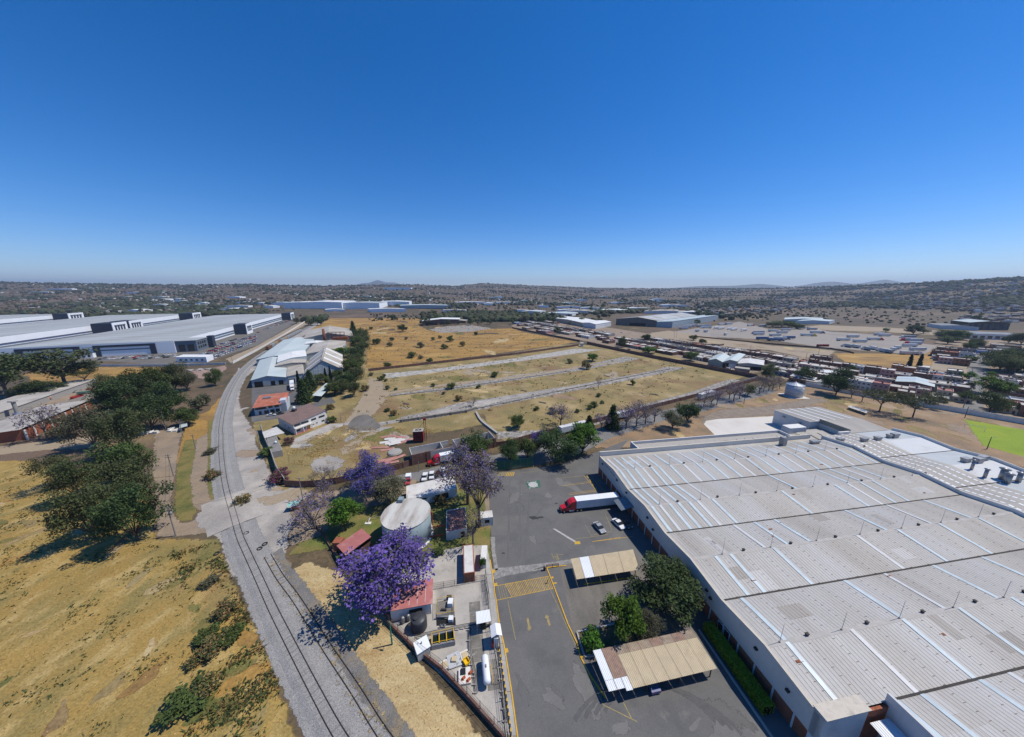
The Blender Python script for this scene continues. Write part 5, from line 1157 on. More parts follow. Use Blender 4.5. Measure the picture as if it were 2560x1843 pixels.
fence('dark wire fence across the compound below the control room', [G(p) for p in [C3(330,140), C3(600,95), C3(860,45), C3(885,300)]], 1.9, m_gutter, m_gutter, 2.6, m_conc_obj, .25, wires=3, mesh_m=m_chain)
fence('wire fence along the left edge of the compound lawn', [G(p) for p in [B2(980,870), B2(1100,1050), B2(1260,1290), B2(1340,1410), B2(1450,1600)]], 2.2, m_gutter, m_gutter, 3.0, m_brown_brick, .6, wires=3, mesh_m=m_chain)
fence('green mesh screen fence between the yard and the lane', [G(p) for p in [B3(950,555), B3(1175,540), B3(1430,505)]], 4.3, MAT('green_post', (.04,.20,.12), var=.1), MAT('green_post', ()), 3.2, None, 0, 'mesh_fence', 'fence', 2, mesh_m=m_greennet)
# striped kerb rail
P = [p + Vector((.45,0,0)) for p in fence_line[5:]]; t = thing('striped_barrier', 'yellow and black striped low barrier along the pavement', 'barrier', (P[0].x, P[0].y, .1))
for k, q in enumerate(resample([p-P[0] for p in P], .5)): 
    if k == 0: mb = MB(); mb.box(-.09,-.23,0,.09,.23,.35); o = mb.build('block', yb, t); d1 = o.data; d2 = d1.copy(); d2.materials[0] = m_gutter
    else: o = link('block', d1 if k % 2 == 0 else d2, t)
    o.location = (q.x, q.y, 0)
# red-and-white barrier frame at the cobbled band, lamp posts, poles
q = G(D2(1830,340)); t = thing('gate_barrier', 'rusty red gate frame with lifting arm at the cobbled band', 'gate', (q.x, q.y, .1), WA); mb = MB()
for x in (0,1.6,3.2): mb.bar((x,0,0),(x,0,1.1),.1)
for z in (.5,.8,1.1): mb.bar((0,0,z),(3.2,0,z),.08)
mb.build('frame', m_rust, t); mb = MB(); mb.box(-.9,-.7,0,-.4,-.2,1.1); mb.build('motor_box', m_gutter, t); mb = MB(); mb.bar((-.6,-.4,1.0),(-3.5,-.9,1.15),.08); mb.build('arm', m_gutter, t)
q = G(D2(1850,640)); t = thing('corner_marker', 'yellow bollard at the kerb corner of the speed table', 'bollard', (q.x, q.y, .1)); mb = MB(); mb.tube((0,0,0),(0,0,.8),.12,.12,8); mb.build('post', yb, t); mb = MB(); mb.lathe([(.16,.8),(.16,.9),(.02,.95)],8); mb.build('cap', m_gutter, t)
# ------------------------------------------------------------------ street and power poles
m_pole = MAT('pole_concrete', (.20,.19,.18), var=.15, scale=1)
m_wood = MAT('pole_wood', (.09,.065,.05), var=.2, scale=1)
def upole(label, base, top=None, h=9.0, arms=2, mat=None, lamp=False, lean=0, trafo=False):
    b = G(base); h = height_of(base, top) if top else h
    t = thing('utility_pole', label, 'pole', (b.x, b.y, 0), random.uniform(-.3,.3)); mb = MB(); mb.tube((0,0,-.2),(lean,0,h),.17,.11,8); mb.build('shaft', mat or m_pole, t)
    for k in range(arms):
        z = h - .35 - k*1.0; mb = MB(); mb.bar((-1.1,0,z),(1.1,0,z),.1); mb.build('crossarm', m_wood, t)
        for x in (-1.0,-.35,.35,1.0): mb = MB(); mb.tube((x,0,z+.05),(x,0,z+.28),.05,.03,6); mb.build('insulator', m_white_sheet, t)
    if lamp: mb = MB(); mb.bar((0,0,h-.6),(1.6,0,h-.1),.07); mb.build('lamp_arm', m_steel, t); mb = MB(); mb.box(1.4,-.15,h-.15,2.1,.15,h-.02); mb.build('lamp_head', m_steel, t)
    if trafo: mb = MB(); mb.lathe([(.3,h-2.6),(.32,h-2.5),(.32,h-1.7),(.1,h-1.6)],10,(.45,0)); mb.build('transformer', m_steel, t, True)
    return t
upole('utility pole at the left dirt road, halfway between trees and verge', B1(1865,388), B1(1775,155))
upole('utility pole at the corner where the left dirt road meets the crossing', B1(1888,1030), B1(1825,720), trafo=True)
upole('tall thin pole by the white rubble near the dark tree clump', A1(1470,1400), A1(1405,1235), arms=0)
upole('utility pole beside the small tin shelter by the dirt road', A1(1625,1465), A1(1590,1310))
upole('leaning utility pole on the brown path left of the railway', A1(1735,1570), A1(1690,1440), arms=1)
upole('utility pole beside the reddish dirt lot and small tree', A1(1875,1000), A1(1845,890))
upole('utility pole at the far left of the railway by the car park', A1(2065,820), A1(2040,730), arms=1)
upole('steel pole with lamp at the lane corner in front of the walled lot', B2(1020,865), B2(1005,620), arms=1, mat=m_steel, lamp=True)
upole('steel pole beside the railway near the overgrown lane wall', B2(560,300), B2(520,115), arms=0, mat=m_steel)
upole('green lamp pole at the boundary wall in front of the purple tree', C2(1865,695), C2(1830,465), arms=0, mat=MAT('green_post', ()), lamp=True)
upole('utility pole at the lane beside the red truck', E1(600,620), (E1(560,330)[0], E1(560,300)[1]), arms=0, mat=m_steel)
upole('floodlight pole beside the green pitch', B5(1815,480), B5(1865,360), arms=0, lamp=True, mat=m_wood)
upole('pole against the white wall near the pitch corner', B5(1600,175), B5(1640,65), arms=0, mat=m_wood)
upole('tall street pole at the near end of the right-hand street', D7(795,1440), D7(880,1110), arms=2)
upole('street pole halfway along the right-hand street', D7(830,1190), D7(880,880), arms=1)
upole('street pole at the far part of the right-hand street', D7(860,880), D7(930,640), arms=1)
upole('pole standing on the bare ochre ground before the gravel bank', D6(1000,1320), D6(1015,1145), arms=0, mat=m_wood, lamp=True)
upole('pole beside the dirt pitch near the red container', D6(2165,570), D6(2200,410), arms=1)
upole('pole behind the small blue-roofed workshop', D6(1100,500), D6(1120,400), arms=1)
upole('thin pole at the brick lots by the dirt street', D6(1970,640), D6(1995,520), arms=0)
upole('pole in front of the workshop gate', D6(705,775), D6(715,640), arms=0)
upole('pole beside the grey block store at the workshop', D6(1120,870), D6(1125,770), arms=0)
for i, (p, tp) in enumerate(((A3(1435,585), A3(1430,520)), (A3(1455,585), A3(1452,525)))): upole(['left', 'right'][i] + ' pole of the close pair at the edge of the dirt pitch', p, tp, arms=0)
upole('utility pole near the wall behind the works yard', D1(1510,1245), D1(1480,1080), arms=0, mat=m_steel)
# wires across the crossing
def wire(label, a, b, sag=1.2):
    mb = MB(); a, b = Vector(a), Vector(b); P = [a.lerp(b, k/14) - Vector((0,0,sag*4*(k/14)*(1-k/14))) for k in range(15)]
    for p, q in zip(P, P[1:]): mb.tube(p-a, q-a, .025, .025, 4, False)
    o = mb.build('power_line', m_gutter); o.location = a; tag(o, label, 'cable', 'power lines'); return o
pb = G(B1(1888,1030)); pa_ = G(B1(1865,388)); pc_ = G(B2(1020,865))
wire('power line over the crossing from the corner pole to the lamp pole', (pb.x,pb.y,9.0), (pc_.x,pc_.y,9.0))
for k in (-.9,.3): wire('power line above the left dirt road, %s wire' % ('outer' if k < 0 else 'inner'), (pb.x+k,pb.y,9.2), (pa_.x+k,pa_.y,9.0))
# ------------------------------------------------------------------ the grey works beside the railway
m_blue_clad = MAT('pale_blue_cladding', (.33,.39,.43), var=.08, scale=.4, stretch=(3,3,.3), rough=.6)
m_roof_aqua = MAT('aqua_grey_sheeting', (.44,.50,.49), var=.1, scale=.06, rough=.55, spots=(.50,.54,.53), spots_scale=.1, spots_at=.58, stretch=(1,.3,1,R(-30)))
m_roof_old = MAT('old_grey_sheeting', (.40,.365,.315), var=.12, scale=.1, spots=(.27,.24,.20), spots_scale=.15, spots_at=.58, more=[((.5,.48,.45), .08, .64, .06)], stretch=(1,.3,1,R(-30)), grain=.08)
m_roof_white = MAT('white_sheeting', (.66,.67,.66), var=.08, scale=.1, spots=(.55,.55,.53), spots_scale=.2, spots_at=.6)
m_white_clad = MAT('white_cladding', (.60,.61,.62), var=.06, scale=.3, stretch=(3,3,.3))
A, B = G(D1(-60,640)), G(D1(575,580)); BK = Vector((-44,66,0))
gshed('works_shed', 'long pale blue works shed with aqua grey roof, its loading doors facing the yard', 'shed', A, B, BK*1.05, 5.8, 8.2, m_blue_clad, m_roof_aqua, rp=.45, doors=((.07,.3,0,4.4,m_dark),(.52,.64,.6,3.9,m_dark),(.74,.87,.8,4.0,m_dark)), bands=((.5,1.0,MAT('yellow_band', (.4,.3,.08), var=.2)),))
A2_ = G(D1(580,580)); B2_ = G(D1(872,540)); gshed('works_shed', 'beige roofed link shed between the aqua roof and the tall gabled shed', 'shed', A2_, B2_, BK*.6, 6.6, 7.4, m_blue_clad, m_roof_old, rp=.96, doors=((.05,.4,0,4.2,m_dark),))
A3_ = A + BK*1.06 + Vector((-4,0,0)); gshed('works_shed', 'long aqua grey shed farther along the curving railway', 'shed', A3_, A3_ + Vector((30,18,0)), Vector((-58,122,0)), 6, 8.2, m_blue_clad, m_roof_aqua, rp=.4)
A4_ = A3_ + Vector((33,20,0)); gshed('works_shed', 'weathered shed in the middle of the works roofs', 'shed', A4_, A4_ + Vector((30,16,0)), Vector((-32,70,0)), 7, 9.5, m_blue_clad, m_roof_old, rp=.5)
a_, b_ = G(D1(390,120),10), G(D1(880,20),10); dd = Vector((-16,24,0))
gshed('works_shed', 'raised white roofed hall standing above the aqua works roofs', 'shed', a_ - dd*.6, b_ - dd*.6, dd*1.2, 10.0, 11.2, MAT('blue_grey_clad', (.36,.42,.47), var=.06), m_roof_white, rp=.5)
a_, b_ = G(D1(345,240),9), G(D1(875,180),9)
gshed('works_shed', 'weathered low roof in front of the raised white hall', 'shed', a_, b_, Vector((-8,13,0)), 8.6, 9.8, m_grey_wall, m_roof_old, rp=.55)
# tall gabled shed
GA, GB = G(D1(880,560)), G(D1(1540,460)); GD = Vector((-31,60,0))
gt = gshed('gabled_shed', 'tall steep gabled shed with weathered sheet roof and blue-grey front', 'shed', GA, GB, GD, 7.2, 16.5, m_blue_clad, m_roof_old, rp=.5, strips=3, over=.8, stripm=m_roof_white, bands=((6.9,7.1,m_plaster_w),(9.6,9.8,m_plaster_w)))
wv = GB - GA
for f in (.12,.25,.38,.5,.62,.75,.88):
    mb = MB(); p = wv*f; nn = Vector((wv.y,-wv.x,0)).normalized()*.08; zt = 7.2 + (16.5-7.2)*(1-abs(f-.5)*2) - .3; mb.bar(p+nn, p+nn+Vector((0,0,zt)), .15); mb.build('wall_rib', m_plaster_w, gt)
mb = MB(); c = wv*.5; mb.bar((c.x,c.y,16.7),(c.x+GD.x,c.y+GD.y,16.7),1.3,.7); mb.build('ridge_monitor', m_roof_old, gt)
bl = G(A2(430,640)); gshed('gabled_shed', 'large weathered gabled shed behind the rusty hopper', 'shed', bl, bl + Vector((56,20,0)), Vector((-48,88,0)), 7.5, 13.5, m_grey_wall, m_roof_old, rp=.5)
for k, (p, dx, dy, h, lb) in enumerate(((A2(440,690), 20, 10, 8.0, 'low white roofed shed beside the rusty hopper'), (A2(590,690), 16, 8, 6.5, 'grey lean-to in front of the rusty hopper'))):
    q = G(p); gshed('works_shed', lb, 'shed', q, q + Vector((dx,dx*.3,0)), Vector((-dx*.45,dy*1.8,0)), h-1, h, m_grey_wall, m_roof_white if k == 0 else m_roof_aqua, rp=.5)
q = G(A2(640,640)); t = thing('rusty_hopper', 'rusty steel hopper frame with orange tanks among the works roofs', 'hopper', (q.x, q.y, 0), R(18)); mb = MB()
for x in (0,5,10,15,20):
    for y in (0,5): mb.bar((x,y,0),(x,y,15),.35)
for z in (8,11.5,15): 
    for y in (0,5): mb.bar((0,y,z),(20,y,z),.3)
mb.build('frame', m_rust, t); mb = MB(); mb.box(6,1,5,24,4.5,8.5); mb.build('hopper_body', MAT('orange_rust', (.36,.12,.05), var=.25), t); mb = MB(); mb.tube((-4,2,0),(-4,2,20),1.6,1.6,12); mb.build('stack', m_rust, t, True)
# freight wagons on the far track
wp = resample([p for p in main_c if True], 1.0); m_wag = [MAT('wagon_brown', (.17,.09,.05), var=.2), MAT('wagon_tan', (.30,.23,.14), var=.15), MAT('wagon_grey', (.26,.27,.28), var=.15)]
sp = catmull([G(A2(100,695)), G(A2(250,610)), G(A2(410,525))], 10); S = resample(sp, 15.5)[:13]
for i in range(len(S)-1):
    d = S[i+1]-S[i]; col_ = m_wag[(i*2) % 3] if i < 6 else m_wag[2]
    t = thing('freight_wagon', '%s freight wagon, number %s in the train beside the works' % (['brown','grey','tan'][(i*2)%3] if i < 6 else 'grey', ['one','two','three','four','five','six','seven','eight','nine','ten','eleven','twelve','thirteen'][min(i,12)] + ' from the near end'), 'wagon', (S[i].x, S[i].y, .1), math.atan2(d.y,d.x), 'freight train')
    mb = MB(); mb.box(.5,-1.5,1.1,14.6,1.5,4.2); mb.build('body', col_, t); mb = MB(); mb.box(.3,-1.3,.75,14.8,1.3,1.08); mb.build('underframe', m_gutter, t)
    for x in (2.4,12.6): mb = MB(); mb.box(x-1.3,-1.1,.1,x+1.3,1.1,.75); mb.build('bogie', m_gutter, t)
# small lean-to canopy in the cypress yard
P = [G(D1(*p), 4) for p in ((990,770),(1160,785),(1380,600),(1220,560))]
canopy('grey sheet canopy beside the cypresses in the works yard', D1, [(990,770),(1160,785),(1380,560),(1240,552)], 4.0, mat=m_roof_aqua)
# white truck and trailer at the works dock
a = G(D1(650,700)); b = G(D1(640,520)); semi('white semi truck with grey trailer at the works loading dock', ('white', (.70,.70,.69)), Vector((a.x, a.y, .06)), math.atan2(a.y-b.y, a.x-b.x), 13.5)
# office with red tiled roofs
m_tile = MAT('red_tile', (.36,.115,.07), var=.15, scale=.6, spots=(.45,.22,.16), spots_scale=.35, spots_at=.58, grain=.15, grain_scale=4)
m_blue_white = MAT('bluish_white_wall', (.48,.54,.60), var=.05)
A, B = G(D1(-10,1130)), G(D1(560,1045)); dv = Vector((-9,18,0)); w = B-A
t = thing('office_building', 'two-storey white office with red tiled roofs at the works yard', 'office', A)
mb = MB(); blk(mb, Vector(), w, dv*.62, 0, 5.4); mb.build('wall', m_blue_white, t)
up = Vector((0,0,1)); nn = Vector((w.y,-w.x,0)).normalized()
for (f0,f1,z0,z1) in ((.12,.2,0,2.2),(.28,.42,.2,2.3),(.47,.6,.2,2.3),(.64,.77,.2,2.3),(.43,.56,3.3,4.6),(.62,.76,3.3,4.6),(.02,.36,3.2,4.4)):
    mb = MB(); a, b = w*f0+nn*.04, w*f1+nn*.04; mb.add([a+up*z0,b+up*z0,b+up*z1,a+up*z1,a-nn*.2+up*z0,b-nn*.2+up*z0,b-nn*.2+up*z1,a-nn*.2+up*z1],[(0,1,2,3),(0,4,5,1),(3,2,6,7),(1,5,6,2),(0,3,7,4)]); mb.build('window', m_glass, t)
for nm, a, b, c, d in (('roof_slope', (-.02,-.08,5.2),(.78,-.08,5.2),(.76,.3,7.0),(0,.3,7.0)), ('roof_slope', (0,.3,7.0),(.76,.3,7.0),(.98,.72,7.6),(0,.78,7.6)), ('roof_slope', (0,.78,7.6),(1.0,.72,7.6),(1.04,1.0,5.6),(0,1.05,5.6)), ('roof_slope', (.78,-.08,5.2),(1.02,.1,5.2),(.98,.72,7.6),(.76,.3,7.0))):
    mb = MB(); Q = [w*p[0]+dv*p[1]+up*p[2] for p in (a,b,c,d)]; mb.add(Q+[q-up*.15 for q in Q], [(0,1,2,3),(7,6,5,4),(0,4,5,1),(1,5,6,2),(2,6,7,3),(3,7,4,0)]); mb.build(nm, m_tile, t)
mb = MB(); blk(mb, w*.8-nn*.0, w*.99, dv*.25, 0, 7.0); mb.build('stair_wall', m_blue_white, t)
mb = MB(); blk(mb, w*.2+dv*.35, w*.45+dv*.35, dv*.12, 6.6, 7.9); mb.build('roof_plant', m_steel, t)
# white two-storey house with brown mono roof
A, B = G(D1(690,1465)), G(D1(1272,1245)); C_ = G(D1(415,1315)); dv = C_ - A; w = B - A
t = gshed('white_house', 'long white two-storey house with dull brown sheet roof', 'house', A, B, dv, 5.3, 7.0, m_plaster_w, MAT('dull_brown_roof', (.20,.135,.115), var=.12, scale=.3, grain=.1), rp=.98)
bpy.data.objects.remove([c for c in t.children if c.name.startswith('roof_slope')][0]) if False else None
for f0,f1,z0,z1,m in ((.02,.2,3.9,5.0,m_glass),(.21,.43,3.9,5.0,m_glass),(.51,.66,3.9,4.9,m_glass),(.74,.93,3.9,4.9,m_glass),(.05,.17,1.0,2.1,m_glass),(.27,.32,1.0,2.1,m_glass),(.36,.46,.1,2.4,MAT('ochre_paint', (.5,.33,.1), var=.1)),(.53,.58,1.5,2.0,m_glass),(.64,.69,1.6,2.1,m_glass),(.81,.9,1.4,2.2,m_glass)):
    nn = Vector((w.y,-w.x,0)).normalized(); mb = MB(); a, b = w*f0+nn*.05, w*f1+nn*.05; mb.add([a+up*z0,b+up*z0,b+up*z1,a+up*z1,a-nn*.2+up*z0,b-nn*.2+up*z0,b-nn*.2+up*z1,a-nn*.2+up*z1],[(0,1,2,3),(0,4,5,1),(3,2,6,7),(1,5,6,2),(0,3,7,4)]); mb.build('window' if m is m_glass else 'door', m, t)
nn = Vector((w.y,-w.x,0)).normalized(); nd = Vector((dv.y,-dv.x,0)).normalized()*-1
for f, z in ((.2,4.6),(.5,4.6),(.55,2.0),(.3,1.9)): 
    mb = MB(); p = dv*f; s_ = -w.normalized()*.05; e = dv.normalized()*.7; mb.add([p+s_+up*z,p+s_+e+up*z,p+s_+e+up*(z+.9),p+s_+up*(z+.9)], [(0,1,2,3)]); mb.build('window', m_glass, t)
for f in (.005,.225,.475): mb = MB(); p = w*f + nn*1.1; mb.bar((p.x,p.y,0),(p.x,p.y,2.9),.3); mb.build('porch_post', m_plaster_w, t)
mb = MB(); blk(mb, nn*1.3, w*.49+nn*1.3, -nn*1.26, 2.85, 3.35); mb.build('porch_beam', m_plaster_w, t)
mb = MB(); blk(mb, nn*1.5, w*.48+nn*1.5, -nn*1.46, 0, .15); mb.build('porch_floor', MAT('terracotta', (.36,.13,.08), var=.15), t)
q = dv*.9 + w*.45; mb = MB(); mb.lathe([(.7,0),(.75,.9),(.7,1.3),(.2,1.5)], 12); o = mb.build('water_tank', m_white_sheet, t, True); o.location = (q.x, q.y, 7.3); mb = MB(); mb.box(q.x-.9,q.y-.9,6.0,q.x+.9,q.y+.9,7.3); mb.build('tank_stand', m_gutter, t)
# awning, small store, block wall beside the lane
t = canopy('flat pale sheet awning left of the white house', E2, [(290,1030),(975,850),(700,640),(210,820)], 3.2, mat=m_flat_white)
A, B = G(E2(560,1720)), G(E2(930,1640)); flat_house('block_store', 'grey concrete store with water tank beside the roadside wall', 'store', A, B, G(E2(730,980),2.8) - G(E2(940,1500),2.8), 2.8, m_grey_wall, MAT('grey_screed', (.21,.20,.185), var=.15, scale=.5), .1, tanks=1)
def wall(label, pts, h, mat, w=.25, name='boundary_wall', cap=None, step=6.0, group=None, cat='wall', posts=None):
    o_ = Vector((pts[0].x, pts[0].y, 0)); t = thing(name, label, cat, o_, 0, group); P = resample([p - o_ for p in pts], step) + [pts[-1] - o_]
    for a, b in zip(P, P[1:]):
        if (b-a).length < .3: continue
        mb = MB(); mb.bar((a.x,a.y,h/2),(b.x,b.y,h/2),w,h); mb.build('panel', mat, t)
        mb = MB(); mb.bar((a.x,a.y,h/2+.05),(a.x+.01,a.y,h/2+.05),w*1.3,h+.1); mb = MB(); mb.box(a.x-w*.7,a.y-w*.7,0,a.x+w*.7,a.y+w*.7,h+.12); mb.build('pier', posts or mat, t)
        if cap: mb = MB(); mb.bar((a.x,a.y,h+.05),(b.x,b.y,h+.05),w*1.5,.1); mb.build('coping', cap, t)
    return t
wall('grey block wall along the gravel road beside the block store', [G(E2(190,760)), G(E2(330,1180)), G(E2(560,1700)), G(B2(740,560)), G(B2(832,700))], 3.0, m_grey_wall)
wall('dark brick wall along the lane in front of the walled lot', [G(B2(835,712)), G(B2(1000,725)), G(B2(1200,715)), G(B2(1420,680))] + [G(p) for p in (B2(1930,560), B2(2235,480), B3(130,450))], 2.6, m_brown_brick)
wall('tall brick wall of the roofless ruin along the lane', [G(E3(470,690)), G(E3(1000,560)), G(E3(1700,425)), G(E3(1870,385))], 4.6, m_brown_brick, .4)
wall('dark brick wall continuing along the lane behind the round trees', [G(E3(1880,380)), G(B3(1100,290)), G(B3(1500,170)), G(B3(2100,30)), G(A3(1350,1180)), G(A3(1620,1110)), G(A3(2200,955))], 2.4, m_brown_brick)
# ruin interior walls
RW = [G(E3(*p)) for p in ((470,690),(430,560),(980,420),(1190,520),(1110,300),(1380,280),(1870,385),(1740,230))]
LW = Vector((RW[6].x-RW[0].x, RW[6].y-RW[0].y, 0)); LU = LW.normalized(); LV = Vector((-LU.y, LU.x, 0))
t = thing('roofless_ruin', 'roofless white-walled rooms behind the tall brick wall', 'ruin', RW[0]); m_ruin = MAT('ruin_plaster', (.50,.49,.47), var=.15, scale=.5, spots=(.34,.33,.31), spots_scale=.5, spots_at=.58, grain=.1)
L_ = LW.length
for (x0,y0,x1,y1,h) in ((.2,.4,.2,7.5,4.4),(.2,7.5,17,7.5,4.2),(13.2,.4,13.2,7.5,4.3),(19,.4,19,7.5,4.4),(24.5,.4,24.5,8,4.2),(19,7.6,L_-1,8.2,4.0),(L_-.5,.4,L_-.5,8.2,4.6),(.5,.35,L_-.6,.35,4.45)):
    mb = MB(); a = LU*x0 + LV*y0; b = LU*x1 + LV*y1; mb.bar((a.x,a.y,h/2),(b.x,b.y,h/2),.25,h); mb.build('wall', m_ruin, t)
mb = MB(); a = LU*14 + LV*.6; blk(mb, a, a+LU*4.6, LV*6.5, 0, .2); mb.build('floor', m_flat_white, t); mb = MB(); a = LU*.6 + LV*.6; blk(mb, a, a+LU*12.2, LV*6.6, 0, .2); mb.build('floor', m_conc_obj, t)
for k in range(5): mb = MB(); a = LU*(14.2+k*.0) + LV*(1+k*1.3); mb.bar((a.x,a.y,2.6),(a.x+LU.x*4.5,a.y+LU.y*4.5,2.6),.15); mb.build('roof_beam', m_gutter, t)
# red tower with cabinet
q = G(E3(585,290)); t = thing('red_lattice_hopper', 'red louvred hopper box with a tall red mast beside the ruin', 'hopper', (q.x, q.y, 0), R(8)); m_redp = MAT('faded_red_steel', (.28,.03,.025), var=.25, scale=1)
mb = MB(); mb.box(-2.3,-1.6,.9,2.3,1.6,5.6); mb.build('box', m_redp, t)
for k in range(9): mb = MB(); mb.box(-2.35,-1.72,1.2+k*.48,2.35,-1.6,1.38+k*.48); mb.build('louvre', m_gutter if k % 2 else m_redp, t)
mb = MB(); mb.box(-2.4,-1.7,5.6,2.4,1.7,5.8); mb.build('top_plate', m_conc_obj, t)
for x in (-.9,.9): mb = MB(); mb.lathe([(.55,5.8),(.55,6.0)],12,(x,0)); mb.build('fan_opening', m_gutter, t)
for x in (2.7,3.6): mb = MB(); mb.bar((x,0,0),(x,0,11.5),.18); mb.build('mast_leg', m_redp, t)
mb = MB()
for k in range(11): mb.bar((2.7,0,.5+k),(3.6,0,1.5+k),.09)
mb.build('mast_bracing', m_redp, t); mb = MB(); mb.box(2.5,-.3,10.6,3.8,.3,11.6); mb.build('mast_head', m_redp, t); mb = MB(); mb.bar((-.5,0,5.8),(2.7,0,9.5),.12); mb.build('stay', m_redp, t)
for x in (-2,2):
    for y in (-1.4,1.4): mb = MB(); mb.bar((x,y,0),(x,y,.9),.25); mb.build('leg', m_gutter, t)
# heap of white and red roof sheets
rs = random.Random(5)
def sheet_panel(name, label, p, L, W, rz, mat, z=.12, tilt=0, group='loose roof sheets by the ruin'):
    mb = MB(); n = 8; V = []; F = []
    for i in range(n+1): V += [(-L/2, -W/2+W*i/n, .07*(i%2)), (L/2, -W/2+W*i/n, .07*(i%2))]
    for i in range(n): F.append((2*i,2*i+1,2*i+3,2*i+2))
    mb.add(V, F); o = mb.build(name, mat); o.location = (p.x, p.y, z); o.rotation_euler = (tilt, tilt*.6, rz); tag(o, label, 'roof sheet', group); return o
m_oldred = MAT('pinkish_old_sheet', (.38,.17,.14), var=.15, scale=.6, spots=(.45,.3,.26), spots_scale=.5, spots_at=.6)
for i, (p, L, W, a) in enumerate(((E3(60,300),7,2.2,.4),(E3(130,320),6,2.4,.35),(E3(190,270),6,2.0,.3),(E3(230,290),6.5,2.2,.5),(E3(100,260),5,2,.2),(E3(180,340),5.5,2,.55))): sheet_panel('roof_sheet', 'loose white roof sheet in the heap, %s' % ['leftmost','second from the left','topmost','nearest the red hopper','farthest back','nearest the lane'][i], G(p), L, W, a, m_flat_white, .15+i*.07, rs.uniform(-.05,.05), 'white loose roof sheets')
for i, (p, L, W, a) in enumerate(((E3(360,290),9,2.3,.75),(E3(70,210),7,2,.35),(E3(270,225),7,2,-.1),(E3(60,430),6,2,.5),(E3(60,600),8,2.2,.55),(E3(190,580),9,2,.75),(E3(120,650),6,1.8,.4),(E3(-60,400),8,1.6,.08))): sheet_panel('roof_sheet', 'loose faded red roof sheet %s' % ['leaning towards the red hopper','behind the white heap, left one','behind the white heap, right one','left of the round lid','nearest the brick wall, left one','nearest the brick wall, right one','below the round lid','farthest left on bare straw'][i], G(p), L, W, a, m_oldred, .12+i*.02, rs.uniform(-.04,.04), 'red loose roof sheets')
q = G(E3(180,480)); mb = MB(); mb.lathe([(3.0,0),(3.2,.15),(2.8,.7),(1.2,1.0),(.1,1.05)], 18); o = mb.build('old_tank_lid', m_grey_wall, None, False); o.location = (q.x, q.y, .05); tag(o, 'large round grey tank lid lying among the roof sheets', 'lid')
# stone retaining bank in the middle field
for lb, pts, h in (('long stone loading bank in the middle of the pasture', [A2(1290,1330), A2(1500,1300), A2(1890,1240), A2(1950,1215)], 1.5), ('low stone bank edge along the third rubble strip', [A2(1960,1210), A2(2268,1150), A3(400,1060), A3(900,960), A3(1400,860)], .5), ('low stone bank edge along the second rubble strip', [A2(1200,1100), A2(1700,1040), A2(2268,955), A3(500,880)], .4)):
    wall(lb, [G(p) for p in pts], h, MAT('rough_stone', (.21,.19,.165), var=.25, scale=.8, grain=.35, grain_scale=2), 1.0, 'stone_bank', step=9)
q = GS(A2, [(1950,1250),(1990,1320),(2060,1380),(2140,1440)]); t = thing('concrete_channel', 'curved raised concrete channel beside the rubble', 'channel', q[0]); 
for a, b in zip(catmull(q,4), catmull(q,4)[1:]): mb = MB(); mb.bar((a-q[0])+Vector((0,0,.5)), (b-q[0])+Vector((0,0,.5)), 1.1, 1.0); mb.build('section', m_conc_obj, t)
for i, (p, lb) in enumerate(((A3(105,1055), 'nearest'), (A3(270,1160), 'second'), (A3(1260,1088), 'third'), (A3(840,925), 'fourth'), (A3(1045,1000), 'fifth'), (A3(375,768), 'sixth'), (A2(1330,1170), 'seventh'))):
    q = G(p); t = thing('timber_pile', ['pile of old timber on the pasture by the far left rubble strip', 'pile of old timber at the near edge of the third rubble strip', 'pile of old timber near the pale dotted track', 'pile of old timber right of the thin dead tree', 'pile of timber with a green bush behind it', 'pile of timber between the first two rubble strips', 'grey brush pile beside the pale dirt track'][i], 'timber', (q.x,q.y,0), R(-35))
    for k in range(5): mb = MB(); mb.bar((-2.5,-.5+k*.28,.2+.1*(k%2)),(2.5,-.5+k*.28,.2+.12*(k%3)),.25,.2); mb.build('beam', m_sleeper, t)
# long dark red perimeter walls
wall('long dark red brick perimeter wall running down the right of the pastures', [G(A3(0,500)), G(A3(600,620))] , 2.6, m_brown_brick, .4, step=12)
wall('dark red brick wall between the pastures and the brick lots', [G(A3(665,640)), G(A3(1300,775)), G(A3(2170,945))], 3.4, m_brown_brick, .4, step=10)
wall('dark red brick wall between golden field and rubble strips', [G(A2(1000,880)), G(A2(1200,857)), G(A2(2268,738)), G(A3(590,655))], 2.4, m_brown_brick, .35, step=12)
wall('grey wall joining the brick corner to the lane', [G(A3(2180,950)), G(A3(2050,985))], 2.6, m_grey_wall, .3)
q = G(A3(618,660)); t = thing('guard_tower', 'small white guard tower at the corner of the golden field', 'tower', (q.x,q.y,0)); mb = MB(); mb.box(-1.6,-1.6,0,1.6,1.6,4.2); mb.build('wall', m_plaster_w, t); mb = MB(); mb.box(-2.1,-2.1,4.2,2.1,2.1,4.5); mb.build('roof', m_plaster_w, t)
for x in (-.7,.7): mb = MB(); mb.box(x-.35,-1.64,2.6,x+.35,-1.6,3.5); mb.build('window', m_glass, t)
# open barn in the far golden field
q = G(A2(1475,478)); gshed('open_barn', 'white roofed open brick barn at the far golden field', 'barn', q, q + (G(A2(1800,460))-q)*1.0, Vector((-4,34,0)), 9.5, 12, m_brown_brick, m_roof_white, rp=.5, doors=((.08,.4,0,5,m_dark),(.45,.75,0,5,m_dark)), over=1.5)
q = G(A2(1715,450)); gshed('brick_annex', 'low brick annex beside the open barn', 'annex', q, q+Vector((36,-8,0)), Vector((2,22,0)), 5, 6, m_brown_brick, m_roof_old)
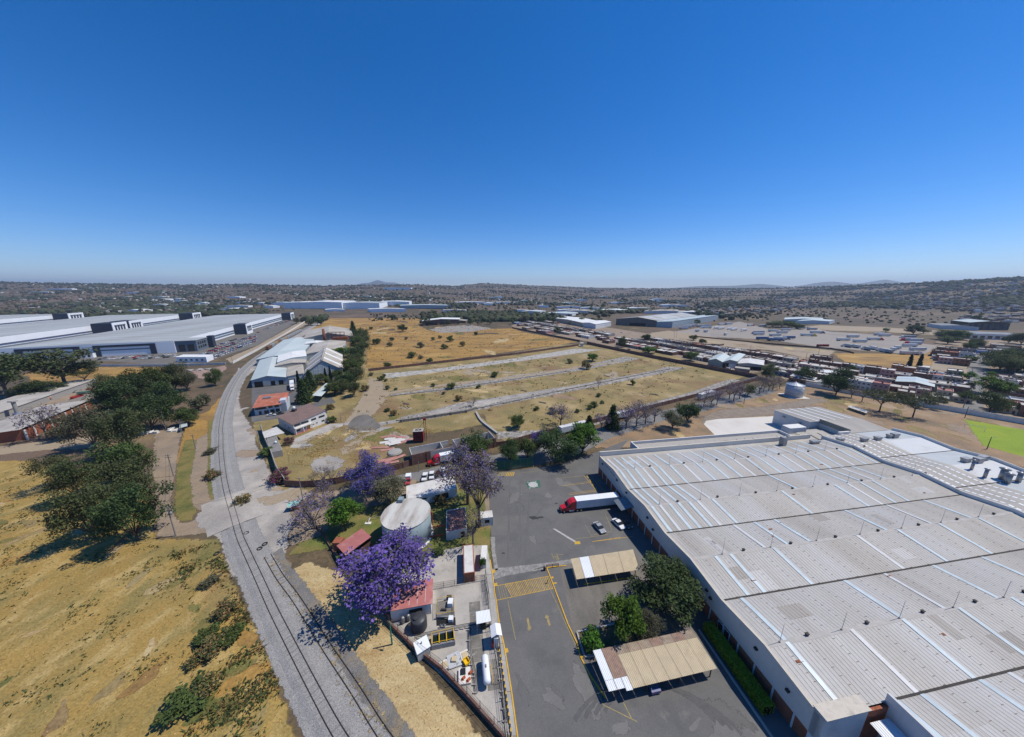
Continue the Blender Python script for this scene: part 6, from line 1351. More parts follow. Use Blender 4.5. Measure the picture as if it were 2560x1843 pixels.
# vehicles by the lane and the white building
car('white pickup with rear rack facing the white building', ('white', (.70,.70,.69)), at_px(E1,(780,830),.06), R(-82), 'pickup', 5.2, None, 'pickup', 'pickup_truck')
car('white pickup parked left of the round red bush', ('white', (.70,.70,.69)), at_px(E1,(1000,780),.06), R(-78), 'pickup', 5.0, None, 'pickup', 'pickup_truck')
car('white van parked under the tall jacaranda right of the red bush', ('white', (.70,.70,.69)), at_px(E1,(1400,700),.06), R(-65), 'van', 4.8, None, 'van', 'parked_van')
t = car('red cab pickup with tall white box body on the paved apron', ('dull_red', (.38,.05,.06)), at_px(E1,(260,960),.06), R(-80), 'pickup', 4.6, None, 'truck', 'small_box_truck'); mb = MB(); mb.box(-2.3,-.95,.9,0,.95,2.5); mb.build('cargo_box', m_white_sheet, t)
car('dark pickup parked in front of the red-roofed office', ('charcoal', (.06,.065,.07)), at_px(D1,(415,1105),.06), R(22), 'pickup', 5.0, None, 'pickup', 'pickup_truck')
car('white car parked in front of the red-roofed office', ('white', (.70,.70,.69)), at_px(D1,(280,1130),.06), R(20), 'sedan', 4.4)
# rubbish stall at the crossing
q = G(B2(930,960)); t = thing('street_stall', 'turquoise roofed roadside stall with tyres at the lane corner', 'stall', (q.x,q.y,.05), R(15)); mb = MB(); mb.add([(-1.7,-1.2,2.0),(1.5,-1.2,2.1),(1.7,1.2,2.3),(-1.5,1.2,2.2)],[(0,1,2,3)]); mb.build('roof', MAT('turquoise', (.25,.5,.45), var=.15), t); mb = MB(); mb.box(-.8,-.6,0,1.2,.6,.9); mb.build('counter', m_brick, t)
for x in (-1.5,1.4): mb = MB(); mb.bar((x,-1.1,0),(x,-1.1,2.0),.08); mb.build('post', m_gutter, t)
# ------------------------------------------------------------------ right side: tank, walls, workshops, houses, truck lot
wall('long white perimeter wall behind the bare trees and the pitch', [G(A4(335,1010)), G(A4(900,1115)), G(A4(1480,1210)), G(A4(2268,1350)), G(A4(2900,1470))], 3.1, m_wall_white, .3, step=8)
TC = Vector((190.3,205.8,0)); t = thing('steel_tank', 'white bolted steel water tank with silver cone roof on the bare ground', 'water tank', TC); m_tw = MAT('tank_white', (.50,.53,.55), var=.06, scale=.4, rough=.45)
mb = MB(); mb.lathe([(4.85,.2),(4.85,8.2)], 36); mb.build('shell', m_tw, t, True)
for z in (2.8,5.4,7.6): mb = MB(); mb.lathe([(4.88,z),(4.93,z+.06),(4.88,z+.12)],36); mb.build('ring_seam', m_steel, t)
m_zinc = MAT('bright_zinc', (.62,.65,.68), rough=.3, metal=.6, var=.1)
for k in range(18):
    a0, a1 = 2*math.pi*k/18, 2*math.pi*(k+1)/18; mb = MB(); mb.add([(5.05*math.cos(a0),5.05*math.sin(a0),8.2),(5.05*math.cos(a1),5.05*math.sin(a1),8.2),(.3*math.cos(a1),.3*math.sin(a1),9.75),(.3*math.cos(a0),.3*math.sin(a0),9.75)],[(0,1,2,3)]); mb.build('roof_panel', m_zinc, t)
    mb = MB(); mb.bar((5.05*math.cos(a0),5.05*math.sin(a0),8.24),(.3*math.cos(a0),.3*math.sin(a0),9.79),.12,.1); mb.build('roof_seam', m_steel, t)
mb = MB(); mb.lathe([(.4,9.7),(.4,10.0),(.05,10.2)],10); mb.build('roof_vent', m_white_sheet, t)
mb = MB(); mb.box(-6.4,-6.0,.0,6.2,5.8,.18); mb.build('pad', m_conc_white, t)
mb = MB()
for k in range(14): a = R(-104)+k*.036; mb.box(4.9*math.cos(a)-.06,4.9*math.sin(a)-.02,6.2+(.1 if k%3 else 0),4.9*math.cos(a)+.06,4.9*math.sin(a)+.02,6.75-(.12 if k%2 else 0)) if k not in (2,4) else None
mb.build('lettering', m_gutter, t)
mb = MB(); 
for x in (-.2,.2): mb.bar((4.6+x*.7,-2.0-x,0),(4.6+x*.7,-2.0-x,8.6),.06)
for z in np.arange(.5,8.5,.5): mb.bar((4.46,-1.8,z),(4.74,-2.2,z),.05)
mb.build('ladder', m_steel, t)
# goal on the pitch, pallet shelter
q = G(A4(1825,1400)); t = thing('goal', 'white football goal at the corner of the green pitch', 'goal', (q.x,q.y,0), R(-52)); mb = MB()
for x in (-3,3): mb.tube((x,0,0),(x,0,2.3),.08,.08,6)
mb.tube((-3,0,2.3),(3,0,2.3),.08,.08,6); mb.build('frame', m_white_sheet, t)
canopy('low white sheet shelter on the bare ground behind the warehouse', A4, [(705,1195),(870,1250),(895,1235),(735,1180)], 1.6, mat=m_flat_white)
# workshops by the brick wall
A, B = G(D6(430,745)), G(D6(640,775)); gshed('workshop', 'grey-green gabled workshop with aqua roof behind the brick wall', 'workshop', A, B, Vector((24,26,0)), 6.8, 9.0, MAT('green_grey_wall', (.30,.33,.29), var=.1, scale=.4), m_roof_aqua, rp=.55, doors=((.1,.45,0,2.6,m_brown),(.55,.95,0,2.4,MAT('tan_block', (.32,.25,.18), var=.1))))
A, B = G(D6(645,775)), G(D6(880,760)); gshed('workshop', 'middle workshop with long aqua roof and dark open front', 'workshop', A, B, Vector((30,32,0)), 6.5, 8.4, m_grey_wall, m_roof_aqua, rp=.5, doors=((.05,.45,0,5.5,m_dark),(.5,.98,0,4.4,MAT('pale_door', (.5,.55,.6), var=.08))))
A, B = G(D6(900,770)), G(D6(1290,800)); gshed('workshop', 'open sided workshop with streaked white sheet roof', 'workshop', A, B, Vector((16,20,0)), 5.2, 6.2, MAT('white_panel_wall', (.38,.38,.36), var=.2, scale=.3, stretch=(4,4,.1)), MAT('streaked_white_roof', (.58,.58,.56), var=.12, scale=.3, stretch=(1,.2,1,R(45)), spots=(.42,.36,.3), spots_scale=.5, spots_at=.62), rp=.4, doors=((.05,.95,0,3.2,m_dark),))
A, B = G(D6(850,830)), G(D6(1085,860)); flat_house('block_store', 'tan block store in front of the white roofed workshop', 'store', A, B, Vector((5,7,0)), 4.2, MAT('tan_block', ()), m_conc_obj, .3)
car('white car parked between the brick wall and the workshop', ('white', (.70,.70,.69)), at_px(D6,(775,790),.03), R(-15), 'sedan', 4.3)
# truck lot
q = 0
def mini_semi(name, label, cabcol, boxm, L=16.2):
    t = thing(name, label, 'truck' if cabcol else 'trailer')
    mb = MB(); mb.box(-L,-1.3,1.15,0,1.3,4.05); b = mb.build('trailer_box', boxm, t); mb = MB(); mb.box(-L,-1.25,.8,0,1.25,1.14); mb.build('chassis', m_gutter, t)
    for x in (-L+1.6,-L+2.9): mb = MB(); mb.tube((x,-1.25,.5),(x,1.25,.5),.5,.5,10); mb.build('wheel_axle', m_tyre, t)
    if cabcol:
        p = paint(*cabcol); mb = MB(); extrude_y(mb, [(1.0,.9),(1.0,3.9),(2.6,3.6),(3.4,2.6),(3.7,1.9),(5.3,1.6),(5.4,.6),(1.0,.6)], -1.2, 1.2); mb.build('cab', p, t)
        mb = MB(); mb.add([(3.42,-1.05,2.62),(3.74,-1.05,1.95),(3.74,1.05,1.95),(3.42,1.05,2.62)],[(0,1,2,3)]); mb.V = [(v[0]+.04,v[1],v[2]+.02) for v in mb.V]; mb.build('windscreen', m_glass, t)
        for x in (.2,-1.1,4.4): mb = MB(); mb.tube((x,-1.2,.5),(x,1.2,.5),.5,.5,10); mb.build('wheel_axle', m_tyre, t)
    else: mb = MB(); mb.bar((-2.4,-.8,0),(-2.4,-.8,1.1),.16); mb.build('landing_leg', m_gutter, t); mb = MB(); mb.bar((-2.4,.8,0),(-2.4,.8,1.1),.16); mb.build('landing_leg', m_gutter, t)
    return t
WT, BL, RD, YL = ('white',(.70,.70,.69)), ('blue',(.05,.08,.22)), ('red',(.50,.012,.02)), ('yellow',(.55,.42,.03))
m_bluebox = MAT('blue_trailer', (.10,.17,.30), var=.12, scale=.6); m_greybox = MAT('grey_trailer', (.40,.41,.42), var=.1, scale=.6)
KIND = {}
def lot(kind, px, deg, label, L=16.2):
    spec = {'w':(None,m_trailer),'b':(None,m_bluebox),'g':(None,m_greybox),'ww':(WT,m_trailer),'wb':(BL,m_trailer),'bb':(BL,m_bluebox),'wr':(RD,m_trailer),'wy':(YL,m_trailer),'gw':(WT,m_greybox)}[kind]
    nm = 'semi_truck' if spec[0] else 'parked_trailer'
    if (kind, L) in KIND: o = copy_tree(KIND[(kind, L)])
    else: o = mini_semi(nm, '', *spec, L); KIND[(kind, L)] = o
    p = G(px); o.location = (p.x, p.y, .05); o.rotation_euler = (0,0,R(deg)); o['label'] = label; o['group'] = 'trucks and trailers in the truck lot'
for i, (k, p, d, lb) in enumerate((
    ('wy',A4(395,570),-12,'white trailer with yellow cab at the left of the open lot'), ('wb',A4(470,545),-8,'white trailer with dark blue cab behind the yellow cab'),
    ('w',A4(720,612),-6,'white trailer in the middle row, left end, nearer one'), ('w',A4(870,625),-7,'white trailer in the middle row, lower one beside the red cab'), ('wr',A4(985,605),-4,'white trailer with red cab in the middle of the lot'),
    ('w',A4(800,582),-4,'white trailer behind the middle row, left end'), ('w',A4(1080,572),-4,'white trailer at the far side of the lot beside the round tree'), ('w',A4(1030,562),0,'white trailer farthest back near the round tree'),
    ('gw',A4(1200,585),176,'grey trailer with white cab, farthest of the stacked right row'), ('wr',A4(1205,610),177,'white trailer with red cab in the stacked right row, second from back'), ('w',A4(1260,618),177,'white trailer in the stacked right row, third from back'), ('wr',A4(1240,642),177,'white trailer with red cab in the stacked right row, fourth from back'), ('w',A4(1190,665),177,'white trailer in the stacked right row, fifth from back'), ('ww',A4(1320,735),-8,'white trailer with white cab, nearest of the stacked right row'), ('w',A4(1390,700),-6,'white trailer near the golden lot at the stacked row'),
    ('bb',A4(105,612),-7,'blue trailer with blue cab at the near edge of the lot'), ('wb',A4(160,600),-6,'white trailer with blue cab behind the blue trailer'), ('b',A4(235,592),-3,'small blue trailer beside the white cab'), ('w',A4(110,570),-5,'white trailer behind the blue trailers'), ('w',A4(170,545),-5,'white trailer in the second row of the left lot'), ('w',A4(90,530),-5,'white trailer by the trees in the left lot'), ('w',A4(200,520),-5,'white trailer under the lot trees'), ('w',A4(330,505),-3,'white trailer along the back fence of the lot'), ('g',A4(430,515),-3,'grey trailer along the back fence of the lot'),
    ('bb',A3(2150,548),187,'blue trailer with blue cab facing left in the left lot'), ('w',A3(2230,560),0,'white trailer beside the left-facing blue cab'), ('b',A3(2268,600),-4,'long blue trailer at the near fence of the lot'),
    ('w',A3(1560,508),-4,'white trailer at the shed corner of the lot, nearest'), ('w',A3(1590,495),-4,'white trailer at the shed corner of the lot, second'), ('w',A3(1620,488),-4,'white trailer at the shed corner of the lot, third'), ('ww',A3(1690,500),185,'white trailer with white cab beside the shed corner'), ('w',A3(1700,485),10,'white trailer in the back rows near the shed'), ('w',A3(1760,480),10,'white trailer in the back rows, second from the shed'),
    ('ww',A3(1800,505),215,'white truck in the slanted row, leftmost'), ('ww',A3(1840,510),215,'white truck in the slanted row, second from left'), ('ww',A3(1920,512),215,'white truck in the slanted row, third from left'), ('ww',A3(1955,520),215,'white truck in the slanted row, fourth from left'), ('ww',A3(2040,525),215,'white truck in the slanted row, rightmost and alone'),
    ('wb',A3(1880,470),20,'truck with blue cab in the back of the left lot'), ('w',A3(1950,465),15,'white trailer at the back of the left lot'), ('wr',A3(2130,478),25,'truck with red cab at the back of the left lot'), ('w',A3(2250,485),10,'white trailer near the lot trees'),
    )): lot(k, p, d, lb)
for i, (k, p, d, lb) in enumerate((('w',A3(1655,530),5,'short white box beside the slanted row, left one'), ('w',A3(1730,535),5,'short white box beside the slanted row, right one'), ('w',A3(1900,560),30,'short white trailer alone at the near lot edge'), ('gw',A4(690,665),100,'small grey box truck at the near fence, first from left'), ('ww',A4(760,670),95,'small white box truck at the near fence, second from left'), ('gw',A4(862,690),80,'small grey box truck at the near fence, third from left'), ('ww',A4(912,685),80,'small white box truck at the near fence, fourth from left'), ('ww',A4(1000,705),85,'small white box truck at the near fence, fifth from left'), ('gw',A4(1050,715),80,'small grey box truck at the near fence, sixth from left'), ('w',A4(1130,700),5,'small white trailer at the near fence, seventh from left'), ('w',A4(1170,685),-5,'small white trailer behind the seventh'))): lot(k, p, d, lb, 6.2)
for i, p in enumerate((A4(455,660), A4(512,660))):
    q = G(p); t = thing('shipping_container', ['red shipping container at the near fence, left one', 'red shipping container at the near fence, right one'][i], 'container', (q.x,q.y,.05), R(5)); mb = MB(); mb.box(-3,-1.25,0,3,1.25,2.6); mb.build('shell', MAT('container_red', (.22,.03,.03), var=.15), t); mb = MB(); mb.box(3.0,-1.2,.1,3.06,-.02,2.5); mb.build('door', MAT('container_red', ()), t); mb = MB(); mb.box(3.0,.02,.1,3.06,1.2,2.5); mb.build('door', MAT('container_red', ()), t)
wall('low grey wall along the near side of the truck lot', [G(A4(-650,575)), G(A4(0,640)), G(A4(640,690)), G(A4(760,725))], 1.6, m_brown_brick, .3, step=25)
# big sheds across the lot
gshed('dark_hall', 'large dark walled hall with pale ribbed roof behind the brick houses', 'hall', (211,653), (276,615), (150,126), 12.5, 17.5, MAT('dark_block_wall', (.13,.125,.115), var=.15, scale=.1), MAT('hall_roof', (.42,.41,.38), var=.12, scale=.03, spots=(.33,.31,.28), spots_scale=.04, spots_at=.55), rp=.55, strips=5, doors=((.35,.75,0,6,m_dark),))
gshed('hall_annex', 'aqua sided lean-to along the right of the dark hall', 'hall', (276.5,614.7), (300,601), (178,148), 12.4, 10.4, m_blue_clad, m_roof_aqua, rp=.03, strips=4)
q = G(A3(375,440)); gshed('white_hall', 'long white roofed hall left of the dark hall', 'hall', q, G(A3(625,487)), Vector((38,44,0)), 8, 9.5, MAT('tan_hall_wall', (.40,.36,.30), var=.1), m_roof_white, strips=0); gshed('white_hall', 'smaller white roofed hall joined to the long white hall', 'hall', G(A3(630,488)), G(A3(740,505)), Vector((42,46,0)), 8.5, 10, m_white_clad, m_roof_white)
for i, (p, dx, dv, h, m, lb) in enumerate(((A3(70,372),60,(20,50),9,m_roof_aqua,'aqua roofed hall among far trees, leftmost of the row'), (A3(270,392),78,(30,60),9,m_roof_aqua,'aqua roofed hall among far trees, second of the row'), (A3(470,370),70,(30,50),10,m_roof_old,'arched grey hall behind the aqua halls'), (A3(755,358),85,(30,60),9,m_roof_white,'white roofed hall behind the dark hall, left'), (A3(1165,372),120,(40,70),10,m_roof_old,'grey roofed hall behind the dark hall, middle'), (A3(1465,380),70,(30,50),9,m_roof_white,'white roofed hall behind the dark hall, right'), (A4(140,440),80,(40,46),7,m_roof_aqua,'aqua white roofed sheds behind the truck lot, left'), (A4(250,460),62,(40,30),8,m_roof_aqua,'aqua white roofed sheds behind the truck lot, right'), (A4(1400,368),50,(20,20),6,m_roof_white,'white roofed shed beside dark trees on the brown field'))):
    q = G(p); gshed('far_hall', lb, 'hall', q, q+Vector((dx,-dx*.12,0)), Vector((dv[0],dv[1],0)), h-2, h, m_white_clad, m)
# school-like block with dark bay doors
A, B = G(D7(620,470)), G(D7(1700,500)); L = (B-A).length; t = gshed('bay_building', 'long low white building with a row of dark bay doors on the right', 'building', A, B, Vector((18,30,0)), 7, 8, m_white_clad, MAT('grey_school_roof', (.22,.24,.26), var=.12, scale=.1), rp=.5, doors=[(.1+k*.095,.1+k*.095+.06,1.2,5.2,m_glass) for k in range(9)])
A, B = G(D7(1185,400)), G(D7(1800,420)); gshed('dark_glazed_hall', 'tall dark glazed hall with pale roof behind the bay building', 'hall', A + Vector((30,50,0)), B + Vector((30,50,0)), Vector((20,40,0)), 13, 16, m_glass, m_roof_aqua, doors=[(k*.16+.05,k*.16+.14,1,11,MAT('slate_panel', (.08,.09,.11), var=.1)) for k in range(6)])
A, B = G(D7(640,360)), G(D7(1170,390)); gshed('grey_roof_block', 'grey roofed school block left of the glazed hall', 'building', A + Vector((14,24,0)), B + Vector((14,24,0)), Vector((16,34,0)), 6, 8, m_white_clad, MAT('grey_school_roof', ()))
# ------------------------------------------------------------------ houses on a street grid
def pip(p, poly):
    x, y = p.x, p.y; c = False; n = len(poly)
    for i in range(n):
        a, b = poly[i], poly[(i+1)%n]
        if (a.y > y) != (b.y > y) and x < (b.x-a.x)*(y-a.y)/(b.y-a.y) + a.x: c = not c
    return c
HW = [('brick', m_brown_brick), ('red brick', MAT('house_brick', (.21,.115,.08), var=.25, scale=.7, grain=.25, grain_scale=3)), ('grey block', m_grey_wall), ('white', m_plaster_w), ('cream', MAT('house_cream', (.45,.38,.28), var=.1)), ('pink', MAT('house_pink', (.45,.27,.25), var=.1)), ('blue', MAT('house_blue', (.16,.24,.45), var=.1)), ('orange red', MAT('house_orange', (.30,.13,.075), var=.1)), ('tan', MAT('tan_block', ()))]
HR = [MAT('roof_screed', (.30,.285,.26), var=.2, scale=.6, spots=(.42,.40,.38), spots_scale=.5, spots_at=.52, rnd=.25), MAT('roof_screed_pale', (.50,.48,.45), var=.15, scale=.6, spots=(.33,.31,.28), spots_scale=.5, spots_at=.58, rnd=.2), MAT('roof_red_coat', (.34,.15,.12), var=.2, scale=.5)]
wd_ = (G(A4(2268,1350)) - G(A4(335,1010))); wd_.z = 0; wd_.normalize(); wp_ = Vector((-wd_.y, wd_.x, 0))
OCC = []
ORD = ['first','second','third','fourth','fifth','sixth','seventh','eighth','ninth','tenth','eleventh','twelfth','thirteenth','fourteenth','fifteenth','sixteenth','seventeenth','eighteenth','nineteenth','twentieth'] 
def block(where, poly, org, du, dv, wx, wy, weights, rows, seed, skip=.06, hmax=2, group='houses'):
    rr = random.Random(seed); n_ = 0
    for r in range(rows):
        x = -260.0; k = 0
        while x < 320:
            w = rr.uniform(*wx); d = rr.uniform(*wy); y = r*(wy[1]+1.5 + (3.5 if r % 2 else 0)); c = org + du*(x+w/2) + dv*(y+d/2)
            if pip(c, poly) and rr.random() > skip:
                ci = rr.choices(range(len(HW)), weights)[0]; st = 1 if rr.random() < .55 else hmax; h = 2.9*st + rr.uniform(-.2,.3)
                k += 1; A = org + du*x + dv*y; B = A + du*(w-.15)
                wins = []
                for s in range(st):
                    for f in np.arange(.14, .86, .3): 
                        if s == 0 and f > .6: wins.append((f, f+.14, .05, 2.1, m_brown if rr.random() < .5 else m_dark))
                        else: wins.append((f, f+.16, 1.0+s*2.8, 2.1+s*2.8, m_glass))
                rowname = ['front','second','third','fourth','fifth','sixth','seventh','eighth','ninth'][r]
                flat_house('house', '%s %s house, %s from left, %s row %s' % ('two-storey' if st == 2 else 'low', HW[ci][0], ORD[min(k-1,19)], rowname, where), 'house', A, B, dv*d, h, HW[ci][1], HR[rr.choices((0,1,2),(4,8,.4))[0]], rr.choice((.3,.6,.9)), wins, group, tanks=rr.choice((0,1,1,2)), rnd=rr); n_ += 1
            x += w
    return n_
N1 = GS(A4, [(140,950),(330,800),(520,770),(660,850),(830,880),(1330,870),(1430,880),(1760,960),(1735,1195),(1400,1185),(1000,1095),(300,990)])
o1 = G(A4(335,1010)) + wp_*3.5
nh = block('behind the white perimeter wall', N1, o1, wd_, wp_, (6.5,9.5), (9,12), (5,3,5,4,2,2,.5,1,2), 9, 11, .03)
N2 = GS(D7, [(1130,1440),(1110,1300),(1230,1130),(1250,960),(1633,930),(2600,1000),(2600,1800),(1633,1600)])
nh += block('right of the street', N2, G(D7(1130,1460)) + wp_*3, wd_, wp_, (6.5,9.5), (9,12), (3,2,3,4,2,1,2,2,1), 9, 12, .03)
N3 = GS(D7, [(400,790),(480,560),(930,560),(900,700),(840,840)])
nh += block('beside the sandy lot', N3, G(D7(400,800)), wd_, wp_, (8,11), (9,12), (1,2,3,3,1,1,2,2,1), 8, 13, .05)
N4 = GS(D7, [(960,690),(940,560),(1633,560),(2300,600),(2300,730),(1633,720),(1200,700)])
nh += block('at the far end of the street', N4, G(D7(1000,720)), wd_, wp_, (9,13), (10,13), (1,1,3,4,2,1,1,2,1), 7, 14, .08)
du5 = (G(A3(2170,945)) - G(A3(665,640))).normalized(); dv5 = Vector((-du5.y, du5.x, 0)) if Vector((-du5.y, du5.x, 0)).y > 0 else Vector((du5.y, -du5.x, 0))
N5 = GS(A3, [(800,600),(960,590),(1300,600),(1650,640),(2000,690),(2268,740),(2500,790),(2560,900),(2450,950),(2268,870),(1640,790),(1250,700),(820,650)])
nh += block('by the dirt pitch', N5, G(A3(665,640)) + dv5*8, du5, dv5, (9,14), (10,14), (7,4,4,1,1,.2,.2,.3,2), 7, 15, .18, 1)
N6 = GS(A3, [(0,455),(120,430),(300,420),(420,470),(700,510),(860,540),(900,590),(640,590),(300,540),(0,480)])
nh += block('beyond the long brick wall', N6, G(A3(600,620)) + dv5*10, du5*1, dv5, (11,18), (12,16), (7,3,4,1,1,.2,.2,.3,2), 6, 16, .25, 1)
# brick plot walls in the unfinished lots
rp_ = random.Random(21)
for i in range(14):
    c = G(A3(rp_.uniform(900,2400), 0 + 640)); c = G(A3(*[(980,640),(1180,690),(1330,640),(1420,700),(1560,690),(1640,740),(1760,650),(1850,720),(1960,760),(2080,700),(2200,760),(2330,800),(2420,840),(1100,620)][i])); s1, s2 = rp_.uniform(8,13), rp_.uniform(9,15)
    wall('open brick plot wall among the unfinished lots, %s from the left' % ORD[[0,2,3,4,5,6,7,8,9,10,11,12,13,1][i]], [c, c+du5*s1, c+du5*s1+dv5*s2], rp_.uniform(1.8,2.8), [m_brown_brick, HW[1][1], m_grey_wall][i%3], .25, 'plot_wall', step=12, group='open plot walls')
# sheds standing in the housing blocks
q = G(A4(1115,1030)); gshed('aqua_roof_shed', 'brick shed with pale aqua ribbed roof among the houses', 'shed', q, q+wd_*17, wp_*22, 5.2, 6.6, m_brown_brick, m_roof_aqua, rp=.5, strips=1)
q = G(A4(190,960)); gshed('white_roof_house', 'wide low house with bright white roof behind the steel tank', 'house', q, q+wd_*14, wp_*16, 3.6, 4.2, m_brown, m_roof_white)
q = G(A4(450,930)); gshed('white_roof_house', 'house with white ribbed sheet roof beside the dark tree', 'house', q, q+wd_*13, wp_*14, 4, 4.8, m_brown_brick, m_roof_white)
CARS = [('white',(.70,.70,.69)),('silver',(.30,.31,.32)),('charcoal',(.06,.065,.07)),('red',(.50,.012,.02)),('blue',(.05,.08,.22)),('tan',(.35,.28,.2))]
std = (G(D7(1060,700)) - G(D7(900,1440))); sa = math.atan2(std.y, std.x)
for i, (p, c, lb) in enumerate(((D7(870,1060),0,'white car parked at the left kerb of the street, middle'), (D7(885,1260),2,'dark car parked at the left kerb of the street, nearest'), (D7(925,745),0,'white car parked at the left kerb of the street, farthest'), (D7(1100,960),0,'white car parked at the right kerb of the street, third from near'), (D7(1080,1020),2,'dark car parked at the right kerb of the street'), (D7(1095,1220),0,'white car parked at the right kerb under the round tree'), (D7(1095,745),1,'silver car on the street at its far end'), (D7(1010,692),0,'white car at the far end of the street'))):
    car(lb, CARS[c], at_px(lambda a, b: p, (0,0), .04), sa, 'sedan' if i % 3 else 'van', 4.5, 'cars on the right-hand street')
for i, (p, c, lb) in enumerate(((A3(970,540),0,'white car beside the blue shade behind the brick houses'), (A3(1035,690),1,'grey car by the wall near the blue tarpaulin'), (A3(1920,865),0,'white van at the workshop gate'))): car(lb, CARS[c], at_px(lambda a, b: p, (0,0), .04), R(-20), 'van' if i == 2 else 'sedan', 4.6)
# trailers on the lane behind the trees
for i, (p, p2, lb) in enumerate(((A3(650,1385), A3(540,1412), 'white trailer half hidden behind the round green trees on the lane'), (A3(1070,1275), A3(960,1300), 'white trailer behind the purple trees on the lane'), (A3(1780,1100), A3(1640,1140), 'white trailer on the lane behind the bare trees at the corner'))):
    a, b = G(p), G(p2); lot('w', p, math.degrees(math.atan2(a.y-b.y, a.x-b.x)), lb)
# ------------------------------------------------------------------ left: white logistics halls
m_wht = MAT('logistics_white', (.80,.83,.86), var=.03, scale=.1); m_nvy = MAT('logistics_navy', (.035,.045,.07), var=.1); m_lroof = MAT('logistics_roof', (.34,.37,.375), var=.1, scale=.02, spots=(.28,.29,.29), spots_scale=.03, spots_at=.55, stretch=(1,.15,1,R(20)))
hx = (Vector((-383.8,359.3,0)) - Vector((-503.9,312.2,0))).normalized(); hy = Vector((-hx.y, hx.x, 0))
def lhall(label, org, L, D, h, wraps=(), bays=(), front=()):
    """org = near right corner of the hall; runs L along hy (away) and D along -hx"""
    t = thing('logistics_hall', label, 'warehouse', org); a = -hx*D
    mb = MB(); blk(mb, a, Vector(), hy*L, 0, h); mb.build('wall', m_wht, t)
    mb = MB(); e = Vector((0,0,h+.05)); r = Vector((0,0,h+.9)); P = [a*1.002, a*.5, Vector()]; 
    for (p, q, z0, z1) in ((a, a*.5, h+.1, h+.9), (a*.5, Vector(), h+.9, h+.1)):
        mb = MB(); mb.add([p+Vector((0,0,z0)), q+Vector((0,0,z1)), q+hy*L+Vector((0,0,z1)), p+hy*L+Vector((0,0,z0))], [(0,1,2,3)]); s_ = mb.build('roof_slope', m_lroof, t)
        for k in range(int(L/26)):
            f = 13+k*26; m2 = MB(); m2.add([p+hy*f+Vector((0,0,z0+.15)), q+hy*f+Vector((0,0,z1+.15)), q+hy*(f+1.6)+Vector((0,0,z1+.15)), p+hy*(f+1.6)+Vector((0,0,z0+.15))], [(0,1,2,3)]); m2.build('skylight', m_roof_white, s_)
    mb = MB(); mb.add([a-hy*.3+Vector((0,0,h)), -hy*.3+Vector((0,0,h)), -hy*.3+Vector((0,0,h+.1)), a*.5-hy*.3+Vector((0,0,h+.9)), a-hy*.3+Vector((0,0,h+.1))], [(0,1,2,3,4)]); mb.build('gable', m_wht, t)
    # side wall facing the rail: canopy line and dark dock band
    mb = MB(); blk(mb, hx*.05+hy*3, hx*.35+hy*3, hy*(L-6), 2.2, 4.2); mb.build('dock_band', MAT('dock_grey', (.16,.19,.22), var=.1), t)
    mb = MB(); blk(mb, hx*.05+hy*3, hx*1.2+hy*3, hy*(L-6), 6.8, 7.4); mb.build('dock_canopy', m_nvy, t)
    for y, w, d in bays:                                     # projecting office cubes at the side, white with dark faces
        c = hy*y; mb = MB(); blk(mb, c+hx*.4, c+hx*d, hy*w, 0, h+3); mb.build('office_cube', m_nvy, t)
        mb = MB(); blk(mb, c+hx*(d+.02), c+hx*(d+.8), hy*w, 0, h+3.3); mb.build('cube_front', m_wht, t)
        for k in range(4): mb = MB(); y0 = w*(.14+k*.19); blk(mb, c+hx*(d+.82)+hy*y0, c+hx*(d+.95)+hy*y0, hy*w*.12, 4.5, h-1); mb.build('window', m_nvy, t)
        mb = MB(); blk(mb, c+hx*(d+.82)+hy*w*.12, c+hx*(d+.9)+hy*w*.12, hy*w*.76, h-3.2, h-.4); mb.build('window_band', MAT('dock_grey', ()), t)
        mb = MB(); blk(mb, c-hy*.25+hx*.4, c-hy*.03+hx*.4, hx*0+hy*.0+hx*(d-.4), 0, h+1.4) if False else mb.box(0,0,0,.01,.01,.01)
    for x0, x1 in front:                                     # navy portal frames on the end wall
        p, q = -hx*x0, -hx*x1; f = -hy*.7
        for nm, u0, u1, z0, z1 in (('portal_frame', x0, x0+5, 0, h-1.2), ('portal_frame', x1-5, x1, 0, h-1.2), ('portal_frame', x0+5, x1-5, h-3.6, h-1.2)):
            mb = MB(); blk(mb, -hx*u1+f, -hx*u0+f, -f*.95, z0, z1); mb.build(nm, m_nvy, t)
        mb = MB(); blk(mb, -hx*(x1-5)+f*.4, -hx*(x0+5)+f*.4, -f*.35, h-7.2, h-6.0); mb.build('window_band', MAT('dock_grey', ()), t)
    return t
C3_ = Vector((-365.8,366.2,0)); K3 = C3_ - hx*19
lhall('nearest white logistics hall with navy portals and a wide grey roof', K3, 455, 134, 13.2, bays=((160,24,16),(425,30,18)), front=((16,66),(76,122)))
t = thing('logistics_office', 'dark glazed corner office at the nearest logistics hall', 'office', K3 + hy*1); mb = MB(); blk(mb, hx*.5, hx*19, hy*26, 0, 12.6); mb.build('block', MAT('slate_wall', (.12,.15,.19), var=.08), t)
for k in range(2): mb = MB(); blk(mb, hx*(3+k*8)-hy*.2, hx*(8.5+k*8)-hy*.2, hy*.15, 1, 8.5); mb.build('glazing', m_glass, t)
for k in range(4):
    for z in (3,7.5): mb = MB(); blk(mb, hx*19.05+hy*(3+k*5), hx*19.2+hy*(3+k*5), hy*3.2, z, z+3); mb.build('window', m_glass, t)
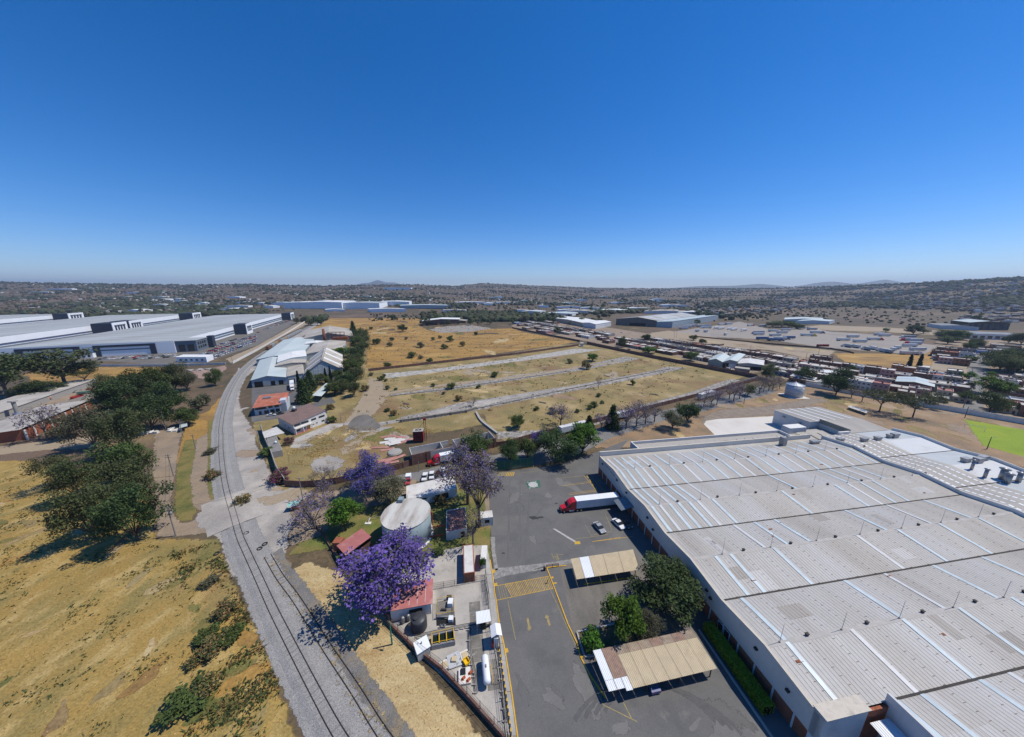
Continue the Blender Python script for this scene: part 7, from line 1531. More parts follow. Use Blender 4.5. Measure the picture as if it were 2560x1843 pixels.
mb = MB(); blk(mb, hx*18.8+hy*26.1, hx*24+hy*26.1, hy*7, 0, 14.5); mb.build('tower', m_nvy, t); mb = MB(); blk(mb, hx*.3-hy*.5, hx*19.6-hy*.5, hy*27, 12.65, 13.2); mb.build('roof', m_lroof, t)
lhall('middle white logistics hall with paired office cubes', K3 - hx*204 - hy*180, 690, 140, 15, bays=((412,32,24),(450,32,24),(650,36,24)))
lhall('farthest white logistics hall at the left edge', K3 - hx*455 - hy*100, 700, 150, 15, bays=((655,40,24),))
q = G(A1(1570,800)); t = flat_house('gatehouse', 'small white gatehouse with dark windows by the car park', 'gatehouse', q, G(A1(1835,800)), hy*14, 5.0, m_wht, m_roof_white, .3, wins=[(.1+k*.18,.17+k*.18,1.4,3.2,m_glass) for k in range(5)])
q = G(A1(670,770)); flat_house('gatehouse', 'low dark roofed gatehouse in front of the left navy portal', 'gatehouse', q, G(A1(830,760)), hy*8, 4.5, m_wht, m_nvy, .2, wins=[(.1+k*.3,.25+k*.3,.8,3.0,m_glass) for k in range(3)])
# parked cars, small: one mesh each
def mini_car(col, nm):
    mb = MB(); p = paint(*col); extrude_y(mb.mat(0), [(-2.2,.3),(-2.2,.9),(-1.3,.98),(1.0,.95),(2.1,.75),(2.2,.3)], -.88, .88)
    extrude_y(mb.mat(1), [(-1.6,.96),(-.9,1.42),(.4,1.42),(1.1,.94)], -.76, .76); mb.mat(0).box(-.92,-.72,1.40,.45,.72,1.47)
    for x in (-1.35,1.35): mb.mat(2).tube((x,-.9,.32),(x,.9,.32),.32,.32,8)
    return mb.build('parked_car', [p, m_glass, m_tyre])
protos = [(mini_car(c, c[0]), c[0]) for c in CARS]; used = set(); rc = random.Random(8)
def scatter_cars(poly, ux, uy, nx, ny, org, label, keep, n_max):
    k = 0
    for j in range(ny):
        for i in range(nx):
            if k >= n_max: return
            c = org + ux*(i*2.9) + uy*(j*8.2 + (2.0 if j % 2 else 0)); 
            if not pip(c, poly) or rc.random() > keep: continue
            pi = rc.choices(range(6), (8,4,3,2.2,1,1))[0]; pr, cn = protos[pi]
            if pi in used: o = pr.copy(); COL.objects.link(o)
            else: o = pr; used.add(pi)
            o.location = (c.x+rc.uniform(-.3,.3), c.y+rc.uniform(-.3,.3), .06); o.rotation_euler = (0,0,math.atan2(uy.y,uy.x)+rc.uniform(-.04,.04)+(math.pi if rc.random()<.5 else 0)); k += 1
            tag(o, 'small %s car parked %s' % (cn, label), 'car', 'cars parked %s' % label)
scatter_cars(GS(A1, [(780,772),(1500,730),(1560,725),(1560,770),(1100,778),(800,800)]), hx, hy, 62, 4, G(A1(780,800)), 'in front of the navy portals', .8, 90)
scatter_cars(GS(A1, [(1760,780),(1780,720),(1900,660),(2268,540),(2268,640),(2100,710),(1990,760)]), hy, hx, 120, 9, G(A1(1990,775)) - hx*62, 'in the car park beside the railway', .55, 150)
scatter_cars(GS(A1, [(-400,845),(280,800),(290,825),(-400,880)]), hx, hy, 60, 3, G(A1(-100,870)), 'at the left end of the car park', .8, 40)
scatter_cars(GS(A2, [(0,560),(60,500),(220,440),(420,400),(440,420),(250,480),(100,550),(0,640)]), hy, hx, 120, 7, G(A2(30,590)) - hx*40, 'at the far end of the car park', .5, 60)
wall('low wall between the car park and the golden pasture', [G(A1(-200,880)), G(A1(700,835)), G(A1(1500,835)), G(A1(2000,820))], 2.0, m_wall_white, .3, step=14)
wall('pale concrete wall running beside the far railway', [G(A1(2060,815)), G(A1(2268,705)), G(A2(250,560)), G(A2(440,440)), G(A2(570,385))], 2.2, m_wall_white, .35, step=16)
# farther halls beyond the railway bend
for i, (p, w, d, h, m, rm, lb) in enumerate(((A2(250,338),110,90,22,m_wht,m_roof_white,'big white hall beyond the railway bend, left'), (A2(400,338),140,150,24,m_wht,m_roof_white,'big white hall beyond the railway bend, widest'), (A2(740,335),140,130,23,m_wht,m_lroof,'big white hall right of the brown tower block'), (A2(160,322),50,60,13,m_wht,m_lroof,'small grey hall left of the big white halls'), (A2(1010,362),110,30,12,m_wht,m_roof_white,'low white building with dark ends in front of the halls'), (A2(1090,315),120,100,18,m_wht,m_roof_white,'white sheds right of the big halls'), (A2(1280,335),170,60,13,m_blue_clad,m_roof_aqua,'long low pale blue hall at the far field edge'), (A2(1140,240),200,160,20,m_wht,m_roof_white,'far white hall high behind the others'), (A2(620,355),60,30,8,m_wht,m_roof_white,'pile of white tents by the halls'), (A2(1780,300),130,50,8,m_wht,m_roof_white,'white roofed shed among trees right of the halls'), (A2(2060,300),150,50,8,m_wht,m_roof_aqua,'aqua roofed shed among trees, far right of the halls'), (A1(440,258),150,40,9,m_wht,m_roof_white,'white shed on the plain behind the left halls'), (A1(1140,265),70,30,9,m_wht,m_roof_white,'small white shed on the plain behind the middle hall'), (A1(250,270),120,40,8,m_wht,m_lroof,'grey shed on the plain behind the farthest hall'))):
    q = G(p); z = terr(q.x, q.y); g_ = gshed('far_hall', lb, 'hall', q, q+Vector((w,w*.06,0)), Vector((-20,d,0)), h-2, h, m, rm); g_.location.z = z
q = G(A2(645,320)); t = thing('tower_block', 'brown framed tower block between the big white halls', 'building', q)
for k in range(5): mb = MB(); mb.box(0,0,k*5,52,30,k*5+.8); mb.build('floor_slab', m_rust, t); 
for k in range(5):
    for j in range(2): mb = MB(); mb.box(k*12.5,j*28,0.8,k*12.5+2,j*28+2,24); mb.build('column', m_brown, t)
mb = MB(); mb.box(3,4,.8,49,27,22); mb.build('core', m_brown, t)
# old brick hall and yard at the left edge
A, B = G(A1(60,1500)), G(A1(250,1490)); hd = (G(A1(820,1215)) - G(A1(245,1480))); 
t = gshed('old_brick_hall', 'long old brick hall with flat grey roof beyond the left trees', 'hall', G(A1(-330,1560)), G(A1(245,1485)), hd*1.02, 5.0, 5.6, m_brick, MAT('old_hall_roof', (.42,.39,.35), var=.12, scale=.1, spots=(.30,.275,.25), spots_scale=.12, spots_at=.55, grain=.1), rp=.97, over=1.2)
w_ = G(A1(245,1485)) - G(A1(-330,1560)); 
for k in range(9): p = w_ + hd*(k/9); mb = MB(); mb.bar((p.x+.2,p.y,0),(p.x+.2,p.y,5),.6); mb.build('pilaster', m_plaster_w, t)
t = gshed('old_brick_hall', 'second long flat roofed hall strip behind the brick hall', 'hall', G(A1(-700,1440)), G(A1(-100,1350)), hd*1.9, 4, 4.6, m_grey_wall, MAT('old_hall_roof', ()), rp=.5)
wall('long pale concrete wall running across the left yard', [G(A1(0,1345)), G(A1(500,1210)), G(A1(930,1080)), G(A1(1200,1000)), G(A1(1490,905))], 2.6, m_grey_wall, .4, step=10)
q = G(A1(215,1200)); q2 = G(A1(455,1140)); dd = q2-q; t = thing('cylindrical_tank_car', 'long rusty pinkish cylindrical tank lying in the left yard', 'tank', (q.x,q.y,.1), math.atan2(dd.y,dd.x)); L = dd.length; mb = MB(); mb.lathe([(.1,0),(1.3,.15),(1.7,.6),(1.7,L-.6),(1.3,L-.15),(.1,L)], 16); mb.V = [(z,x,y+2.0) for x,y,z in mb.V]; mb.build('shell', MAT('rusty_pink_tank', (.42,.28,.23), var=.2, scale=.4, spots=(.3,.14,.09), spots_scale=.4, spots_at=.6), t, True)
for k in range(5): mb = MB(); mb.lathe([(1.74,L*(.12+k*.19)),(1.74,L*(.12+k*.19)+.35)],16); mb.V = [(z,x,y+2.0) for x,y,z in mb.V]; mb.build('band', m_rust, t)
for f in (.2,.8): mb = MB(); mb.box(L*f-.5,-1.2,0,L*f+.5,1.2,.7); mb.build('saddle', m_gutter, t)
q = G(A1(690,1125)); mb = MB(); mb.lathe([(2.9,0),(2.9,1.9),(2.75,1.9),(2.75,.4)], 18); o = mb.build('open_red_vat', MAT('vat_red', (.36,.05,.04), var=.15), None); o.location = (q.x,q.y,.05); tag(o, 'open round red vat beside the pale concrete wall', 'vat')
q = G(A1(165,1280)); t = thing('elevated_tank', 'tall grey elevated tank on a blue base in the left yard', 'water tower', (q.x,q.y,0)); mb = MB(); mb.tube((0,0,0),(0,0,2.0),1.6,1.6,12); mb.build('base', MAT('house_blue', ()), t); mb = MB(); mb.tube((0,0,2.0),(0,0,8.8),.8,.8,12); mb.build('shaft', m_grey_wall, t); mb = MB(); mb.box(-1.4,-1.2,8.8,1.4,1.2,9.4); mb.build('top', m_conc_obj, t)
q = G(A1(770,1080)); t = thing('scrap_truck', 'green tarpaulined truck bed parked in the left yard', 'truck', (q.x,q.y,.05), R(28)); mb = MB(); mb.box(-4,-1.2,.7,3,1.2,2.0); mb.build('bed', MAT('faded_green', (.12,.2,.16), var=.2), t); mb = MB(); mb.box(3.1,-1.2,.5,5,1.2,2.3); mb.build('cab', MAT('loader_yellow', (.5,.34,.05), var=.1), t)
for x in (-2.8,-1.6,3.9): mb = MB(); mb.tube((x,-1.2,.45),(x,1.2,.45),.45,.45,10); mb.build('wheel_axle', m_tyre, t)
# roadside scraps: rubble banks and shelter
q = G(A1(1420,1420)); t = thing('rubble_bank', 'white painted rubble bank at the end of the dirt road', 'rubble', (q.x,q.y,0), R(20)); rb = random.Random(4)
for k in range(16): mb = MB(); s = rb.uniform(.5,1.2); x, y = rb.uniform(-8,8), rb.uniform(-1.2,1.2); mb.prism([(x-s,y-s*.7),(x+s*.8,y-s),(x+s,y+s*.8),(x-s*.6,y+s)], 0, [rb.uniform(.4,1.4) for _ in range(4)]); mb.build('boulder', m_plaster_w, t)
canopy('tin shelter with pale blue sheet beside the tree clump', A1, [(1590,1385),(1660,1365),(1655,1325),(1590,1345)], 2.6, mat=m_roof_aqua)
for i, (p, n_, lb) in enumerate(((A1(1760,870), 12, 'pile of pale rubble beside the reddish dirt lot'), (A1(540,1080), 14, 'heap of grey scrap behind the rusty tank'), (A1(250,1130), 12, 'heap of tyres and scrap left of the rusty tank'), (A1(880,1030), 8, 'dark scrap heap at the top of the left yard'))):
    q = G(p); t = thing('rubble_heap', lb, 'rubble', (q.x,q.y,0), R(10+i*12))
    for k in range(n_): mb = MB(); s = rb.uniform(.6,1.6); x, y = rb.uniform(-9,9), rb.uniform(-2,2); mb.prism([(x-s,y-s*.7),(x+s*.8,y-s),(x+s,y+s*.8),(x-s*.6,y+s)], 0, [rb.uniform(.3,1.3) for _ in range(4)]); mb.build('chunk', [m_conc_obj, m_grey_wall, m_gutter, m_rust][(k+i)%4 if i else k%2], t)
# ------------------------------------------------------------------ trees
def leafmat(name, c, c2, trans=.25):
    m = MAT(name, c, rough=.7, var=.0, vcol='tint', rnd=.15, hue=.03, trans=trans, spec=.15); return m
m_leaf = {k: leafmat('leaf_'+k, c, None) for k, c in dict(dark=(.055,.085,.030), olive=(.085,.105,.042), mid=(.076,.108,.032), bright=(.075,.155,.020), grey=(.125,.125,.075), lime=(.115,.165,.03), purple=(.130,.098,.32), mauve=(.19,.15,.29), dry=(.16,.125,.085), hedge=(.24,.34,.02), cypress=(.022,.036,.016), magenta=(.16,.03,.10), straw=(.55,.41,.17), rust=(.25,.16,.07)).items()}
m_bark = MAT('bark', (.085,.065,.05), var=.3, scale=2, rough=.9)
m_bark_grey = MAT('grey_bark', (.15,.13,.115), var=.3, scale=2, rough=.9)
def quads(cen, size, rng, flat=.5, droop=0.0):
    """numpy: one random quad per centre -> verts, faces"""
    n = len(cen); d = rng.normal(size=(n,3)); d[:,2] = np.abs(d[:,2]) + flat; d /= np.linalg.norm(d,axis=1)[:,None]
    a = np.cross(d, rng.normal(size=(n,3))); a /= np.linalg.norm(a,axis=1)[:,None]; b = np.cross(d, a)
    s = (size*rng.uniform(.6,1.4,n))[:,None]; a *= s*.5; b *= s*.5*rng.uniform(.5,1,n)[:,None]
    V = np.stack([cen-a-b, cen+a-b*.4, cen+a*.7+b, cen-a*.5+b*.9], 1).reshape(-1,3)
    F = np.arange(n*4).reshape(-1,4); return V, F
def mesh_np(name, V, F, mat, tint=None):
    me = bpy.data.meshes.new(name); n = len(F); k = F.shape[1]
    me.vertices.add(len(V)); me.vertices.foreach_set('co', np.asarray(V, dtype=np.float32).ravel())
    me.loops.add(n*k); me.loops.foreach_set('vertex_index', F.ravel().astype(np.int32))
    me.polygons.add(n); me.polygons.foreach_set('loop_start', np.arange(0, n*k, k, dtype=np.int32)); me.polygons.foreach_set('loop_total', np.full(n, k, dtype=np.int32))
    me.materials.append(mat)
    if tint is not None:
        at = me.attributes.new('tint', 'FLOAT_COLOR', 'POINT'); at.data.foreach_set('color', np.concatenate([tint, np.ones((len(tint),1))], 1).astype(np.float32).ravel())
    me.update(); me.validate(); return me
def tree_mesh(seed, h, r, trunk_h, kind, n_leaf, leaf, dens='full', shape='round', bark=None, second=None, lean=(0,0)):
    """returns (trunk_mesh, crown_mesh, second_crown or None); base at origin"""
    rng = np.random.default_rng(seed); rnd = random.Random(seed); mb = MB(); tr = max(.1, h*.022)
    tips = []; fork = Vector((lean[0]*.4, lean[1]*.4, trunk_h)); mb.tube((0,0,-.2), fork, tr*1.25, tr, 7, False)
    nl = {'full':15,'sparse':12,'bare':12}[dens]
    if shape == 'cone':
        mb.tube(fork, (0,0,h*.97), tr, tr*.15, 6, False)
        cen = []
        for k in range(int(h*3.2)):
            z = trunk_h*.5 + (h - trunk_h*.5)*(k/(h*3.2)); rr = r*(1 - (z/h))**.8 + .08*r
            for j in range(int(5 + rr*4)): a = rnd.uniform(0,6.28); q = rr*math.sqrt(rnd.random()); cen.append((q*math.cos(a), q*math.sin(a), z + rnd.uniform(-.3,.3)))
        tips = cen; blobs = [(Vector(c), .35 + r*.12) for c in cen]
    else:
        ctr = Vector((lean[0], lean[1], (trunk_h + h)/2)); hz = (h - trunk_h)/2*1.02
        blobs = []
        for k in range(nl):
            a = 2*math.pi*k/nl*2.39996*1.6 + rnd.uniform(-.4,.4); sz = rnd.uniform(-.62,.95) if shape != 'flat' else rnd.uniform(.1,.7); cz = math.sqrt(max(.05,1-sz*sz)); rad = rnd.uniform(.55,.8)
            e = Vector((ctr.x + r*rad*math.cos(a)*cz, ctr.y + r*rad*math.sin(a)*cz, ctr.z + hz*.8*sz))
            mid = fork.lerp(e, .5) + Vector((rnd.uniform(-.3,.3), rnd.uniform(-.3,.3), .25*hz*.4)); mb.tube(fork, mid, tr*.55, tr*.35, 5, False); mb.tube(mid, e, tr*.35, tr*.12, 4, False)
            blobs.append((e, r*rnd.uniform(.26,.42)))
            for j in range(4 if dens != 'full' else 2):
                e2 = e + Vector((rnd.uniform(-1,1), rnd.uniform(-1,1), rnd.uniform(-.3,.9)))*r*.36; mb.tube(mid.lerp(e,.6), e2, tr*.2, tr*.06, 4, False); blobs.append((e2, r*rnd.uniform(.2,.34)))
                if dens != 'full':
                    for i in range(4): e3 = e2 + Vector((rnd.uniform(-1,1), rnd.uniform(-1,1), rnd.uniform(-.2,.9)))*r*.25; mb.tube(e.lerp(e2,.5), e3, tr*.09, tr*.035, 3, False)
        if dens == 'full': blobs += [(Vector((ctr.x,ctr.y,ctr.z+hz*.45)), r*.5), (Vector((ctr.x,ctr.y,ctr.z)), r*.5)]
    me_t = bpy.data.meshes.new('trunk'); me_t.from_pydata(mb.V, [], mb.F); me_t.materials.append(bark or m_bark); me_t.update()
    w = np.array([b[1]**2 for b in blobs]); w /= w.sum(); idx = rng.choice(len(blobs), n_leaf, p=w)
    d = rng.normal(size=(n_leaf,3)); d /= np.linalg.norm(d,axis=1)[:,None]; rad = rng.uniform(0,1,n_leaf)**.38
    C = np.array([b[0] for b in blobs])[idx] + d*(np.array([b[1] for b in blobs])[idx]*rad)[:,None]*np.array([1,1,.9 if shape != 'flat' else .45])
    C[:,2] = np.maximum(C[:,2], .3)
    V, F = quads(C, leaf, rng)
    bt = rng.uniform(.72,1.3,len(blobs))[idx]*rng.uniform(.75,1.25,n_leaf)
    tint = np.repeat(np.stack([bt*rng.uniform(.9,1.12,n_leaf), bt, bt*rng.uniform(.85,1.1,n_leaf)],1), 4, 0)
    if second:
        sel = rng.uniform(size=n_leaf) < second[1]; s2 = np.repeat(sel, 4)
        f1 = np.arange((~sel).sum()*4).reshape(-1,4); f2 = np.arange(sel.sum()*4).reshape(-1,4)
        return me_t, mesh_np('crown', V[~s2], f1, m_leaf[kind], tint[~s2]), mesh_np('leaves', V[s2], f2, m_leaf[second[0]], tint[s2])
    return me_t, mesh_np('crown', V, F, m_leaf[kind], tint), None
PT = {}
def proto_tree(key):
    if key in PT: return PT[key]
    P = dict(                  # unit trees: crown radius 1 at scale 1 is r
        jac=lambda s: tree_mesh(s, 11, 6.2, 1.8, 'purple', 9000, .33, 'full', 'round', None, ('mid', .13)),
        jac_mauve=lambda s: tree_mesh(s, 10, 5, 3.0, 'mauve', 900, .34, 'sparse', 'round', m_bark_grey, ('dry', .45)),
        jac_tall=lambda s: tree_mesh(s, 15, 6.2, 5.0, 'mauve', 4200, .36, 'sparse', 'round', m_bark, ('dry', .5)),
        bare=lambda s: tree_mesh(s, 9, 4.6, 2.6, 'dry', 480, .28, 'bare', 'round', m_bark_grey, ('mauve', .2)),
        dark=lambda s: tree_mesh(s, 10, 5.5, .9, 'dark', 8500, .34),
        mid=lambda s: tree_mesh(s, 9, 5, .8, 'mid', 7600, .33),
        bright=lambda s: tree_mesh(s, 8, 3.8, .9, 'bright', 5200, .32),
        olive=lambda s: tree_mesh(s, 10, 6, 1.2, 'olive', 8500, .33),
        grey=lambda s: tree_mesh(s, 9, 5, 1.0, 'grey', 6500, .31, bark=m_bark_grey),
        acacia=lambda s: tree_mesh(s, 9, 6.5, 3.6, 'olive', 2200, .38, 'sparse', 'flat'),
        euc=lambda s: tree_mesh(s, 22, 9, 7, 'olive', 4200, .8, 'sparse', 'round', m_bark_grey),
        cyp=lambda s: tree_mesh(s, 16, 2.0, 1.0, 'cypress', 4200, .55, 'full', 'cone'),
        pine=lambda s: tree_mesh(s, 16, 4.6, 1.6, 'dark', 4800, .65, 'full', 'cone'),
        bush=lambda s: tree_mesh(s, 2.6, 1.7, .05, 'mid', 1300, .26),
        bushg=lambda s: tree_mesh(s, 2.6, 1.8, .05, 'grey', 1200, .26),
        ball=lambda s: tree_mesh(s, 2.8, 1.5, .5, 'bright', 1600, .2),
        boug=lambda s: tree_mesh(s, 3.0, 2.0, .4, 'magenta', 1300, .24, second=('mid', .4)),
        scrub=lambda s: tree_mesh(s, 1.6, 1.7, .2, 'rust', 900, .24, second=('olive', .5)))
    kind = key.split('-')[0]; PT[key] = P[kind](sum(map(ord, key))*7 + 3); return PT[key]
SIZE = dict(jac=(11,6.2), jac_mauve=(10,5), jac_tall=(15,6.2), bare=(9,4.6), dark=(10,5.5), mid=(9,5), bright=(8,3.8), olive=(10,6), grey=(9,5), acacia=(9,6.5), euc=(22,9), cyp=(16,2), pine=(16,4.6), bush=(2.6,1.7), bushg=(2.6,1.8), ball=(2.8,1.5), boug=(3,2), scrub=(1.6,1.7))
def tree(key, base, r, h, label, name='tree', cat='tree', group=None, z=0.0, rz=None):
    kind = key.split('-')[0]; tm, cm, sm = proto_tree(key); H0, R0 = SIZE[kind]
    b = base if isinstance(base, Vector) else G(base)
    t = thing(name, label, cat, (b.x, b.y, z), random.uniform(0,6.28) if rz is None else rz, group); f_ = 1.0 if kind in ('cyp','pine','ball','bush','bushg','scrub','boug') else 1.12; t.scale = (r*f_/R0, r*f_/R0, h*(1.1 if f_ > 1 else 1)/H0)
    link('trunk', tm, t); link('crown', cm, t)
    if sm: link('leaves', sm, t)
    return t
TG = []
# near the compound
tree('jac-a', (972,1500), 8.9, 12.5, 'big vivid purple jacaranda overhanging the pink-roofed pump house', 'jacaranda_tree')
tree('jac-b', B2(1725,800), 6.3, 11.5, 'purple jacaranda at the lane left of the grey-green tree', 'jacaranda_tree')
tree('grey-a', B2(1960,905), 5.4, 8.5, 'round grey-green tree beside the purple jacaranda and white building')
tree('jac_mauve-a', B2(1250,930), 4.2, 8.5, 'thin pale purple jacaranda at the lane corner', 'jacaranda_tree')
tree('bright-a', B2(1470,1185), 4.3, 9.5, 'bright green tree with leaning trunk on the compound lawn')
tree('jac_mauve-b', B2(1150,1170), 5.8, 8.5, 'nearly leafless jacaranda with scattered mauve flowers by the fence', 'jacaranda_tree')
tree('bare-a', B2(1250,705), 3.0, 7.0, 'bare tree in the walled lot, leaning over the brick wall'); tree('bare-b', B2(1330,690), 2.4, 6.0, 'small bare tree right of the leaning bare tree'); tree('bare-c', B2(1130,690), 2.0, 4.0, 'low bare shrub left of the leaning bare tree')
tree('jac_tall-a', B3(730,905), 7.6, 18, 'tall half-bare jacaranda with mauve crown beside the yard', 'jacaranda_tree')
tree('jac_tall-b', B3(850,1150), 5.8, 17, 'tall jacaranda on a straight brown trunk at the yard edge', 'jacaranda_tree')
tree('bare-d', B3(785,1335), 4.6, 10, 'bare dry tree between the pump room and control room')
tree('mid-a', B3(800,420), 5.2, 10.5, 'green tree behind the tall jacaranda, against the ruin wall')
tree('dark-a', B3(1180,455), 4.6, 8.0, 'dark round tree behind the green mesh fence, left one'); tree('mid-b', B3(1370,430), 4.4, 8.2, 'dark green tree behind the green mesh fence, right one')
tree('dark-b', B3(1690,420), 7.2, 12.0, 'large dark round tree at the top of the yard'); tree('bright-b', B3(1960,355), 6.2, 11, 'large bright green round tree right of the dark round tree')
tree('jac-c', B3(1470,310), 3.0, 7.0, 'small purple jacaranda peeping between the round trees', 'jacaranda_tree'); tree('jac_mauve-c', A3(430,1370), 6.0, 10.5, 'purple jacaranda behind the dark round trees on the lane', 'jacaranda_tree')
tree('bush-a', B3(410,1440), 1.8, 1.8, 'dark low shrub on the lawn right of the purple jacaranda', 'shrub', 'shrub'); tree('ball-a', D2(540,330), 1.0, 3.2, 'clipped ball shrub on a stem in the narrow garden', 'topiary', 'shrub'); tree('boug-a', E1(1195,760), 1.4, 2.2, 'round reddish bush between the parked pickups', 'shrub', 'shrub')
tree('scrub-a', B3(430,900), 2.6, 2.2, 'dry brown shrubs by the white building', 'shrub', 'shrub')
# yard
tree('dark-z', C4(745,385), 6.6, 8.0, 'broad dark olive tree in the yard planter by the warehouse'); tree('bright-c', C4(365,690), 3.5, 8.8, 'bright green bushy tree behind the long carport'); tree('grey-b', C4(560,690), 2.6, 5.2, 'grey-green shrub right of the bright green tree', 'shrub', 'shrub'); tree('ball-b', C4(70,810), 2.1, 3.4, 'rounded bush at the planter corner beside the long carport', 'shrub', 'shrub')
# left clump by the dirt road
for k, (key, p, r, h, lb) in enumerate((('dark-c',B1(1480,1075),7.6,11.5,'broad dark tree at the near end of the left clump, right half'), ('olive-b',B1(1020,1060),7.4,11,'broad dark tree at the near end of the left clump, left half'), ('olive-c',B1(1440,740),8.0,11,'grey-olive tree, second from near in the left clump'), ('mid-c',B1(1380,470),8.4,11,'green tree, third from near in the left clump'), ('olive-d',B1(850,640),6.6,9.5,'lone flat-topped tree leaning left of the clump'), ('acacia-a',B1(620,520),6.5,8,'thin dark tree beside the lone leaning tree'), ('olive-e',A1(1150,1600),9.5,13,'grey-olive tree in the middle of the left clump'), ('grey-c',A1(850,1560),9.0,12,'grey tree at the left side of the clump'), ('dark-d',A1(1350,1400),10,13,'dark green tree in the dense part of the clump, near right'), ('dark-e',A1(1050,1320),10.5,14,'dark green tree in the dense part of the clump, near left'), ('dark-f',A1(1480,1250),10,13,'dark green tree in the dense part of the clump, right'), ('dark-g',A1(1200,1200),11,14,'dark green tree in the dense part of the clump, middle'), ('mid-d',A1(1380,1130),11,14,'dark green tree in the dense part of the clump, back'), ('olive-f',A1(1560,1060),11,13.5,'olive tree at the far end of the clump'), ('grey-d',A1(1660,1050),7,9,'grey-green tree at the far right end of the clump'), ('olive-g',A1(1000,1130),9,11,'brownish olive tree at the upper left of the clump'), ('mid-e',A1(1660,1360),6.5,6.5,'low spreading yellow-green tree beside the tin shelter'), ('bushg-a',A1(1760,1220),5.5,5.5,'grey bush at the top of the brown path'), ('bushg-b',A1(1820,1180),5,5,'grey bush right of the top of the brown path'), ('mid-f',A1(1910,1010),5.5,9.5,'small upright tree beside the utility pole by the railway'), ('jac_mauve-d',A1(420,1480),8,11,'half-bare mauve tree in front of the old brick hall'), ('grey-e',A1(600,1470),7,8,'grey shrubby tree in front of the old brick hall'))):
    tree(key, p, r*.8, h*1.32, lb, 'clump_tree')
tree('euc-a', A1(590,1030), 15, 24, 'huge eucalyptus standing alone on the left pasture', 'eucalyptus_tree'); tree('euc-b', A1(80,1130), 13, 25, 'huge eucalyptus at the left picture edge', 'eucalyptus_tree'); tree('acacia-b', A1(770,1010), 7, 12, 'slender tree right of the huge eucalyptus'); tree('dark-h', A1(330,1110), 10, 9, 'dark low tree between the two eucalyptuses'); tree('euc-c', A1(-60,1080), 10, 20, 'eucalyptus partly outside the left edge', 'eucalyptus_tree')
# works tree line
WL_ = [('pine-a',A2(865,560),6,22,'tall dark conifer at the far end of the works tree line')] + [(['dark-i','olive-h','mid-g','olive-i'][k%4], A2(*p), r, h, 'dark tree in the works tree line, %s from the far end' % ORD[k+1]) for k, (p, r, h) in enumerate((((930,610),9,16),((960,650),8.5,15),((900,690),8,15),((945,740),8,14),((880,800),7.5,14),((900,870),7,13),((850,930),7,13),((880,1000),6.5,12),((820,1030),6,11),((760,1080),5.5,9),((700,1090),5,8),((870,1100),4.5,9)))]
for key, p, r, h, lb in WL_: tree(key, p, r, h, lb, 'works_tree')
for key, p, r, h, lb in (('pine-b',A2(430,1160),4.6,15.5,'stout cypress at the works yard, near one'), ('pine-c',A2(490,1050),4.2,15,'stout cypress at the works yard, far one'), ('cyp-a',A2(385,1030),1.5,13,'thin cypress left of the stout cypresses'), ('cyp-b',A2(625,985),1.3,12,'thin cypress before the gabled shed, left'), ('cyp-c',A2(667,980),1.3,13,'thin cypress before the gabled shed, right'), ('pine-d',A2(460,1100),3.6,13,'stout cypress between the other two in the works yard')): tree(key, p, r, h, lb, 'cypress_tree')
for key, p, r, h, lb in (('mid-h',A2(575,1000),5.5,7,'round yellow-green tree between the cypresses'), ('bright-d',A2(760,760),8.5,10,'bright round tree behind the tall gabled shed'), ('mid-i',A2(730,960),4,8,'green tree at the right corner of the gabled shed')): tree(key, p, r, h, lb, 'works_tree')
tree('dark-j', A2(1300,530), 8, 11, 'lone round dark tree in the golden field'); tree('dark-k', A2(1210,425), 10, 10, 'wide dark tree at the far golden field')
tree('boug-b', E2(1110,1240), 2.6, 3.4, 'magenta bougainvillea on the concrete drive', 'bougainvillea', 'shrub'); tree('boug-c', B2(760,680), 3.6, 3.6, 'dark bougainvillea spilling over the block wall corner', 'bougainvillea', 'shrub'); tree('bush-b', B2(640,380), 3.0, 3.2, 'dark bush at the foot of the block wall', 'shrub', 'shrub'); tree('boug-d', B2(790,600), 2.6, 3, 'dry magenta bush along the block wall', 'bougainvillea', 'shrub')
q = G(B2(385,880)); tree('scrub-b', B2(385,880), 2.6, 2.0, 'weedy island with a fallen post on the gravel road', 'shrub', 'shrub')
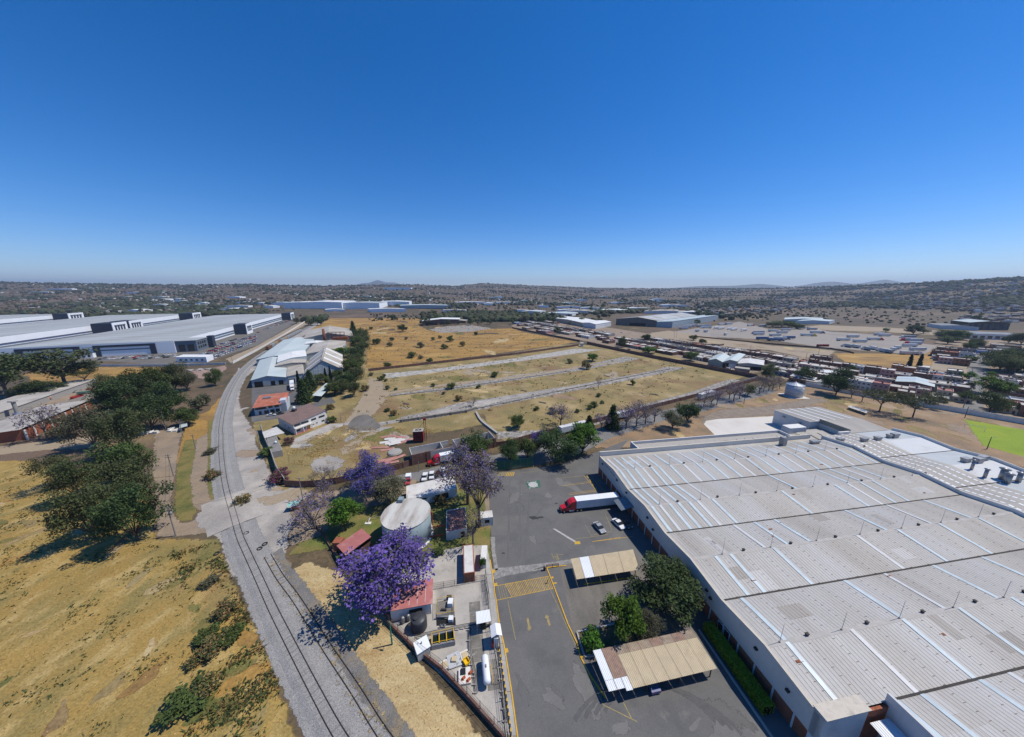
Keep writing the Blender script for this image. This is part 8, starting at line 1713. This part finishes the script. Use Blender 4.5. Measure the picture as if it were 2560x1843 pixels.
# field bushes
for i, (p, r, key) in enumerate(((A2(1375,760),5.5,'bush'),(A2(1165,850),4.5,'bush'),(A2(1185,660),5,'bushg'),(A2(1205,610),4.5,'bush'),(A2(1070,640),7,'bush'),(A2(1460,670),6,'bushg'),(A2(1570,605),4,'bush'),(A2(1720,615),7,'bush'),(A2(1670,680),5.5,'bush'),(A2(1630,590),4,'bushg'),(A2(1110,960),3.2,'bush'),(A2(1135,930),2.2,'bush'),(A2(1150,970),2,'bush'),(A2(1020,920),2.5,'bushg'),(A2(1165,1235),2.2,'bush'),(A2(1570,1015),2.2,'bush'),(A2(1730,1035),4,'bush'),(A2(1970,1030),2.4,'bush'),(A2(2110,930),3.8,'bush'),(A2(1165,1040),2.5,'bushg'),(A2(1240,1045),1.8,'bush'),(A2(1660,1085),1.6,'bush'),(A3(510,810),4,'bushg'),(A3(215,1225),2.2,'bush'),(A3(730,1195),3.0,'bush'),(A3(690,1215),2.4,'bush'),(A3(797,1165),1.8,'bush'),(A3(580,1245),1.8,'bush'),(A3(360,1255),3.2,'bushg'),(A3(440,1255),2.2,'bush'),(A3(765,1105),2.2,'bush'),(A2(970,1055),3.6,'scrub'),(A2(1540,800),4.5,'bush'),(A2(1460,770),3.5,'bushg'),(A2(1020,510),4.5,'bush'),(A2(1950,560),5,'bush'),(A2(1830,660),5,'scrub'),(A2(1330,600),3.5,'bushg'),(A2(1220,1270),2.6,'scrub'),(A2(1790,1140),3,'scrub'),(A3(660,860),6,'scrub'),(A2(660,1220),3,'scrub'),(A2(680,1330),3,'bush'))):
    tree('%s-%s' % (key, 'efghij'[i%6]), p, r*.82, r*1.05, 'scattered green bush on the pasture' if i > 11 else 'bush in the golden field', 'field_bush', 'bush', 'bushes scattered over the fields')
tree('mid-j', A3(45,1380), 3.4, 6, 'small round tree at the edge of the pasture by the rubble'); tree('bright-e', A3(712,790), 5.4, 7, 'bright leafy tree between the rubble strips'); tree('bare-e', A3(765,1040), 2.6, 9.5, 'thin dead tree standing in the third rubble strip'); tree('bare-f', A2(1925,1190), 3.6, 5, 'grey drooping bush at the end of the loading bank')
tree('bush-k', A3(1070,1000), 2, 3.6, 'small cactus-like shrub on the timber pile', 'shrub', 'shrub')
# row along the lane to the right
for i, (key, p, r, h, lb) in enumerate((('pine-e',A3(680,1420),3.2,9,'dark conifer beside the white trailer on the lane'), ('pine-f',A3(885,1390),4.0,13,'taller dark conifer right of the small one'), ('jac_mauve-e',A3(790,1400),4,8,'purple jacaranda between the two conifers'), ('jac_mauve-f',A3(1010,1390),6,11,'mauve tree right of the tall conifer, first'), ('jac_mauve-g',A3(1100,1370),6.5,12,'mauve tree right of the tall conifer, second'), ('bare-g',A3(1180,1350),6,11,'bare tree right of the tall conifer, third'), ('bare-h',A3(1260,1330),5.5,10,'bare tree right of the tall conifer, fourth'), ('grey-f',A3(1420,1390),5,9,'grey-green tree beside the concrete slab'), ('dark-l',A3(1550,1330),5.5,9.5,'dark green tree beside the concrete slab'), ('bare-i',A3(1650,1270),5,9,'bare tree behind the dark green slab tree'))): tree(key, p, r, h, lb, 'lane_tree')
for i, (p, r, h, k) in enumerate(((D6(370,1370),5,9,'bare'),(D6(480,1365),5,9,'jac_mauve'),(D6(575,1340),4.5,9,'jac_mauve'),(D6(770,1250),5.5,10,'bare'),(D6(840,1270),5.5,10.5,'jac_mauve'),(D6(930,1240),5.5,10,'bare'),(D6(1060,1190),3.5,7,'mid'),(D6(1240,1165),5,10,'bare'),(D6(1310,1130),5,10,'bare'),(D6(1390,1115),5,10,'bare'),(D6(1455,1095),5,10,'bare'),(D6(1350,930),5,9,'olive'),(D6(1560,1080),4,8,'bare'))): tree('%s-%s' % (k, 'klmn'[i%4]), p, r, h, '%s tree in the row beside the steel tank, %s from the left' % ({'bare':'bare','jac_mauve':'mauve','mid':'bright green','olive':'olive'}[k], ORD[i]), 'lane_tree')
for key, p, r, h, lb in (('dark-m',A4(600,1090),8,16,'tall dark tree before the white perimeter wall'), ('dark-n',A4(310,970),5.5,10,'dark tree behind the steel tank'), ('acacia-c',A4(985,1240),8.5,11,'wide acacia with forked trunk behind the warehouse'), ('acacia-d',A4(1280,1290),8,11,'wide acacia with dark bush at its foot'), ('bare-k',A4(830,1150),4.5,8,'bare tree left of the wide acacias'), ('bare-l',A4(735,1120),4.5,9,'bare tree beside the tall dark tree'), ('acacia-e',A4(1420,1200),6,8,'thin acacia against the white wall'), ('bright-f',A4(1985,1090),7.5,11,'round bright green tree on the right street'), ('olive-j',A4(1960,1245),6,11,'leaning olive tree at the near end of the street'), ('mid-k',A4(2050,1230),5,6,'yellow-green tree beside the street end'), ('dark-o',A4(1285,553),10,13,'lone round dark tree behind the truck lot'), ('mid-l',A4(1040,530),5,5,'small tree behind the truck lot'), ('olive-k',A4(1375,545),6,7,'small olive tree beside the lone round tree'), ('bright-g',A4(1765,960),4,6,'small bright tree at the left kerb of the street')): tree(key, p, r, h, lb, 'right_tree')
for i, p in enumerate((A4(1232,890), A4(1320,890))): tree('cyp-d', p, 2.2, 16, ['left','right'][i] + ' cypress of the pair in the golden lot', 'cypress_tree')
for i, (p, r, h) in enumerate(((A4(2050,870),10,15),(A4(2120,900),11,15),(A4(2200,890),10,14),(A4(2270,880),11,16),(A4(2100,830),10,14),(A4(2180,820),9,14),(A4(2300,900),10,14),(A4(2040,820),8,12))): tree(['dark-p','olive-l','dark-q'][i%3], p, r, h, 'tree in the dense dark grove right of the street', 'grove_tree', 'tree', 'grove right of the street')
for i, (p, r, h) in enumerate(((A4(1560,600),9,13),(A4(1640,620),10,14),(A4(1700,600),9,12),(A4(1590,640),8,10),(A4(1820,680),6,9),(A4(1780,690),6,8),(A4(1840,650),6,9),(A4(2240,640),9,13),(A4(2130,630),6,9),(A4(120,490),12,11),(A4(180,490),11,11),(A4(250,505),11,10),(A4(40,490),10,10))): tree(['olive-m','dark-r','mid-m'][i%3], p, r, h, 'tree in the loose groups around the truck lot', 'lot_tree', 'tree', 'trees around the truck lot')
for i, (p, r, h) in enumerate(((D6(210,320),5,7),(D6(340,400),4.5,7),(D6(170,640),5.5,8),(D6(1430,830),5,7),(A3(975,665),5,12),(A3(1190,620),6,9),(A3(1210,720),7,6),(A3(400,550),6,10),(A3(265,455),9,13),(D7(830,800),4,5),(D7(920,790),4,5),(D7(1140,800),4,6),(D7(840,1340),3.5,7),(D7(870,1200),2.5,6),(D7(1180,1000),3,4),(A4(730,900),4,6),(A4(1310,1020),3,4))): tree(['mid-n','dark-s','bright-h','olive-n'][i%4], p, r, h, 'small tree standing among the houses', 'garden_tree', 'tree', 'trees among the houses')
# hedge body
hv = hl[1]-hl[0]; hr = np.random.default_rng(5); n = 13000; f = hr.uniform(0,1,n); c_ = np.stack([hv.x*f, hv.y*f, np.zeros(n)],1); side = Vector((-hv.y,hv.x,0)).normalized()
o_ = hr.uniform(-1.0,1.0,n); zz = hr.uniform(.1,1.95,n); onf = hr.integers(0,3,n); o_ = np.where(onf==0, np.sign(o_)*1.0, o_); zz = np.where(onf==1, 1.95, zz)
c_[:,0] += side.x*o_ + hr.normal(0,.05,n); c_[:,1] += side.y*o_ + hr.normal(0,.05,n); c_[:,2] = zz + hr.normal(0,.05,n)
V, F = quads(c_, .24, hr); tn = np.repeat(hr.uniform(.6,1.35,(n,1))*np.ones((1,3)),4,0); hd_o = [o for o in bpy.data.objects if o.name == 'hedge'][0]; link('foliage', mesh_np('foliage', V, F, m_leaf['hedge'], tn), hd_o)
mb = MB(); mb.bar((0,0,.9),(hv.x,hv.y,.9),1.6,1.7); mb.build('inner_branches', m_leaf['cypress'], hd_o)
kerb([hl[0]-side*1.9, hl[1]-side*1.9+hv*.2], m_conc_obj, .3, .4)
# ------------------------------------------------------------------ grass tufts and verge scrub (uncountable)
def tufts(name, polys, n, hgt, wid, mat, label, seed, clump=.0, zoff=0.02):
    rng = np.random.default_rng(seed); pts = []
    for poly, k in polys:
        xs = [p.x for p in poly]; ys = [p.y for p in poly]; got = 0; tries = 0
        while got < k and tries < 30:
            m = int((k-got)*2.2)+50; X = rng.uniform(min(xs),max(xs),m); Y = rng.uniform(min(ys),max(ys),m); tries += 1
            inside = np.zeros(m, bool); L = len(poly)
            for i in range(L):
                a, b = poly[i], poly[(i+1)%L]
                if a.y == b.y: continue
                inside ^= ((a.y > Y) != (b.y > Y)) & (X < (b.x-a.x)*(Y-a.y)/(b.y-a.y)+a.x)
            if clump: inside &= (np.sin(X*.33+1.7*np.sin(Y*.21))*np.sin(Y*.29+1.3*np.sin(X*.17)) + rng.normal(0,.35,m)) > clump
            P = np.stack([X[inside], Y[inside]],1)[:k-got]; pts.append(P); got += len(P)
    P = np.concatenate(pts); n = len(P); V = []; 
    a = rng.uniform(0,6.28,(n,3)); h = hgt*rng.uniform(.5,1.4,(n,3)); w = wid*rng.uniform(.6,1.3,(n,3)); ox = rng.normal(0,wid*.6,(n,3)); oy = rng.normal(0,wid*.6,(n,3)); lx = rng.normal(.5,.8,(n,3))*h; ly = rng.normal(-.2,.8,(n,3))*h
    base = np.stack([P[:,0][:,None]+ox, P[:,1][:,None]+oy, np.full((n,3),zoff)],2)
    d = np.stack([np.cos(a)*w*.5, np.sin(a)*w*.5, np.zeros((n,3))],2); top = base + np.stack([lx,ly,h],2)
    V = np.stack([base-d, base+d, top],2).reshape(-1,3); F = np.arange(len(V)).reshape(-1,3)
    t = np.repeat(rng.uniform(.6,1.45,n),9); tint = np.stack([t,t*rng.uniform(.94,1.04),t*.95],1)
    o = link(name, mesh_np(name, V, F, mat, tint)); return tag(o, label, 'grass', None, 'stuff')
fieldp = GS(D0, [(-60,1060),(60,1040),(200,1080),(345,1210),(480,1210),(515,1300),(580,1450),(640,1633),(-60,1633)])
tufts('dry_grass', [(fieldp, 2500)], 0, .14, .2, m_leaf['straw'], 'short dry straw grass of the left pasture', 31)
tufts('grass_tufts', [(fieldp, 1100)], 0, .3, .35, m_leaf['olive'], 'darker green grass tufts in the left pasture', 32, .5)
scr = GS(D0, [(380,1230),(480,1200),(515,1290),(590,1450),(660,1640),(420,1640),(370,1560),(440,1420),(420,1330)])
tufts('verge_scrub', [(scr, 300)], 0, .45, .35, m_leaf['rust'], 'rusty dry scrub along the railway verge', 33, .3); tufts('verge_grass', [(scr, 600)], 0, .45, .4, m_leaf['olive'], 'rough green grass along the railway verge', 34, .15)
strp = GS(C2, [(850,20),(1000,-60),(1330,40),(1800,500),(2200,1000),(2600,1600),(1950,1650),(1500,1050),(1100,400)])
tufts('straw_tufts', [(strp, 700)], 0, .15, .15, m_leaf['straw'], 'pale straw grass between siding and boundary wall', 35)
tufts('siding_grass', [(ribbon(resample(side_c,5), 1.6), 350)], 0, .2, .25, m_leaf['straw'], 'dry grass growing between the siding rails', 36, .0, .06)
tufts('lot_weeds', [(GS(A2, [(700,1370),(260,1560),(300,1700),(520,1720),(900,1700),(1000,1560),(1300,1450),(1800,1400),(1040,1380)]), 2500), (GS(A2, [(740,1240),(1000,980),(1200,900),(2268,760),(3600,760),(4000,900),(3300,1200),(2600,1400),(1950,1210),(1040,1370)]), 2500)], 0, .25, .4, m_leaf['straw'], 'dry weeds over the pasture lots', 37, .3)
tufts('green_weeds', [(GS(A2, [(740,1240),(1000,980),(1200,900),(2268,760),(3600,760),(4000,900),(3300,1200),(2600,1400),(1950,1210),(1040,1370)]), 700), (GS(A2, [(980,850),(1000,560),(700,500),(1450,400),(2268,510),(2850,620),(1700,780)]), 1800)], 0, .7, .8, m_leaf['olive'], 'green weeds dotted over the middle fields', 38, .5)
# single shrubs on the railway verge
for i, (p, r) in enumerate(((C1(1900,1330),3.2),(C1(2080,1180),2.4),(C1(2100,640),2.2),(C1(2150,770),2.6),(C1(2120,90),2.0),(C2(190,380),2.4),(C2(230,640),2.4),(C1(1990,870),1.8),(B2(30,360),2.6),(B2(60,620),2.8))): tree(['bushg-o','scrub-o','bush-p','scrub-p'][i%4] if i else 'bush-o', p, r, r*.8, '%s shrub on the railway verge, %s from near' % (['dark','rusty','dark','rusty'][i%4], ORD[i]), 'verge_shrub', 'shrub', 'shrubs on the railway verge')
# ------------------------------------------------------------------ the far town, hillside houses and woods
keep_out = [[Vector((p.x, p.y, 0)) for p in poly] for poly in (
    [K3 + hx*30 - hy*60, K3 - hx*620 - hy*260, K3 - hx*620 + hy*640, K3 - hx*180 + hy*640, K3 + hx*60 + hy*500],
    GS(A2, [(640,380),(1450,350),(1450,480),(2268,500),(2850,620),(3000,700),(3400,800),(2268,1100),(900,1200),(300,900)]),
    GS(A3, [(1400,520),(1500,480),(2268,440),(2268,720),(1400,600)]), GS(A3, [(800,480),(1400,500),(1830,430),(1500,370),(900,370)]),
    GS(A4, [(-600,450),(60,390),(220,340),(700,330),(1150,350),(1640,390),(1700,460),(3200,470),(3200,700),(1500,720),(700,860),(-600,660)]),
    GS(A2, [(100,380),(100,320),(1750,320),(1750,330),(1450,360),(640,390)]))]
def blocked(x, y):
    v = Vector((x, y, 0)); return any(pip(v, k) for k in keep_out)
rf = random.Random(77)
def far_points(n, y0, clumpy, umin=-1.75, umax=1.75, pw=1.6, edge=.985):
    out = []; tries = 0
    while len(out) < n and tries < n*40:
        tries += 1; u = rf.uniform(umin, umax); yr = interp(u, SKU, SKY_Y)*edge; y = y0 + (yr-y0)*rf.random()**pw; x = u*y
        if clumpy and math.sin(x*.0075 + 2*math.sin(y*.0021))*math.sin(y*.0095 + 1.7*math.sin(x*.0027)) + rf.gauss(0,.22) < clumpy: continue
        if blocked(x, y): continue
        out.append((x, y))
    return out
ico = bmesh.new(); bmesh.ops.create_icosphere(ico, subdivisions=1, radius=1.0); IV = np.array([v.co[:] for v in ico.verts]); IF = np.array([[v.index for v in f.verts] for f in ico.faces]); ico.free()
def blob_field(name, label, pts, rlo, rhi, mat, seed):
    rng = np.random.default_rng(seed); n = len(pts); r = rng.uniform(rlo, rhi, n); C = np.array([(x, y, terr(x, y)) for x, y in pts]); C[:,2] += r*.62
    V = (IV[None]*(1+rng.normal(0,.22,(n,len(IV),1))))*r[:,None,None]*np.array([1.15,1.15,.85]) + C[:,None]; F = (IF[None] + (np.arange(n)*len(IV))[:,None,None]).reshape(-1,3)
    t = np.repeat(rng.uniform(.55,1.4,n), len(IV)); tint = np.stack([t*np.repeat(rng.uniform(.85,1.25,n),len(IV)), t, t*.95], 1)
    o = link(name, mesh_np(name, V.reshape(-1,3), F, mat, tint)); return tag(o, label, 'woods', None, 'stuff')
m_far = MAT('far_foliage', (.052,.062,.034), rough=.9, var=0, vcol='tint', spec=.1)
blob_field('woodland', 'scattered dark trees and woods across the far plain and hills', far_points(10500, 720, .27), 3.0, 8.0, m_far, 41)
blob_field('scrubland', 'low dry scrub on the far slopes', far_points(9000, 900, 0, pw=1.2), 1.6, 4.2, MAT('far_scrub', (.10,.085,.05), rough=.9, var=0, vcol='tint', spec=.1), 42)
blob_field('ridge_trees', 'small trees along the skyline ridges', [(u*y, y) for u, y in ((lambda u: (u, interp(u, SKU, SKY_Y)*rf.uniform(.93,1.0)))(rf.uniform(-1.7,1.7)) for _ in range(1500))], 3.0, 8.0, m_far, 43)
sc_pts = []
for poly, n in ((GS(A4, [(60,390),(220,340),(700,330),(1150,350),(1600,380),(1640,440),(1500,480),(1100,480),(600,460),(300,420)]), 420), (GS(A2, [(1000,380),(1450,370),(1450,420),(1000,440)]), 120), (GS(A4, [(-600,380),(60,380),(0,430),(-500,440)]), 160), (GS(A1, [(500,400),(1300,340),(2700,300),(2700,350),(1300,385)]), 220)):
    xs = [p.x for p in poly]; ys = [p.y for p in poly]; k = 0
    while k < n:
        v = Vector((rf.uniform(min(xs),max(xs)), rf.uniform(min(ys),max(ys)), 0)); k += 1
        if pip(v, poly): sc_pts.append((v.x, v.y))
blob_field('field_scrub', 'dark scrub dotted over the brown fields', sc_pts, 1.2, 3.4, m_far, 46)
# 300 far trees as things
tp3 = [tree_mesh(900+k, 9, 4.5, 2, ['dark','olive','mid','grey'][k], 260, 1.3) for k in range(4)]
for i, (x, y) in enumerate(sorted(far_points(300, 640, .0, -1.45, 1.5, 2.6), key=lambda p: p[1])):
    k = i % 4; t = thing('far_tree', '%s tree standing on the far plain beyond the site' % ['dark green','olive','green','grey-green'][k], 'tree', (x, y, terr(x,y)), rf.uniform(0,6.28), 'trees on the far plain'); s = rf.uniform(.8,1.7); t.scale = (s,s,s); link('trunk', tp3[k][0], t); link('crown', tp3[k][1], t)
# houses
hm = [HW[0][1], HW[1][1], m_grey_wall, m_plaster_w, HW[4][1], HW[8][1]]
def far_house(ci, ri, w, d, h):
    mb = MB(); mb.mat(0).box(-w/2,-d/2,0,w/2,d/2,h); mb.mat(1).box(-w/2+.2,-d/2+.2,h,w/2-.2,d/2-.2,h+.15); mb.mat(0).box(-w/2,-d/2,h,-w/2+.2,d/2,h+.5); mb.mat(0).box(-w/2+.2,-d/2,h,w/2,-d/2+.2,h+.5); mb.mat(2).box(-w*.3,-d/2-.05,1,-w*.12,-d/2-.003,2.2); mb.mat(2).box(w*.1,-d/2-.05,.1,w*.25,-d/2-.003,2.2)
    if h > 4: mb.mat(2).box(-w*.3,-d/2-.05,3.8,-w*.1,-d/2-.003,5); mb.mat(2).box(w*.1,-d/2-.05,3.8,w*.3,-d/2-.003,5)
    mb.mat(2).lathe([(.5,h+.2),(.5,h+1.3)],7,(w*.2,d*.2))
    return mb.build('far_house', [hm[ci], HR[ri], m_glass])
FH = [(far_house(c, r, w, d, h), nm) for c, r, w, d, h, nm in ((0,0,10,9,3.2,'brick'),(1,1,9,9,6,'tall red brick'),(2,0,11,9,3.2,'grey'),(3,1,10,10,6,'tall white'),(4,1,12,9,3.4,'cream'),(5,0,10,12,5.8,'tall tan'),(0,1,12,10,6,'tall brick'),(2,1,9,11,5.8,'tall grey'))]
usedh = set()
def band_points(n, poly):
    P = [Vector((a, b, 0)) for a, b in poly]; xs = [p.x for p in P]; ys = [p.y for p in P]; out = []; tries = 0
    while len(out) < n and tries < n*60:
        v = Vector((rf.uniform(min(xs),max(xs)), rf.uniform(min(ys),max(ys)), 0)); tries += 1
        if not pip(v, P): continue
        q = G((v.x, v.y)); 
        if not blocked(q.x, q.y) and math.sin(q.x*.02)*math.sin(q.y*.017) > -.55: out.append((q.x, q.y))
    return out
HB = [A4(*p) for p in ((-900,330),(-300,300),(0,250),(700,240),(1300,255),(2268,170),(2900,200),(2900,470),(1720,450),(1650,375),(1150,345),(220,335),(-300,400),(-700,380))]
hp = sorted(band_points(210, HB), key=lambda p: p[1]) + sorted(far_points(90, 800, .1, -1.4, .7, 1.6, .7), key=lambda p: p[1])
for i, (x, y) in enumerate(hp):
    k = rf.choices(range(8), (5,4,5,2,2,3,3,3))[0]; pr, nm = FH[k]
    if k in usedh: o = pr.copy(); COL.objects.link(o)
    else: o = pr; usedh.add(k)
    o.location = (x, y, terr(x,y)-.3); o.rotation_euler = (0,0,R(-35)+rf.choice((0,R(90)))+rf.gauss(0,.08) if x > 0 else rf.uniform(0,3)); side = 'right-hand hillside' if i < 210 else 'far plain'
    tag(o, 'small %s house on the %s' % (nm, side), 'house', 'houses on the ' + side)
def house_field(name, label, pts, seed, mats):
    rng = np.random.default_rng(seed); mb = MB()
    for x, y in pts:
        w, d, h = rng.uniform(6,13), rng.uniform(6,12), rng.choice((3.1,3.1,6)); z = terr(x,y)-.4; a = rng.uniform(-.8,-.3); c, s = math.cos(a), math.sin(a); k = int(rng.choice(len(mats)-1, p=(.3,.27,.23,.2)))
        P = [(x+c*px-s*py, y+s*px+c*py) for px, py in ((-w/2,-d/2),(w/2,-d/2),(w/2,d/2),(-w/2,d/2))]; b = len(mb.V); mb.V += [(*p, z) for p in P] + [(*p, z+h+.4) for p in P]
        for f in ((0,1,5,4),(1,2,6,5),(2,3,7,6),(3,0,4,7)): mb.F.append(tuple(b+i for i in f)); mb.I.append(k)
        mb.F.append((b+4,b+5,b+6,b+7)); mb.I.append(4)
    o = mb.build(name, mats); return tag(o, label, 'town', None, 'stuff')
house_field('far_town', 'dense mass of small flat-roofed houses over the far hills', far_points(3800, 1000, .1, pw=1.3), 44, [hm[0], hm[2], hm[3], hm[4], HR[1]])
house_field('hillside_town', 'crowded houses climbing the right-hand hill', band_points(1500, HB) + far_points(1500, 640, -.1, .8, 1.75, 1.3, .85), 45, [hm[0], hm[1], hm[2], hm[3], HR[0]])
# white storage halls dotted over the town
for i, (x, y) in enumerate(far_points(40, 1000, 0, -1.2, .5, 1.5, .6)):
    w = rf.uniform(30,90); g_ = gshed('far_hall', '%s roofed hall in the far town' % ['white','aqua','grey'][i%3], 'hall', (x,y), (x+w, y+rf.uniform(-6,6)), (rf.uniform(-8,8), rf.uniform(20,40)), 7, 9, m_wht, [m_roof_white, m_roof_aqua, m_roof_old][i%3], group='halls in the far town'); g_.location.z = terr(x,y)
# ------------------------------------------------------------------ air
mb = MB(); mb.box(-38500,-3100,-3,38500,15700,480); hz = mb.build('haze', []); hz['kind'] = 'stuff'; hz['label'] = 'thin blue haze in the air over the plain'; hz['category'] = 'haze'
m = bpy.data.materials.new('haze_air'); m.use_nodes = True; nt = m.node_tree; nt.nodes.clear(); o_ = nt.nodes.new('ShaderNodeOutputMaterial'); v_ = nt.nodes.new('ShaderNodeVolumePrincipled')
v_.inputs['Color'].default_value = (.62,.78,1,1); v_.inputs['Density'].default_value = 8e-5; v_.inputs['Anisotropy'].default_value = .2; nt.links.new(v_.outputs[0], o_.inputs['Volume']); hz.data.materials.append(m)

# labels: number the look-alikes of small groups from the left
TENS = ['twenty-first','twenty-second','twenty-third','twenty-fourth','twenty-fifth','twenty-sixth','twenty-seventh','twenty-eighth','twenty-ninth','thirtieth','thirty-first','thirty-second','thirty-third','thirty-fourth','thirty-fifth','thirty-sixth','thirty-seventh','thirty-eighth','thirty-ninth','fortieth']
bl_ = {}
for o in SC.objects:
    if o.parent is None and 'label' in o and 'category' in o: bl_.setdefault(o['label'], []).append(o)
for lb, L in bl_.items():
    if 2 <= len(L) <= 40 and len(lb.split()) <= 12:
        for i, o in enumerate(sorted(L, key=lambda q: PRJ(q.location)[0])): o['label'] = '%s, %s from the left' % (lb, (ORD + TENS)[i])
